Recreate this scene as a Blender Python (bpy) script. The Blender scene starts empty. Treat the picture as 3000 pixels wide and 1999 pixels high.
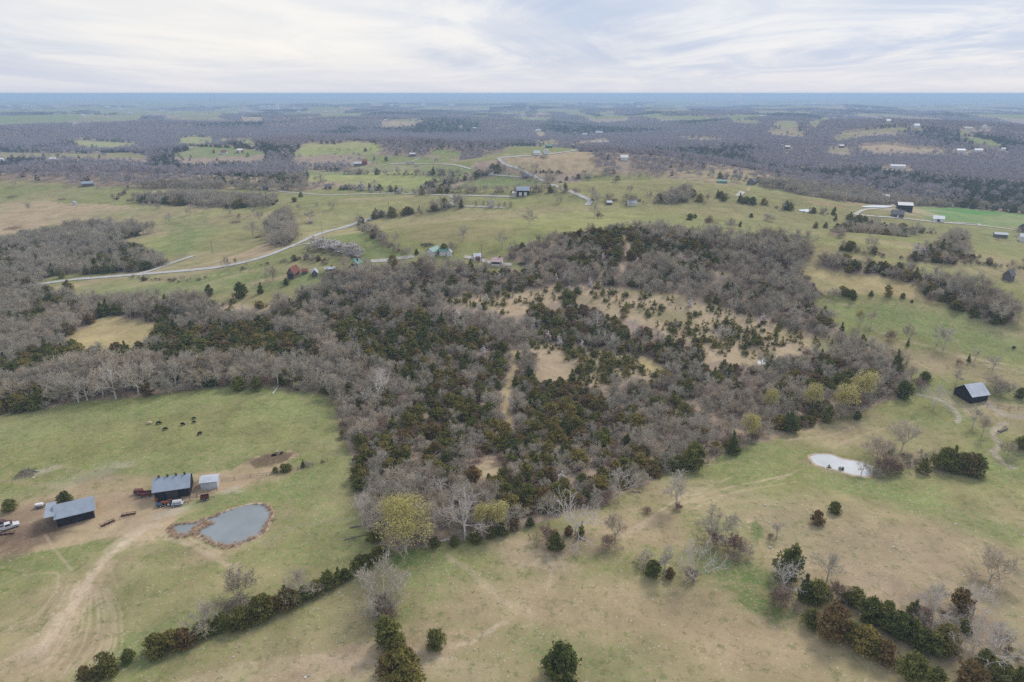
import bpy, math, random
import numpy as np
from mathutils import Vector

sc = bpy.context.scene
C = sc.collection
R = math.radians
rng = np.random.default_rng(11)
random.seed(5)

# ------------------------------------------------------------------ camera
CAM_H = 120.0
PITCH = 19.93
FPX = 2000.0
cam_d = bpy.data.cameras.new('camera')
cam_d.sensor_width = 36.0
cam_d.lens = 24.0
cam_d.clip_start = 1.0
cam_d.clip_end = 120000.0
cam = bpy.data.objects.new('camera', cam_d)
C.objects.link(cam)
cam.location = (0, 0, CAM_H)
cam.rotation_euler = (R(90 - PITCH), 0, 0)
sc.camera = cam

# ------------------------------------------------------------------ world sky
SUN_EL, SUN_AZ = 44.0, 40.0          # degrees; azimuth clockwise from +Y
world = bpy.data.worlds.new('World')
sc.world = world
world.use_nodes = True
nt = world.node_tree
nt.nodes.clear()
N = nt.nodes.new
L = nt.links.new
out = N('ShaderNodeOutputWorld')
bg = N('ShaderNodeBackground')
bg.inputs['Strength'].default_value = 0.10
sky = N('ShaderNodeTexSky')
sky.sky_type = 'NISHITA'
sky.sun_disc = False
sky.sun_elevation = R(SUN_EL)
sky.sun_rotation = R(SUN_AZ)
sky.altitude = 300
sky.air_density = 1.0
sky.dust_density = 2.0
tc = N('ShaderNodeTexCoord')
sep = N('ShaderNodeSeparateXYZ')
L(tc.outputs['Generated'], sep.inputs[0])


def m(op, a, b=None, c=None, clamp=False):
    n = N('ShaderNodeMath')
    n.operation = op
    n.use_clamp = clamp
    for i, v in enumerate((a, b, c)):
        if v is None:
            continue
        if isinstance(v, (int, float)):
            n.inputs[i].default_value = v
        else:
            L(v, n.inputs[i])
    return n.outputs[0]


zc = m('MAXIMUM', sep.outputs[2], 0.0)
den = m('ADD', zc, 0.055)            # cloud sheet seen in perspective
cu = m('DIVIDE', sep.outputs[0], den)
cv = m('DIVIDE', sep.outputs[1], den)
comb = N('ShaderNodeCombineXYZ')
L(cu, comb.inputs[0]); L(m('MULTIPLY', cv, 0.55), comb.inputs[1])


def noise(scale, detail, rough, dist, off, vec=None):
    n = N('ShaderNodeTexNoise')
    n.inputs['Scale'].default_value = scale
    n.inputs['Detail'].default_value = detail
    n.inputs['Roughness'].default_value = rough
    n.inputs['Distortion'].default_value = dist
    mp = N('ShaderNodeMapping')
    mp.inputs['Location'].default_value = off
    L(vec or comb.outputs[0], mp.inputs[0])
    L(mp.outputs[0], n.inputs['Vector'])
    return n.outputs[0]


def ramp(v, lo, hi):
    n = N('ShaderNodeMapRange')
    n.interpolation_type = 'SMOOTHSTEP'
    L(v, n.inputs[0])
    n.inputs[1].default_value = lo
    n.inputs[2].default_value = hi
    return n.outputs[0]


def mix(f, a, b):
    n = N('ShaderNodeMix')
    n.data_type = 'RGBA'
    if isinstance(f, (int, float)):
        n.inputs[0].default_value = f
    else:
        L(f, n.inputs[0])
    for i, v in ((6, a), (7, b)):
        if isinstance(v, tuple):
            n.inputs[i].default_value = (*v, 1)
        else:
            L(v, n.inputs[i])
    return n.outputs[2]


SK = 7.05                            # clouds are stored at 1 / background strength
def ck(r, g, b):
    return (r * SK, g * SK, b * SK)
big = ramp(noise(0.115, 6, 0.55, 0.5, (3.1, 7.3, 0)), 0.43, 0.60)     # broad bright sheets
wisp = ramp(noise(0.42, 9, 0.66, 1.1, (1.7, 2.2, 4)), 0.40, 0.66)      # streaks inside them
grey = ramp(noise(0.21, 8, 0.62, 0.7, (9.4, 1.9, 2)), 0.48, 0.66)      # lavender grey bellies
c0 = mix(big, ck(0.52, 0.61, 0.79), ck(0.92, 0.90, 0.88))
c1 = mix(m('MULTIPLY', wisp, 0.55), c0, ck(1.08, 1.02, 0.95))
c2 = mix(m('MULTIPLY', grey, 0.65), c1, ck(0.50, 0.57, 0.73))
low = ramp(sep.outputs[2], 0.060, -0.004)                              # pale band over the horizon
c3 = mix(m('MULTIPLY', low, 0.80), c2, ck(0.80, 0.80, 0.86))
c4 = mix(0.92, sky.outputs[0], c3)
L(c4, bg.inputs['Color'])
L(bg.outputs[0], out.inputs['Surface'])

# ------------------------------------------------------------------ veiled sun
sd = bpy.data.lights.new('sun', 'SUN')
sd.energy = 1.5
sd.angle = R(14)
sd.color = (1.0, 0.95, 0.88)
sun = bpy.data.objects.new('sun', sd)
C.objects.link(sun)
sun.rotation_euler = (R(90 - SUN_EL), 0, R(180 - SUN_AZ) )
sun.location = (0, 0, 400)

sc.view_settings.view_transform = 'Standard'
sc.view_settings.look = 'None'
sc.view_settings.gamma = 1.0
sc.view_settings.exposure = 0.5
sc.view_settings.use_curve_mapping = False
sc.render.engine = 'CYCLES'
cy = sc.cycles
cy.use_denoising = False
cy.denoiser = 'OPENIMAGEDENOISE'
cy.denoising_input_passes = 'RGB_ALBEDO_NORMAL'
cy.denoising_prefilter = 'ACCURATE'
cy.max_bounces = 4
cy.diffuse_bounces = 3
cy.glossy_bounces = 1
cy.transmission_bounces = 1
cy.volume_bounces = 2
cy.transparent_max_bounces = 8
cy.use_adaptive_sampling = False
cy.sample_clamp_indirect = 6.0

# ------------------------------------------------------------------ numpy noise
def _hash(ix, iy, seed):
    h = (ix.astype(np.int64) * 374761393 + iy.astype(np.int64) * 668265263 + seed * 974634541) & 0xFFFFFFFF
    h = ((h ^ (h >> 13)) * 1274126177) & 0xFFFFFFFF
    h = h ^ (h >> 16)
    return (h & 0xFFFFFF) / float(0xFFFFFF)


def vnoise(x, y, seed=0):
    ix = np.floor(x); iy = np.floor(y)
    fx = x - ix; fy = y - iy
    fx = fx * fx * fx * (fx * (fx * 6 - 15) + 10); fy = fy * fy * fy * (fy * (fy * 6 - 15) + 10)
    a = _hash(ix, iy, seed); b = _hash(ix + 1, iy, seed)
    c = _hash(ix, iy + 1, seed); d = _hash(ix + 1, iy + 1, seed)
    return (a * (1 - fx) + b * fx) * (1 - fy) + (c * (1 - fx) + d * fx) * fy


def fbm(x, y, seed=0, octv=4, gain=0.5):
    s = 0; a = 1; t = 0
    for i in range(octv):
        s = s + a * vnoise(x * 2 ** i + 17.3 * i, y * 2 ** i - 9.1 * i, seed + i * 31)
        t += a
        a *= gain
    return s / t


def sstep(a, b, x):
    t = np.clip((x - a) / (b - a), 0, 1)
    return t * t * (3 - 2 * t)

# ------------------------------------------------------------------ lie of the land
_cp, _sp = math.cos(R(PITCH)), math.sin(R(PITCH))


def ray(px, py):
    u = (np.asarray(px, float) - 1500.0) / FPX
    v = (999.5 - np.asarray(py, float)) / FPX
    return u, _cp + v * _sp, -_sp + v * _cp          # world x, y, z of the view ray


def flat(px, py):
    dx, dy, dz = ray(px, py)
    t = CAM_H / -dz
    return dx * t, dy * t


HILLS = []
for px, py, A, sx, sy in (
    (1750, 890, 17, 150, 80), (1850, 730, 22, 120, 75), (1480, 660, 24, 170, 48), (2080, 645, 20, 130, 48),
    (1850, 538, 33, 150, 65), (1620, 495, 30, 150, 100), (200, 575, 28, 300, 75), (560, 645, 11, 150, 60),
    (2600, 855, 22, 130, 50), (2900, 1010, 13, 60, 55), (950, 445, 24, 180, 120), (1180, 475, 26, 150, 90),
    (1440, 550, 24, 120, 50), (620, 465, 16, 250, 130), (1100, 835, 12, 120, 60), (2540, 405, 22, 300, 230),
    (2620, 445, 14, 260, 150), (1560, 1560, 3.5, 30, 28), (300, 1250, 6, 80, 50), (2350, 1640, 5, 60, 40),
    (900, 1720, 3, 40, 40), (1250, 805, 10, 80, 45), (2900, 420, 18, 300, 230), (2700, 700, 9, 160, 60), (2250, 580, 12, 140, 60), (700, 730, 9, 80, 40)):
    hx, hy = flat(px, py)
    HILLS.append((float(hx), float(hy), A, sx, sy))


def ground_raw(x, y):
    x = np.asarray(x, float); y = np.asarray(y, float)
    r = np.hypot(x, y)
    z = np.zeros_like(r)
    for hx, hy, A, sx, sy in HILLS:
        z = z + A * np.exp(-0.5 * (((x - hx) / sx) ** 2 + ((y - hy) / sy) ** 2))
    far = sstep(800, 3000, r)
    z = z + far * 80 * (fbm(x / 800.0 + 3.7, y / 800.0 + 1.3, 5, 3) - 0.56)
    z = z + (1 - far) * 1.6 * (vnoise(x / 70.0, y / 70.0, 8) - 0.5) + 0.5 * (1 - sstep(600, 1500, r)) * (vnoise(x / 23.0, y / 23.0, 9) - 0.5)
    return z


PONDS = []          # level basins: centre, half sizes
for px, py, sx, sy in ((690, 1545, 23, 25), (2470, 1366, 16, 15), (2238, 1061, 6, 9), (241, 379, 75, 110), (2566, 606, 22, 14), (2364, 618, 14, 22)):
    qx, qy = flat(px, py)
    qx, qy = float(qx), float(qy)
    for _ in range(12):                     # settle on the true ground under that pixel
        qz = float(ground_raw(np.array([qx]), np.array([qy]))[0])
        f_ = (CAM_H - qz) / CAM_H
        ax_, ay_ = flat(px, py)
        qx, qy = float(ax_) * f_, float(ay_) * f_
    PONDS.append((qx, qy, sx, sy, qz))


def ground_z(x, y):
    x = np.asarray(x, float); y = np.asarray(y, float)
    z = ground_raw(x, y)
    for qx, qy, sx, sy, qz in PONDS:
        w = 1 - sstep(.8, 1.7, np.hypot((x - qx) / sx, (y - qy) / sy))
        z = z * (1 - w) + (qz - .02 * 0) * w
    return z


_t = np.concatenate([np.arange(60, 1400, 4.0), np.geomspace(1400, 46000, 420)])


def P(px, py):
    """Where the line of sight through a photo pixel first meets the ground."""
    px = np.atleast_1d(np.asarray(px, float)); py = np.atleast_1d(np.asarray(py, float))
    dx, dy, dz = ray(px, py)
    h = np.sqrt(dx ** 2 + dy ** 2)
    dx, dy, dz = dx / h, dy / h, dz / h
    X = np.empty(len(px)); Y = np.empty(len(px))
    for s in range(0, len(px), 2000):
        e = slice(s, s + 2000)
        xs = dx[e, None] * _t; ys = dy[e, None] * _t
        below = (CAM_H + dz[e, None] * _t - ground_z(xs, ys)) < 0
        i = np.where(below.any(1), below.argmax(1), len(_t) - 1)
        a = _t[np.maximum(i - 1, 0)]; b = _t[i]
        for _ in range(22):
            c = (a + b) / 2
            bl = (CAM_H + dz[e] * c - ground_z(dx[e] * c, dy[e] * c)) < 0
            b = np.where(bl, c, b); a = np.where(bl, a, c)
        X[e] = dx[e] * b; Y[e] = dy[e] * b
    return X, Y


def P1(px, py):
    x, y = P(px, py)
    return float(x[0]), float(y[0])


def depth_of(x, y, z=0.0):
    return y * _cp - (z - CAM_H) * _sp


def to_px(x, y, z):
    d = depth_of(x, y, z)
    up = y * _sp + (z - CAM_H) * _cp
    return 1500 + FPX * x / d, 999.5 - FPX * up / d

# ------------------------------------------------------------------ land use
GREEN = (0.22, 0.25, 0.08); OLIVE = (0.26, 0.24, 0.11); TAN = (0.44, 0.335, 0.21); GOLD = (0.47, 0.38, 0.185)
BRIGHT = (0.06, 0.28, 0.055); DIRT = (0.44, 0.32, 0.21); YGREEN = (0.34, 0.37, 0.125); LITTER = (0.36, 0.275, 0.205)
MEADOW = (0.195, 0.255, 0.085); STRAW = (0.50, 0.385, 0.255); GRAVEL = (0.42, 0.38, 0.33); MUD = (0.155, 0.105, 0.075)
PALE = (0.52, 0.46, 0.38)
ZONES = []          # (polygon in world, colour, pasture weight, tree density, cedar share, young-cedar density)


OPEN = []


def zone(pts, col, pas=1.0, dens=0.0, ced=0.0, young=0.0, name='', open_=False):
    OPEN.append(open_)
    a = np.array(pts, float)
    x, y = P(a[:, 0], a[:, 1])
    ZONES.append((np.stack([x, y], 1), col, pas, dens, ced, young, name))


zone([(-900, 548), (-400, 535), (60, 526), (190, 538), (300, 548), (560, 556), (880, 560), (960, 548), (1200, 548), (1330, 535), (1450, 515), (1600, 540),
      (1700, 520), (1830, 506), (1950, 517), (2060, 530), (2200, 540), (2330, 565), (2450, 590), (2600, 600), (2700, 605),
      (2850, 612), (3000, 625), (3400, 650), (3900, 690), (3900, 2700), (-900, 2700)], GREEN, name='pasture')
# far fields
for pts, col in (
    ([(-300, 446), (0, 447), (95, 449), (105, 448), (240, 450), (430, 455), (430, 464), (250, 462), (110, 461), (-300, 462)], OLIVE),
    ([(215, 416), (236, 412), (330, 416), (400, 422), (395, 428), (330, 437), (250, 430)], YGREEN),
    ([(523, 408), (560, 401), (615, 404), (622, 416), (560, 421), (525, 417)], YGREEN),
    ([(640, 408), (740, 412), (745, 424), (650, 418)], YGREEN),
    ([(515, 420), (600, 424), (680, 428), (600, 430), (540, 432)], OLIVE),
    ([(542, 434), (600, 429), (700, 434), (752, 440), (790, 450), (745, 457), (640, 455), (560, 441)], MEADOW),
    ([(495, 457), (545, 442), (620, 448), (650, 459), (580, 463)], MEADOW),
    ([(222, 337), (280, 334), (290, 345), (240, 347)], GREEN), ([(275, 350), (350, 335), (420, 338), (405, 352), (330, 356)], GREEN),
    ([(240, 322), (420, 320), (520, 330), (430, 340), (300, 334)], GREEN), ([(420, 330), (640, 326), (700, 334), (560, 340)], GREEN),
    ([(480, 346), (600, 345), (690, 353), (560, 353)], OLIVE), ([(700, 341), (770, 344), (760, 353), (715, 353)], TAN),
    ([(210, 366), (245, 361), (248, 369), (215, 372)], OLIVE),
    ([(878, 441), (895, 424), (912, 418), (980, 425), (1045, 414), (1090, 420), (1125, 435), (1110, 446), (1040, 454), (960, 453), (900, 456), (865, 462), (858, 452)], YGREEN),
    ([(1046, 462), (1070, 450), (1150, 455), (1230, 460), (1320, 465), (1392, 481), (1330, 492), (1200, 492), (1120, 482)], GREEN),
    ([(1000, 506), (1060, 484), (1150, 480), (1300, 483), (1384, 498), (1375, 511), (1200, 512), (900, 509), (900, 497)], MEADOW),
    ([(895, 516), (1000, 513), (1240, 515), (1385, 517), (1300, 531), (1235, 547), (1120, 547), (1000, 537), (900, 532)], YGREEN),
    ([(1256, 443), (1300, 440), (1350, 445), (1342, 462), (1290, 465), (1262, 453)], GREEN),
    ([(1365, 470), (1420, 456), (1490, 441), (1500, 429), (1600, 431), (1692, 440), (1640, 448), (1520, 460), (1470, 465), (1385, 477)], GREEN),
    ([(1466, 466), (1520, 459), (1600, 452), (1690, 441), (1732, 470), (1768, 506), (1700, 516), (1620, 511), (1540, 506), (1490, 486)], TAN),
    ([(1105, 361), (1160, 355), (1232, 366), (1160, 371)], TAN), ([(1150, 352), (1225, 348), (1240, 356), (1180, 356)], GREEN),
    ([(1020, 300), (1100, 298), (1180, 303), (1100, 306)], GREEN),
    ([(1672, 426), (1740, 412), (1770, 408), (1805, 415), (1745, 421), (1690, 429)], TAN),
    ([(1570, 418), (1620, 412), (1645, 425), (1590, 429)], OLIVE), ([(1575, 388), (1597, 388), (1597, 404), (1578, 404)], TAN),
    ([(1975, 409), (2010, 404), (2090, 406), (2122, 414), (2060, 416)], TAN),
    ([(1740, 334), (1790, 326), (1808, 332), (1790, 338)], GREEN), ([(2128, 349), (2140, 344), (2222, 358), (2215, 363), (2150, 357)], OLIVE),
    ([(1640, 322), (1700, 326), (1690, 330), (1645, 327)], GREEN), ([(1975, 315), (2015, 318), (2015, 323), (1980, 320)], GREEN),
    ([(2260, 371), (2290, 356), (2332, 357), (2342, 369), (2320, 376)], GREEN), ([(2362, 369), (2390, 352), (2430, 347), (2442, 352), (2400, 366)], GREEN),
    ([(2250, 381), (2272, 378), (2372, 392), (2330, 395), (2280, 389)], OLIVE),
    ([(2445, 408), (2470, 390), (2530, 383), (2640, 373), (2672, 376), (2640, 384), (2560, 391), (2510, 399), (2450, 417)], OLIVE),
    ([(2500, 431), (2600, 423), (2680, 434), (2795, 439), (2740, 443), (2650, 441), (2560, 439)], TAN),
    ([(2822, 404), (2850, 401), (2900, 412), (2950, 427), (2900, 426), (2850, 416)], MEADOW), ([(2812, 384), (2840, 382), (2835, 396), (2822, 396)], GREEN),
    ([(2420, 438), (2480, 438), (2510, 446), (2430, 444)], OLIVE)):
    zone(pts, col, 0.6, open_=True)
zone([(1940, 512), (2100, 496), (2200, 500), (2320, 525), (2360, 550), (2240, 540), (2060, 528)], TAN, .6, 0.35, 0.1)
zone([(600, 522), (760, 520), (880, 535), (880, 555), (780, 554), (640, 550)], TAN, .6, 0.35, 0.45)
# meadows with their own colour inside the belt
for pts, col in (
    ([(2690, 606), (2800, 609), (3000, 627), (3400, 660), (3400, 710), (3000, 674), (2900, 664), (2780, 652), (2700, 641), (2688, 620)], BRIGHT),
    ([(930, 715), (1040, 660), (1100, 690), (1180, 745), (1200, 755), (1090, 768), (1060, 750), (960, 720)], MEADOW),
    ([(890, 668), (1000, 620), (1200, 600), (1140, 625), (1000, 668)], MEADOW),
    ([(1500, 575), (1690, 570), (1715, 598), (1500, 606), (1340, 603), (1330, 580)], MEADOW),
    ([(1330, 530), (1500, 512), (1590, 530), (1600, 548), (1450, 552), (1280, 552)], MEADOW),
    ([(1730, 590), (1900, 596), (1860, 610), (1730, 604)], MEADOW),
    ([(2340, 780), (2420, 776), (2550, 792), (2640, 816), (2720, 850), (2820, 905), (2700, 880), (2560, 862), (2400, 866)], GOLD),
    ([(2400, 735), (2470, 735), (2600, 752), (2760, 765), (3000, 790), (3400, 830), (3400, 880), (3000, 815), (2700, 790), (2560, 770)], OLIVE),
    ([(342, 704), (400, 688), (480, 678), (500, 690), (420, 712), (360, 714)], TAN),
    ([(1080, 640), (1300, 612), (1500, 603), (1700, 612), (1760, 640), (1500, 690), (1300, 720), (1180, 700), (1090, 668)], OLIVE),
    ([(1350, 768), (1480, 772), (1560, 790), (1580, 812), (1530, 800), (1450, 780)], MEADOW),
    ([(0, 600), (120, 590), (330, 600), (420, 615), (300, 640), (150, 660), (0, 690), (-300, 700), (-300, 600)], TAN),
    ([(520, 790), (600, 770), (700, 745), (800, 700), (860, 680), (850, 715), (780, 745), (650, 780)], TAN),
    ([(226, 832), (500, 815), (760, 785), (980, 790), (1000, 820), (800, 850), (500, 870), (240, 862)], MEADOW)):
    zone(pts, col, 0.8)
# trodden bare ground of the farmyard, and the slope of cattle paths
zone([(-400, 1530), (0, 1500), (100, 1472), (220, 1458), (330, 1442), (440, 1440), (470, 1405), (560, 1388), (680, 1374), (750, 1336), (850, 1318), (885, 1330), (830, 1366), (750, 1400), (705, 1432), (650, 1452), (610, 1482),
      (565, 1500), (525, 1518), (480, 1560), (445, 1590), (400, 1590), (340, 1562), (250, 1592), (100, 1618), (0, 1640), (-400, 1760)], (0.53, 0.385, 0.25), .5)
zone([(40, 2040), (130, 1890), (190, 1790), (250, 1715), (310, 1640), (350, 1640), (290, 1730), (230, 1830), (170, 1930), (110, 2040)], (0.44, 0.36, 0.21), .8)
zone([(-300, 1540), (0, 1535), (90, 1520), (150, 1535), (160, 1550), (110, 1575), (60, 1600), (0, 1625), (-300, 1680)], MUD, .4)
zone([(738, 1352), (775, 1330), (830, 1322), (862, 1328), (848, 1350), (800, 1366), (755, 1370)], (.20, .125, .085), .5)
# woods
zone([(-900, 760), (-400, 730), (0, 722), (64, 700), (214, 675), (300, 668), (400, 672), (455, 682), (400, 694), (342, 708), (350, 722), (420, 738),
      (470, 762), (483, 778), (427, 792), (320, 804), (222, 800), (171, 808), (85, 834), (0, 856), (-400, 880), (-900, 900)], LITTER, .1, 1.0, .42, name='left grove')
zone([(-900, 890), (-400, 880), (0, 874), (100, 858), (226, 884), (372, 886), (504, 897), (726, 902), (800, 905), (860, 884), (900, 864), (1000, 832), (1077, 802),
      (1239, 777), (1363, 787), (1491, 806), (1568, 800), (1530, 768), (1470, 748), (1500, 730), (1570, 715), (1640, 697), (1790, 672),
      (1897, 674), (2000, 687), (2171, 714), (2256, 702), (2363, 716), (2385, 747), (2333, 786), (2355, 806), (2385, 836), (2391, 860),
      (2400, 890), (2461, 975), (2534, 1022), (2632, 1052), (2667, 1120), (2641, 1169), (2560, 1182), (2491, 1224), (2376, 1246), (2316, 1267),
      (2231, 1297), (2128, 1325), (2055, 1365), (1960, 1385), (1832, 1441), (1768, 1484), (1665, 1509), (1567, 1543), (1469, 1569), (1384, 1584),
      (1299, 1592), (1213, 1612), (1179, 1622), (1095, 1590), (1064, 1522), (1040, 1437), (1034, 1351), (998, 1241), (980, 1162), (940, 1156),
      (799, 1143), (641, 1141), (470, 1152), (342, 1169), (214, 1182), (107, 1199), (0, 1216), (-400, 1262), (-900, 1300)], LITTER, .1, 1.0, .13, name='big wood')
zone([(2376, 772), (2480, 768), (2600, 782), (2700, 808), (2790, 838), (2880, 858), (2960, 905), (2985, 945), (2940, 956), (2870, 945), (2800, 908),
      (2720, 864), (2660, 830), (2560, 806), (2450, 792)], LITTER, .1, 1.0, .38, name='right strip')
zone([(410, 590), (470, 585), (640, 582), (760, 585), (815, 590), (800, 606), (700, 612), (560, 606), (470, 600), (420, 598)], LITTER, .1, .9, .3)
zone([(800, 640), (850, 625), (860, 690), (850, 720), (800, 725), (790, 690)], LITTER, .3, .8, .1)
zone([(2480, 665), (2690, 680), (2560, 690), (2480, 680)], LITTER, .6, .5, .3)
zone([(2430, 690), (2490, 640), (2520, 650), (2460, 700)], LITTER, .4, .7, .6)
zone([(2670, 770), (2700, 735), (2760, 715), (2800, 700), (2820, 730), (2870, 765), (2800, 775)], LITTER, .4, .7, .35)
zone([(1900, 585), (1950, 570), (2010, 560), (2040, 580), (1990, 598), (1930, 602)], LITTER, .5, .8, .05)
zone([(1470, 500), (1400, 525), (1235, 568), (1240, 555), (1380, 512), (1460, 490)], LITTER, .5, .8, .3)
# evergreen patches of the big wood
for pts, ced in (
    ([(-200, 1130), (0, 1095), (100, 1045), (350, 1012), (600, 965), (760, 960), (900, 1000), (950, 1060), (900, 1085), (700, 1068), (450, 1082), (250, 1102), (0, 1128), (-200, 1165)], .92),
    ([(920, 935), (1150, 920), (1300, 960), (1450, 1000), (1500, 1060), (1480, 1250), (1400, 1270), (1300, 1210), (1200, 1150), (1100, 1060), (980, 1010)], .80),
    ([(1036, 1310), (1100, 1270), (1250, 1190), (1380, 1225), (1480, 1265), (1600, 1275), (1800, 1350), (1950, 1375), (1770, 1475), (1550, 1515), (1400, 1450), (1250, 1410), (1046, 1440)], .84),
    ([(1480, 880), (1700, 895), (1850, 930), (2000, 990), (2050, 1060), (1900, 1050), (1750, 1012), (1600, 990), (1520, 935)], .80),
    ([(1650, 695), (1800, 674), (1900, 695), (1900, 765), (1800, 800), (1680, 780)], .75),
    ([(1900, 700), (2100, 735), (2250, 765), (2320, 800), (2150, 838), (2000, 808), (1900, 770)], .6),
    ([(1540, 1110), (1700, 1150), (1880, 1240), (1860, 1335), (1700, 1345), (1500, 1240)], .68),
    ([(2300, 1100), (2500, 1105), (2600, 1130), (2400, 1160)], .8),
    ([(2050, 1370), (2128, 1328), (2240, 1296), (2380, 1246), (2560, 1182), (2645, 1168), (2665, 1120), (2540, 1150), (2300, 1226), (2120, 1285)], .52),
    ([(860, 885), (1000, 850), (1150, 830), (1220, 860), (1100, 890), (960, 905)], .3),
    ([(1250, 820), (1500, 800), (1900, 835), (2300, 930), (2380, 975), (2300, 950), (1900, 850), (1500, 830)], .4)):
    zone(pts, LITTER, .1, 1.0, ced)
# clearings
zone([(185, 992), (300, 930), (330, 922), (380, 930), (470, 952), (440, 1000), (340, 1035), (250, 1035), (195, 1015)], GOLD, .7, open_=True)
zone([(150, 905), (210, 900), (215, 925), (160, 925)], OLIVE, .7, open_=True)
CLEAR = [(1296, 874), (1370, 862), (1430, 868), (1520, 852), (1700, 838), (1850, 845), (2000, 872), (2100, 897), (2230, 932), (2350, 972), (2400, 990),
         (2450, 992), (2420, 1012), (2330, 1034), (2230, 1062), (2170, 1078), (2110, 1050), (2060, 1070), (2040, 1005), (1900, 955), (1800, 925), (1700, 893),
         (1560, 890), (1550, 922), (1480, 932), (1440, 912), (1360, 902)]
zone(CLEAR, STRAW, .7, 0.02, .6, 0.45, open_=True)
zone([(1520, 852), (1700, 838), (1850, 845), (2000, 872), (2000, 884), (1850, 858), (1700, 850), (1540, 860)], STRAW, .6, 0, 0, .05, open_=True)
zone([(1860, 890), (2000, 900), (2150, 945), (2270, 990), (2250, 1030), (2060, 1015), (1950, 985)], STRAW, .7, 0.10, .6, 0.95, open_=True)
zone([(1540, 1000), (1640, 1010), (1800, 1030), (1880, 1042), (1970, 1080), (1940, 1112), (1850, 1102), (1800, 1135), (1700, 1135), (1680, 1062), (1560, 1030)], STRAW, .7, 0.14, .85, 1.0, open_=True)
zone([(1570, 1038), (1640, 1038), (1660, 1060), (1685, 1092), (1660, 1118), (1600, 1122), (1556, 1104)], STRAW, .5, 0, 0, .03, open_=True)
zone([(1870, 1046), (1950, 1070), (1960, 1090), (1900, 1088)], GOLD, .5, 0, 0, .2, open_=True)
zone([(1370, 1372), (1440, 1345), (1475, 1365), (1470, 1400), (1400, 1420)], STRAW, .6, 0.1, .9, .2, open_=True)
zone([(2090, 790), (2150, 800), (2140, 812), (2080, 805)], STRAW, .6, 0.1, .9, .3, open_=True)
zone([(620, 890), (730, 885), (800, 895), (790, 910), (640, 905)], STRAW, .6, .15, .9, .3, open_=True)
zone([(1495, 1025), (1516, 1025), (1512, 1080), (1504, 1130), (1497, 1180), (1494, 1240), (1462, 1245), (1472, 1190), (1480, 1130), (1490, 1080)], (0.47, 0.37, 0.21), .4, open_=True)
zone([(1818, 690), (1834, 690), (1846, 735), (1836, 770), (1826, 796), (1812, 796), (1824, 765), (1832, 735)], STRAW, .4, open_=True)

DEFAULT = (LITTER, 0.0, 1.0, -1.0, 0.0)


ZO_ = lambda: np.array(OPEN + [False])


def in_poly(poly, x, y):
    inside = np.zeros(len(x), bool)
    j = len(poly) - 1
    for i in range(len(poly)):
        xi, yi = poly[i]; xj, yj = poly[j]
        cond = (yi > y) != (yj > y)
        with np.errstate(divide='ignore', invalid='ignore'):
            xx = (xj - xi) * (y - yi) / (yj - yi) + xi
        inside ^= cond & (x < xx)
        j = i
    return inside


def zones_at(x, y, wob=1.0):
    r = np.hypot(x, y)
    amp = wob * np.clip(r * 0.008, 1.0, 14.0)
    wx = x + amp * (fbm(x / 14.0, y / 14.0, 41, 2) - .5) * 2
    wy = y + amp * (fbm(x / 14.0, y / 14.0, 47, 2) - .5) * 2
    ids = np.full(len(x), -1)
    for k, z in enumerate(ZONES):
        lo = z[0].min(0); hi = z[0].max(0)
        c = np.nonzero((wx > lo[0]) & (wx < hi[0]) & (wy > lo[1]) & (wy < hi[1]))[0]
        if len(c):
            ins = in_poly(z[0], wx[c], wy[c])
            ids[c[ins]] = k
    return ids


ZC = np.array([z[1] for z in ZONES] + [DEFAULT[0]])
ZP = np.array([z[2] for z in ZONES] + [DEFAULT[1]])
ZD = np.array([z[3] for z in ZONES] + [DEFAULT[2]])
ZK = np.array([z[4] for z in ZONES] + [DEFAULT[3]])
ZO = ZO_()
ZY = np.array([z[5] for z in ZONES] + [0.0])

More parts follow.
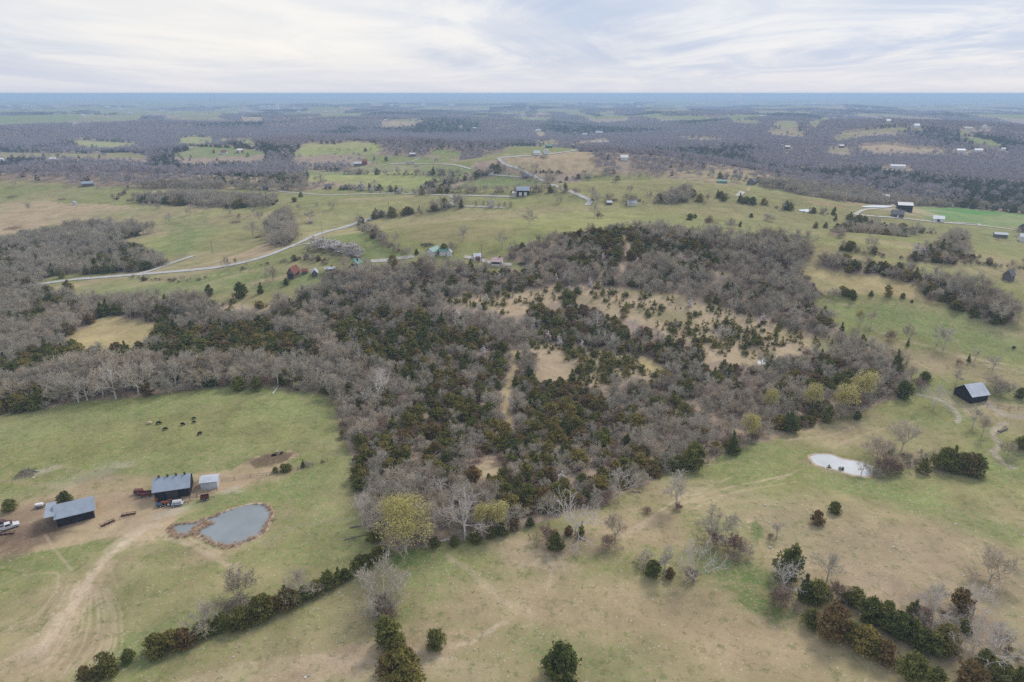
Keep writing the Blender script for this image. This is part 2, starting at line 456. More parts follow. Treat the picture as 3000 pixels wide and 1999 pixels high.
# soft patches of thin grass, bare soil and lush growth: px, py, half width, half height, colour, strength
SOFT = [
    (2750, 945, 260, 50, MEADOW, .9), (2900, 1010, 160, 40, MEADOW, .6), (2450, 815, 120, 18, GOLD, .8), (2600, 830, 110, 18, GOLD, .8), (2500, 1700, 300, 80, TAN, .45), (2200, 1900, 260, 70, TAN, .4), (1300, 650, 200, 20, YGREEN, .55), (1700, 650, 200, 22, YGREEN, .55), (1750, 545, 150, 14, YGREEN, .6), (2250, 690, 160, 14, YGREEN, .6), (2600, 720, 140, 10, YGREEN, .7), (2650, 770, 140, 8, YGREEN, .6), (560, 690, 150, 25, YGREEN, .5), (2550, 700, 140, 8, TAN, .4), (1250, 585, 140, 7, YGREEN, .6), (2300, 560, 120, 8, YGREEN, .6),
    (1900, 590, 260, 9, MEADOW, .8), (1400, 592, 260, 8, MEADOW, .6), (1500, 625, 330, 14, TAN, .45), (2080, 620, 200, 14, TAN, .35), (1850, 512, 130, 8, TAN, .4), (1150, 660, 90, 16, TAN, .3), (300, 552, 300, 6, MEADOW, .6), (150, 575, 200, 16, TAN, .5), (2550, 840, 150, 14, GOLD, .6), (700, 665, 120, 10, MEADOW, .5),
    (1960, 930, 90, 22, OLIVE, .7), (2120, 985, 80, 18, (.30, .25, .15), .7), (1700, 880, 120, 10, (.33, .27, .16), .6), (1420, 895, 60, 12, OLIVE, .5), (1760, 1080, 110, 30, (.34, .28, .17), .7), (2300, 985, 60, 14, GOLD, .7), (1900, 862, 120, 8, GOLD, .6),
    (2465, 1372, 125, 30, (.34, .26, .18), .7), (700, 1550, 150, 62, (.36, .28, .18), .5), (60, 1560, 190, 45, MUD, .85), (170, 1545, 110, 22, MUD, .7),
    (120, 1480, 260, 60, DIRT, .75), (330, 1480, 200, 55, DIRT, .8), (560, 1440, 140, 40, DIRT, .65), (720, 1405, 160, 28, DIRT, .6),
    (60, 1590, 150, 40, MUD, .75), (150, 1530, 110, 25, MUD, .55), (800, 1345, 75, 20, MUD, .75), (90, 1500, 120, 25, MUD, .5), (420, 1530, 130, 28, STRAW, .8),
    (450, 1572, 70, 18, STRAW, .9), (520, 1495, 70, 12, PALE, .6), (680, 1440, 40, 14, PALE, .6), (640, 1625, 120, 22, TAN, .5),
    (100, 1800, 240, 120, TAN, .45), (90, 1950, 200, 90, TAN, .6), (330, 1650, 160, 60, TAN, .35), (800, 1910, 300, 60, TAN, .35),
    (950, 1960, 240, 60, TAN, .9), (1090, 1910, 90, 40, STRAW, .6), (1180, 1870, 120, 50, TAN, .6), (1290, 1880, 160, 30, TAN, .6), (1240, 1930, 120, 45, STRAW, .6),
    (1560, 1625, 130, 70, STRAW, .85), (1480, 1760, 170, 70, TAN, .5), (1700, 1760, 240, 90, TAN, .55), (1850, 1540, 180, 60, TAN, .8), (2020, 1450, 240, 50, TAN, .6),
    (1700, 1590, 120, 40, (0.36, .26, .19), .6), (2150, 1860, 300, 110, TAN, .55), (2500, 1640, 420, 150, (0.37, .29, .195), .55), (2800, 1650, 260, 140, (0.37, .29, .195), .6),
    (2780, 1850, 230, 110, (0.32, .24, .19), .7), (2450, 1850, 120, 50, OLIVE, .4), (2300, 1260, 200, 60, TAN, .5), (2470, 1270, 170, 50, TAN, .5), (2620, 1260, 160, 60, TAN, .4), (2650, 1350, 120, 40, (.32, .24, .18), .6),
    (2700, 1060, 220, 40, TAN, .45), (2860, 1080, 240, 40, TAN, .5), (2560, 1020, 80, 30, TAN, .6), (2940, 980, 160, 30, TAN, .4), (2880, 1200, 130, 30, TAN, .45),
    (2950, 1190, 120, 18, STRAW, .5), (260, 1395, 110, 18, PALE, .5), (110, 1385, 60, 10, PALE, .6), (1200, 1640, 90, 30, (.10, .19, .04), .9), (1250, 1690, 110, 70, MEADOW, .6),
    (1150, 1780, 60, 90, MEADOW, .6), (2180, 1690, 150, 50, (.10, .18, .045), .8), (2230, 1770, 100, 40, (.11, .19, .045), .8), (2750, 1500, 330, 45, MEADOW, .7), (2640, 1440, 200, 40, MEADOW, .5),
    (1750, 1950, 220, 70, MEADOW, .5), (1600, 1900, 120, 60, MEADOW, .4), (430, 1900, 150, 60, MEADOW, .8), (650, 1780, 180, 60, MEADOW, .4), (640, 1470, 130, 26, MEADOW, .7),
    (880, 1430, 120, 40, MEADOW, .45), (500, 1180, 420, 30, MEADOW, .55), (860, 1200, 120, 40, MEADOW, .5), (150, 1420, 220, 25, MEADOW, .5), (2560, 930, 150, 30, MEADOW, .8),
    (2800, 970, 200, 50, MEADOW, .8), (2700, 900, 150, 18, OLIVE, .5), (2420, 1010, 60, 30, MEADOW, .5), (2150, 1335, 90, 16, MEADOW, .8), (2250, 1310, 80, 15, MEADOW, .7),
    (2990, 1360, 120, 60, MEADOW, .7), (2700, 1230, 90, 20, MEADOW, .6), (650, 620, 180, 12, YGREEN, .6), (560, 680, 60, 50, MEADOW, .9), (500, 730, 80, 15, MEADOW, .8), (640, 650, 120, 25, OLIVE, .5),
    (250, 560, 160, 12, MEADOW, .5), (470, 560, 45, 3.2, (.5, .42, .26), .9), (1200, 585, 180, 10, OLIVE, .6), (1150, 600, 140, 12, YGREEN, .6), (1550, 690, 60, 8, MEADOW, .9),
    (1350, 690, 200, 20, OLIVE, .5), (1900, 540, 200, 20, OLIVE, .6), (2200, 615, 160, 20, OLIVE, .6), (2430, 600, 55, 5, (.38, .23, .14), .9), (2520, 602, 50, 4, (.38, .24, .15), .7),
    (2600, 610, 45, 5, PALE, .8), (2680, 618, 25, 6, STRAW, .8), (2600, 690, 160, 12, OLIVE, .6), (2650, 740, 160, 10, OLIVE, .5), (2950, 690, 90, 18, MEADOW, .6),
    (780, 556, 35, 4, DIRT, .8), (865, 558, 18, 3, DIRT, .8), (600, 790, 160, 14, TAN, .5), (330, 815, 180, 8, TAN, .5), (880, 770, 120, 20, TAN, .4), (830, 810, 90, 10, STRAW, .6),
    (700, 805, 80, 4, STRAW, .5), (700, 690, 90, 40, OLIVE, .5), (2210, 1530, 22, 10, STRAW, .8), (2216, 1560, 18, 40, (.09, .17, .04), .8), (1280, 610, 160, 6, MEADOW, .6),
]
# worn lines: points in the photo, half width in metres, colour, strength
WORN = (0.56, 0.445, 0.315)
TRACKS = [
    ([(60, 1999), (130, 1900), (190, 1800), (250, 1720), (310, 1640), (380, 1570), (440, 1545)], 1.9, (.62, .50, .36), .95),
    ([(165, 1740), (172, 1700), (160, 1680), (60, 1685), (0, 1685)], .3, WORN, .6), ([(210, 1670), (160, 1610), (130, 1570)], .3, WORN, .6),
    ([(320, 1650), (345, 1720)], .35, WORN, .4), ([(1605, 1620), (1615, 1680), (1600, 1725)], .5, (.5, .38, .27), .9),
    ([(1480, 1825), (1400, 1870), (1320, 1895), (1220, 1915), (1130, 1920)], .6, WORN, .9), ([(1310, 1630), (1400, 1690), (1480, 1760), (1560, 1800)], .9, WORN, .45),
    ([(1030, 1520), (900, 1535), (830, 1560), (770, 1590)], .5, (.25, .24, .18), .6), ([(690, 1410), (800, 1390), (900, 1375)], .7, DIRT, .5),
    ([(480, 1570), (560, 1600), (640, 1640), (680, 1660)], .9, WORN, .75), ([(490, 1560), (570, 1585), (650, 1625)], .6, WORN, .6), ([(700, 1650), (690, 1690)], .6, WORN, .7),
    ([(2010, 1455), (2150, 1425), (2320, 1390)], .4, WORN, .5), ([(2010, 1475), (2170, 1440), (2330, 1412)], .35, WORN, .45), ([(1850, 1570), (1950, 1500), (2100, 1440), (2310, 1392)], .45, WORN, .45),
    ([(2300, 1290), (2430, 1275), (2530, 1240)], .5, WORN, .6), ([(2440, 1310), (2560, 1265), (2700, 1230)], .5, WORN, .5),
    ([(2385, 870), (2440, 885), (2500, 898)], .7, WORN, .7), ([(2530, 947), (2600, 985), (2700, 1010), (2800, 1040), (2880, 1055)], .6, WORN, .55),
    ([(2640, 1040), (2720, 1080), (2780, 1120)], .5, WORN, .4), ([(2830, 1060), (2930, 1078), (3000, 1092)], .6, WORN, .7), ([(2800, 1045), (2900, 1060), (3000, 1075)], .5, WORN, .6),
    ([(2685, 1155), (2760, 1175), (2790, 1195), (2808, 1215), (2806, 1236)], .7, (.55, .5, .43), .9), ([(2770, 1170), (2830, 1195), (2845, 1215)], 1.2, WORN, .6),
    ([(2945, 1240), (2912, 1260), (2908, 1280), (2930, 1300), (2912, 1325), (2925, 1345), (2970, 1372)], .9, (.5, .42, .34), .95),
    ([(2892, 1184), (2920, 1203), (2962, 1218), (3000, 1222), (3200, 1228)], 1.7, GRAVEL, .95), ([(0, 1410), (120, 1420), (240, 1440), (330, 1435), (440, 1420)], .9, DIRT, .5),
    ([(1000, 1330), (930, 1340), (870, 1372)], .4, (.22, .2, .13), .5), ([(1790, 660), (1950, 640), (2050, 625)], .5, OLIVE, .4), ([(1420, 620), (1440, 690)], .8, OLIVE, .5),
    ([(2050, 600), (2020, 640)], .6, MEADOW, .5), ([(2880, 1660), (2600, 1655), (2480, 1690)], .4, TAN, .4), ([(1010, 735), (1090, 775)], .8, WORN, .3), ([(980, 735), (1060, 785)], .8, WORN, .3),
    ([(580, 810), (640, 806), (690, 798), (740, 792)], .7, WORN, .7), ([(520, 770), (540, 730), (560, 700), (545, 670), (500, 650)], 3.5, (.10, .18, .05), .55),
    ([(320, 790), (640, 540), (660, 540)], .1, TAN, 0.0), ([(2200, 536), (2192, 558)], 1.2, WORN, .8), ([(2165, 575), (2172, 560), (2176, 563)], 1.5, WORN, .8),
]
for k in range(30):          # the fan of cattle paths low on the slope
    x0 = 10 + k * 11 + random.uniform(-8, 8)
    TRACKS.append(([(x0 - 60 + random.uniform(-15, 15), 1990), (x0 + 15, 1900 + random.uniform(-10, 10)), (x0 * .75 + 95 + random.uniform(-8, 8), 1800), (x0 * .45 + 165, 1720 + random.uniform(-20, 20))], .28, WORN, random.uniform(.25, .6)))
for k in range(14):          # wheel-worn arcs near the hedge end
    o = k * 9
    TRACKS.append(([(520 + o, 1999 + o * .2), (700, 1945 + o * .7), (880, 1915 + o * .8), (1010, 1918 + o * .7), (1110, 1935 + o * .6)], .3, WORN, random.uniform(.25, .6)))
    TRACKS.append(([(1215, 1900 + o * .8), (1330, 1935 + o * .5), (1460, 1950 + o * 1.0)], .25, WORN, random.uniform(.2, .5)))
for k in range(8):
    TRACKS.append(([(1790 + k * 12, 1590 - k * 6), (1950 + k * 8, 1490 - k * 6), (2080 + k * 10, 1430 - k * 5)], .3, WORN, random.uniform(.15, .35)))
for k in range(12):
    a = random.uniform(0, 1); b0 = 1560 + 30 * random.random()
    TRACKS.append(([(1830 + 40 * k + random.uniform(-20, 20), 1560 - 14 * k), (1900 + 40 * k, 1530 - 14 * k + random.uniform(-8, 8))], .25, WORN, .35))


def seg_dist(x, y, pts):
    d = np.full(len(x), 1e9)
    for (x0, y0), (x1, y1) in zip(pts[:-1], pts[1:]):
        dx, dy = x1 - x0, y1 - y0
        t = np.clip(((x - x0) * dx + (y - y0) * dy) / (dx * dx + dy * dy + 1e-9), 0, 1)
        d = np.minimum(d, np.hypot(x - x0 - t * dx, y - y0 - t * dy))
    return d


def smooth_line(pts, n=10):
    p = [np.array(q, float) for q in pts]
    p = [2 * p[0] - p[1]] + p + [2 * p[-1] - p[-2]]
    o = []
    for i in range(1, len(p) - 2):
        for t in np.linspace(0, 1, n, endpoint=False):
            o.append(.5 * (2 * p[i] + (p[i + 1] - p[i - 1]) * t + (2 * p[i - 1] - 5 * p[i] + 4 * p[i + 1] - p[i + 2]) * t * t + (3 * p[i] - p[i - 1] - 3 * p[i + 1] + p[i + 2]) * t ** 3))
    o.append(p[-2])
    return np.array(o)


def line_world(pts, n=8):
    s = smooth_line(pts, n)
    x, y = P(s[:, 0], s[:, 1])
    return np.stack([x, y], 1)

# ------------------------------------------------------------------ materials
def new_mat(name):
    mt = bpy.data.materials.new(name)
    mt.use_nodes = True
    t = mt.node_tree
    b = t.nodes['Principled BSDF']
    b.inputs['Specular IOR Level'].default_value = 0.15
    b.inputs['Roughness'].default_value = 0.85
    return mt, t, b


def simple(name, col, rough=.8, metal=0.0, spec=.2, vary=0.0, nscale=0.0, namp=0.0, col2=None, trans=0.0):
    mt, t, b = new_mat(name)
    b.inputs['Roughness'].default_value = rough
    b.inputs['Metallic'].default_value = metal
    b.inputs['Specular IOR Level'].default_value = spec
    prev = None
    if vary or namp or col2:
        rgb = t.nodes.new('ShaderNodeRGB')
        rgb.outputs[0].default_value = (*col, 1)
        prev = rgb.outputs[0]
        if col2:
            oi = t.nodes.new('ShaderNodeObjectInfo')
            mx = t.nodes.new('ShaderNodeMix'); mx.data_type = 'RGBA'
            t.links.new(oi.outputs['Random'], mx.inputs[0])
            t.links.new(prev, mx.inputs[6]); mx.inputs[7].default_value = (*col2, 1)
            prev = mx.outputs[2]
        hsv = t.nodes.new('ShaderNodeHueSaturation')
        t.links.new(prev, hsv.inputs['Color'])
        val = None
        if vary:
            oi = t.nodes.new('ShaderNodeObjectInfo')
            mr = t.nodes.new('ShaderNodeMapRange')
            t.links.new(oi.outputs['Random'], mr.inputs[0])
            mr.inputs[3].default_value = 1 - vary; mr.inputs[4].default_value = 1 + vary
            val = mr.outputs[0]
        if namp:
            tcn = t.nodes.new('ShaderNodeTexCoord')
            nz = t.nodes.new('ShaderNodeTexNoise')
            nz.inputs['Scale'].default_value = nscale; nz.inputs['Detail'].default_value = 3
            t.links.new(tcn.outputs['Object'], nz.inputs['Vector'])
            mr = t.nodes.new('ShaderNodeMapRange')
            t.links.new(nz.outputs[0], mr.inputs[0])
            mr.inputs[1].default_value = .3; mr.inputs[2].default_value = .7
            mr.inputs[3].default_value = 1 - namp; mr.inputs[4].default_value = 1 + namp
            if val is None:
                val = mr.outputs[0]
            else:
                mm = t.nodes.new('ShaderNodeMath'); mm.operation = 'MULTIPLY'
                t.links.new(val, mm.inputs[0]); t.links.new(mr.outputs[0], mm.inputs[1])
                val = mm.outputs[0]
        t.links.new(val, hsv.inputs['Value']) if val is not None else None
        t.links.new(hsv.outputs[0], b.inputs['Base Color'])
        if trans:                     # thin sprays let some light through
            tl_ = t.nodes.new('ShaderNodeBsdfTranslucent'); ms = t.nodes.new('ShaderNodeMixShader')
            ms.inputs[0].default_value = trans
            t.links.new(hsv.outputs[0], tl_.inputs['Color'])
            t.links.new(b.outputs[0], ms.inputs[1]); t.links.new(tl_.outputs[0], ms.inputs[2])
            t.links.new(ms.outputs[0], t.nodes['Material Output'].inputs['Surface'])
    else:
        b.inputs['Base Color'].default_value = (*col, 1)
    return mt

# ------------------------------------------------------------------ object helpers
def tag(o, label=None, cat=None, group=None, kind=None):
    if label: o['label'] = label
    if cat: o['category'] = cat
    if group: o['group'] = group
    if kind: o['kind'] = kind
    return o


def link(o, parent=None):
    C.objects.link(o)
    if parent is not None:
        o.parent = parent
    return o


def mesh_obj(name, verts, faces, mt, parent=None, smooth=False):
    me = bpy.data.meshes.new(name)
    me.from_pydata([tuple(map(float, v)) for v in verts], [], faces)
    if mt is not None:
        me.materials.append(mt)
    if smooth:
        me.polygons.foreach_set('use_smooth', [True] * len(me.polygons))
    me.update()
    return link(bpy.data.objects.new(name, me), parent)


def tri_mesh(name, V, mt, F=None):
    """A mesh of loose or indexed triangles from arrays."""
    me = bpy.data.meshes.new(name)
    V = np.asarray(V, np.float32).reshape(-1, 3)
    F = np.arange(len(V)).reshape(-1, 3) if F is None else np.asarray(F).reshape(-1, 3)
    me.vertices.add(len(V)); me.vertices.foreach_set('co', V.ravel())
    me.loops.add(F.size); me.loops.foreach_set('vertex_index', F.ravel().astype(np.int32))
    me.polygons.add(len(F)); me.polygons.foreach_set('loop_start', np.arange(0, F.size, 3, dtype=np.int32))
    me.update(calc_edges=True)
    if mt is not None:
        me.materials.append(mt)
    return me


def empty(name, loc, rz=0.0, label=None, cat=None, group=None):
    o = bpy.data.objects.new(name, None)
    o.empty_display_size = .3
    link(o)
    o.location = loc
    o.rotation_euler = (0, 0, rz)
    return tag(o, label, cat, group)


class MB:
    def __init__(s):
        s.v = []; s.f = []

    def add(s, vs, fs):
        n = len(s.v)
        s.v += [tuple(map(float, q)) for q in vs]
        s.f += [tuple(i + n for i in q) for q in fs]
        return s

    def box(s, c, d, rz=0.0, tilt=0.0):
        cx, cy, cz = c; dx, dy, dz = d[0] / 2, d[1] / 2, d[2] / 2
        vs = []
        for z in (-dz, dz):
            for x, y in ((-dx, -dy), (dx, -dy), (dx, dy), (-dx, dy)):
                x2, z2 = x * math.cos(tilt) + z * math.sin(tilt), -x * math.sin(tilt) + z * math.cos(tilt)
                vs.append((cx + x2 * math.cos(rz) - y * math.sin(rz), cy + x2 * math.sin(rz) + y * math.cos(rz), cz + z2))
        return s.add(vs, [(3, 2, 1, 0), (4, 5, 6, 7), (0, 1, 5, 4), (1, 2, 6, 5), (2, 3, 7, 6), (3, 0, 4, 7)])

    def tube(s, a, b, r0, r1=None, n=8, cap=True):
        r1 = r0 if r1 is None else r1
        a = Vector(a); b = Vector(b); d = (b - a).normalized()
        u = d.orthogonal().normalized(); w = d.cross(u)
        vs = []
        for p, r in ((a, r0), (b, r1)):
            for k in range(n):
                t = 2 * math.pi * k / n
                vs.append(p + (u * math.cos(t) + w * math.sin(t)) * r)
        fs = [(k, (k + 1) % n, n + (k + 1) % n, n + k) for k in range(n)]
        if cap:
            fs += [tuple(range(n - 1, -1, -1)), tuple(range(n, 2 * n))]
        return s.add(vs, fs)

    def build(s, name, mt, parent=None, smooth=False):
        return mesh_obj(name, s.v, s.f, mt, parent, smooth)


def kids(o):
    return [c for c in o.children]


def copy_tree(o, parent=None):
    c = o.copy()
    C.objects.link(c)
    c.parent = parent
    for ch in o.children:
        copy_tree(ch, c)
    return c


def hides_open(x, y, H):
    """True where a tree of height H would stand between the camera and an open field traced behind it."""
    hid = np.zeros(len(x), bool)
    for f in (.0, .3, .6, .9):
        q = CAM_H / (CAM_H - H * f)
        hid |= ZO[zones_at(x * q, y * q, .6)]
    return hid


def noise_field(x, y):
    """Small farm fields that break the far woods."""
    r = np.hypot(x, y)
    q = fbm(x / 330.0 + 5, y / 620.0, 61, 3)
    return (r > 3300) & (q > np.where(r > 6000, .525, .57))
# ------------------------------------------------------------------ ground sheet
def terrain():
    az_f = np.radians(np.arange(-41, 41.0001, 0.095))
    az_c = np.radians(np.arange(44, 316.1, 4.0))
    az = np.concatenate([az_f, az_c])
    el = np.arange(58, 5.7, -0.085)
    r = [20.0, 45.0] + list(CAM_H / np.tan(np.radians(el)))
    while r[-1] < 46000:
        r.append(r[-1] * 1.0125 if r[-1] < 9000 else r[-1] * 1.04)
    r = np.array(r)
    na, nr = len(az), len(r)
    A, Rr = np.meshgrid(az, r)
    x = (Rr * np.sin(A)).ravel(); y = (Rr * np.cos(A)).ravel()
    z = ground_z(x, y)
    ids = zones_at(x, y)
    rr = np.hypot(x, y)
    col = ZC[ids].copy(); pas = ZP[ids].copy()
    one = lambda c: np.array(c)[None, :]
    # broad mottling of the pastures, thinner grass on rises and lusher in dips
    n1 = fbm(x / 110.0, y / 75.0, 3, 4); n2 = fbm(x / 60.0 + 9, y / 60.0, 13, 4); n3 = fbm(x / 16.0, y / 16.0, 23, 3)
    ground_like = (pas > .3)
    w = (sstep(.46, .72, n1) * .62 * pas * ground_like)[:, None]
    col = col * (1 - w) + one(TAN) * w
    w = (sstep(.54, .74, n2) * .45 * pas * ground_like)[:, None]
    col = col * (1 - w) + one(MEADOW) * w
    w = (sstep(.5, .75, n3) * .30 * pas * ground_like)[:, None]
    col = col * (1 - w) + one(OLIVE) * w
    # far country: random small fields between the woods
    wood = (ids < 0)
    q2 = vnoise(x / 600.0, y / 600.0, 71)
    f = wood & noise_field(x, y)
    col[f] = np.where((q2[f] > .5)[:, None], one(GREEN), one(OLIVE))
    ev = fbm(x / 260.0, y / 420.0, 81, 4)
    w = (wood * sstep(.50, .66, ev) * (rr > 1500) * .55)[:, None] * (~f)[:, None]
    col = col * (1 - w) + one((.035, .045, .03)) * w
    for px, py, rx, ry, c, s in SOFT:
        cx, cy = P1(px, py)
        x1, y1 = P1(px + rx, py); x2, y2 = P1(px, py - ry); x3, y3 = P1(px, py + ry)
        a = math.hypot(x1 - cx, y1 - cy); b = (math.hypot(x2 - cx, y2 - cy) + math.hypot(x3 - cx, y3 - cy)) / 2
        th = math.atan2(cx, cy)
        k = np.nonzero((abs(x - cx) < 2.2 * max(a, b)) & (abs(y - cy) < 2.2 * max(a, b)))[0]
        dx, dy = x[k] - cx, y[k] - cy
        u = dx * math.cos(th) - dy * math.sin(th); v = dx * math.sin(th) + dy * math.cos(th)
        d = np.hypot(u / a, v / b) + (fbm(x[k] / (a * .5) + px, y[k] / (b * .5), 90, 4) - .5) * 1.1
        w = (s * (1 - sstep(.45, 1.25, d)))[:, None] * (ids[k] >= 0)[:, None]
        col[k] = col[k] * (1 - w) + one(c) * w
    for pts, hw, c, s in TRACKS:
        lw = line_world(pts, 6)
        pad = 12
        k = np.nonzero((x > lw[:, 0].min() - pad) & (x < lw[:, 0].max() + pad) & (y > lw[:, 1].min() - pad) & (y < lw[:, 1].max() + pad))[0]
        if not len(k):
            continue
        jx = x[k] + (vnoise(x[k] / 3, y[k] / 3, 5) - .5) * 1.2 * hw; jy = y[k] + (vnoise(x[k] / 3 + 50, y[k] / 3, 6) - .5) * 1.2 * hw
        d = seg_dist(jx, jy, lw)
        e = np.maximum(hw, .0014 * rr[k])
        w = s * np.minimum(1, hw / e * 1.3) * (1 - sstep(e * .4, e * 1.7, d)) * (.6 + .4 * vnoise(x[k] / 2.2, y[k] / 2.2, 66))
        w = w[:, None]
        col[k] = col[k] * (1 - w) + one(c) * w
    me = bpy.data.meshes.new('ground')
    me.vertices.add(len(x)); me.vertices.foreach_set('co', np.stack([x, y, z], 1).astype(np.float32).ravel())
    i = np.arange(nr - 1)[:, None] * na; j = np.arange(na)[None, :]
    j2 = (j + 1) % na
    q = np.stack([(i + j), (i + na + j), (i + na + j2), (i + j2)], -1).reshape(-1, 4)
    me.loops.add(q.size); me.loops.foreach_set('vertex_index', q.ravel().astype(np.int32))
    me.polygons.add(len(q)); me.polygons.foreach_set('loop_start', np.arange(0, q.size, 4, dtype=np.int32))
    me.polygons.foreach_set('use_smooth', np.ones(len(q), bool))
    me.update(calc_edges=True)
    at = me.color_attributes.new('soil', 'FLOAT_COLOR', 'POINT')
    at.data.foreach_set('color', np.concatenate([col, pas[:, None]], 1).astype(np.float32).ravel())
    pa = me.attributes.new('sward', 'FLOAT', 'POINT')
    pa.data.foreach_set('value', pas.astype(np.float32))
    # soil and turf material
    mt, t, b = new_mat('pasture_ground')
    n = t.nodes.new; l = t.links.new
    b.inputs['Specular IOR Level'].default_value = 0.05
    b.inputs['Roughness'].default_value = 1.0
    ac = n('ShaderNodeAttribute'); ac.attribute_name = 'soil'
    ap = n('ShaderNodeAttribute'); ap.attribute_name = 'sward'
    tcn = n('ShaderNodeTexCoord')
    def nz(scale, det=2, rough=.6):
        k = n('ShaderNodeTexNoise'); k.inputs['Scale'].default_value = scale; k.inputs['Detail'].default_value = det; k.inputs['Roughness'].default_value = rough
        l(tcn.outputs['Object'], k.inputs['Vector']); return k.outputs[0]
    def mr(v, a0, a1, b0, b1):
        k = n('ShaderNodeMapRange'); l(v, k.inputs[0])
        for q_, s_ in zip((1, 2, 3, 4), (a0, a1, b0, b1)): k.inputs[q_].default_value = s_
        return k.outputs[0]
    def mul(a_, b_):
        k = n('ShaderNodeMath'); k.operation = 'MULTIPLY'; l(a_, k.inputs[0])
        l(b_, k.inputs[1]) if not isinstance(b_, float) else setattr(k.inputs[1], 'default_value', b_)
        return k.outputs[0]
    def mx(f_, a_, b_):
        k = n('ShaderNodeMix'); k.data_type = 'RGBA'; l(f_, k.inputs[0])
        for q_, v_ in ((6, a_), (7, b_)):
            if isinstance(v_, tuple): k.inputs[q_].default_value = (*v_, 1)
            else: l(v_, k.inputs[q_])
        return k.outputs[2]
    tuft = mr(nz(.85, 5, .8), .45, .60, 0, 1)                 # dead grass between the tufts
    c1_ = mx(mul(mul(tuft, ap.outputs['Fac']), .62), ac.outputs['Color'], (.38, .28, .17))
    lush = mr(nz(.38, 5, .75), .53, .64, 0, 1)
    c2_ = mx(mul(mul(lush, ap.outputs['Fac']), .45), c1_, (.09, .135, .035))
    spk = mr(nz(2.0, 2, .5), .66, .71, 0, 1)                   # pale stones and hay scraps
    c3_ = mx(mul(mul(spk, ap.outputs['Fac']), .75), c2_, (.62, .56, .47))
    drk = mr(nz(.9, 3, .6), .64, .70, 0, 1)
    c4_ = mx(mul(mul(drk, ap.outputs['Fac']), .45), c3_, (.07, .06, .035))
    hs = n('ShaderNodeHueSaturation')
    l(c4_, hs.inputs['Color'])
    l(mr(nz(.09, 5, .65), .3, .7, .80, 1.2), hs.inputs['Value'])
    l(hs.outputs[0], b.inputs['Base Color'])
    bp = n('ShaderNodeBump'); bp.inputs['Strength'].default_value = .5; bp.inputs['Distance'].default_value = .35
    l(nz(.8, 4, .7), bp.inputs['Height']); l(bp.outputs[0], b.inputs['Normal'])
    me.materials.append(mt)
    o = link(bpy.data.objects.new('ground', me))
    tag(o, 'rolling pasture and woodland ground running out to the horizon', None, None, 'structure')


terrain()

# ------------------------------------------------------------------ water
def gz(x, y):
    return float(ground_z(np.array([x]), np.array([y]))[0])


def water(name, pts, mt, label, lift=.08, level=None):
    s = np.array(pts, float)
    s = smooth_line(list(map(tuple, s)) + [tuple(s[0])], 5)[:-1]
    x, y = P(s[:, 0], s[:, 1])
    zz = ground_z(x, y)
    z0 = (float(np.max(zz)) if level is None else level) + lift
    o = mesh_obj(name, [(a, b, z0) for a, b in zip(x, y)], [tuple(range(len(x)))], mt)
    return tag(o, label, None, None, 'structure')


def water_mat(name, col, rough, spec):
    mt, t, b = new_mat(name)
    b.inputs['Roughness'].default_value = rough
    b.inputs['Specular IOR Level'].default_value = spec
    tcn = t.nodes.new('ShaderNodeTexCoord')
    k = t.nodes.new('ShaderNodeTexNoise'); k.inputs['Scale'].default_value = .16; k.inputs['Detail'].default_value = 4
    t.links.new(tcn.outputs['Object'], k.inputs['Vector'])
    h = t.nodes.new('ShaderNodeHueSaturation'); h.inputs['Color'].default_value = (*col, 1)
    r_ = t.nodes.new('ShaderNodeMapRange'); t.links.new(k.outputs[0], r_.inputs[0])
    r_.inputs[1].default_value = .3; r_.inputs[2].default_value = .7; r_.inputs[3].default_value = .86; r_.inputs[4].default_value = 1.12
    t.links.new(r_.outputs[0], h.inputs['Value']); t.links.new(h.outputs[0], b.inputs['Base Color'])
    k2 = t.nodes.new('ShaderNodeTexNoise'); k2.inputs['Scale'].default_value = 1.6; k2.inputs['Detail'].default_value = 3
    t.links.new(tcn.outputs['Object'], k2.inputs['Vector'])
    bp = t.nodes.new('ShaderNodeBump'); bp.inputs['Strength'].default_value = .12; bp.inputs['Distance'].default_value = .1
    t.links.new(k2.outputs[0], bp.inputs['Height']); t.links.new(bp.outputs[0], b.inputs['Normal'])
    return mt


M_pond = water_mat('murky_grey_water', (.23, .26, .27), .12, .7)
M_silt_sky = water_mat('silty_sky_white_water', (.58, .59, .60), .06, .8)  # muddy water, its colour whitened to stand in for the bright sky it mirrors
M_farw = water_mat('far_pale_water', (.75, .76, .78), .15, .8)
Z1 = lambda a, b: (a / 2.344, 1330 + b / 2.344)
POND_A = [Z1(*p) for p in ((1168, 512), (1200, 492), (1330, 470), (1450, 438), (1560, 392), (1700, 352), (1800, 345), (1852, 375), (1866, 420), (1845, 480), (1800, 545),
                           (1700, 602), (1600, 634), (1530, 636), (1450, 605), (1380, 568), (1345, 540), (1385, 512), (1440, 486), (1410, 478), (1340, 510), (1300, 555), (1230, 566), (1185, 545))]
POND_B = [(2000 + a / 2.344, 1330 + b / 2.344) for a, b in ((872, 15), (925, 2), (1020, 6), (1100, 36), (1200, 50), (1290, 82), (1315, 112), (1290, 150), (1250, 158), (1150, 142), (1050, 112), (930, 82), (882, 45))]
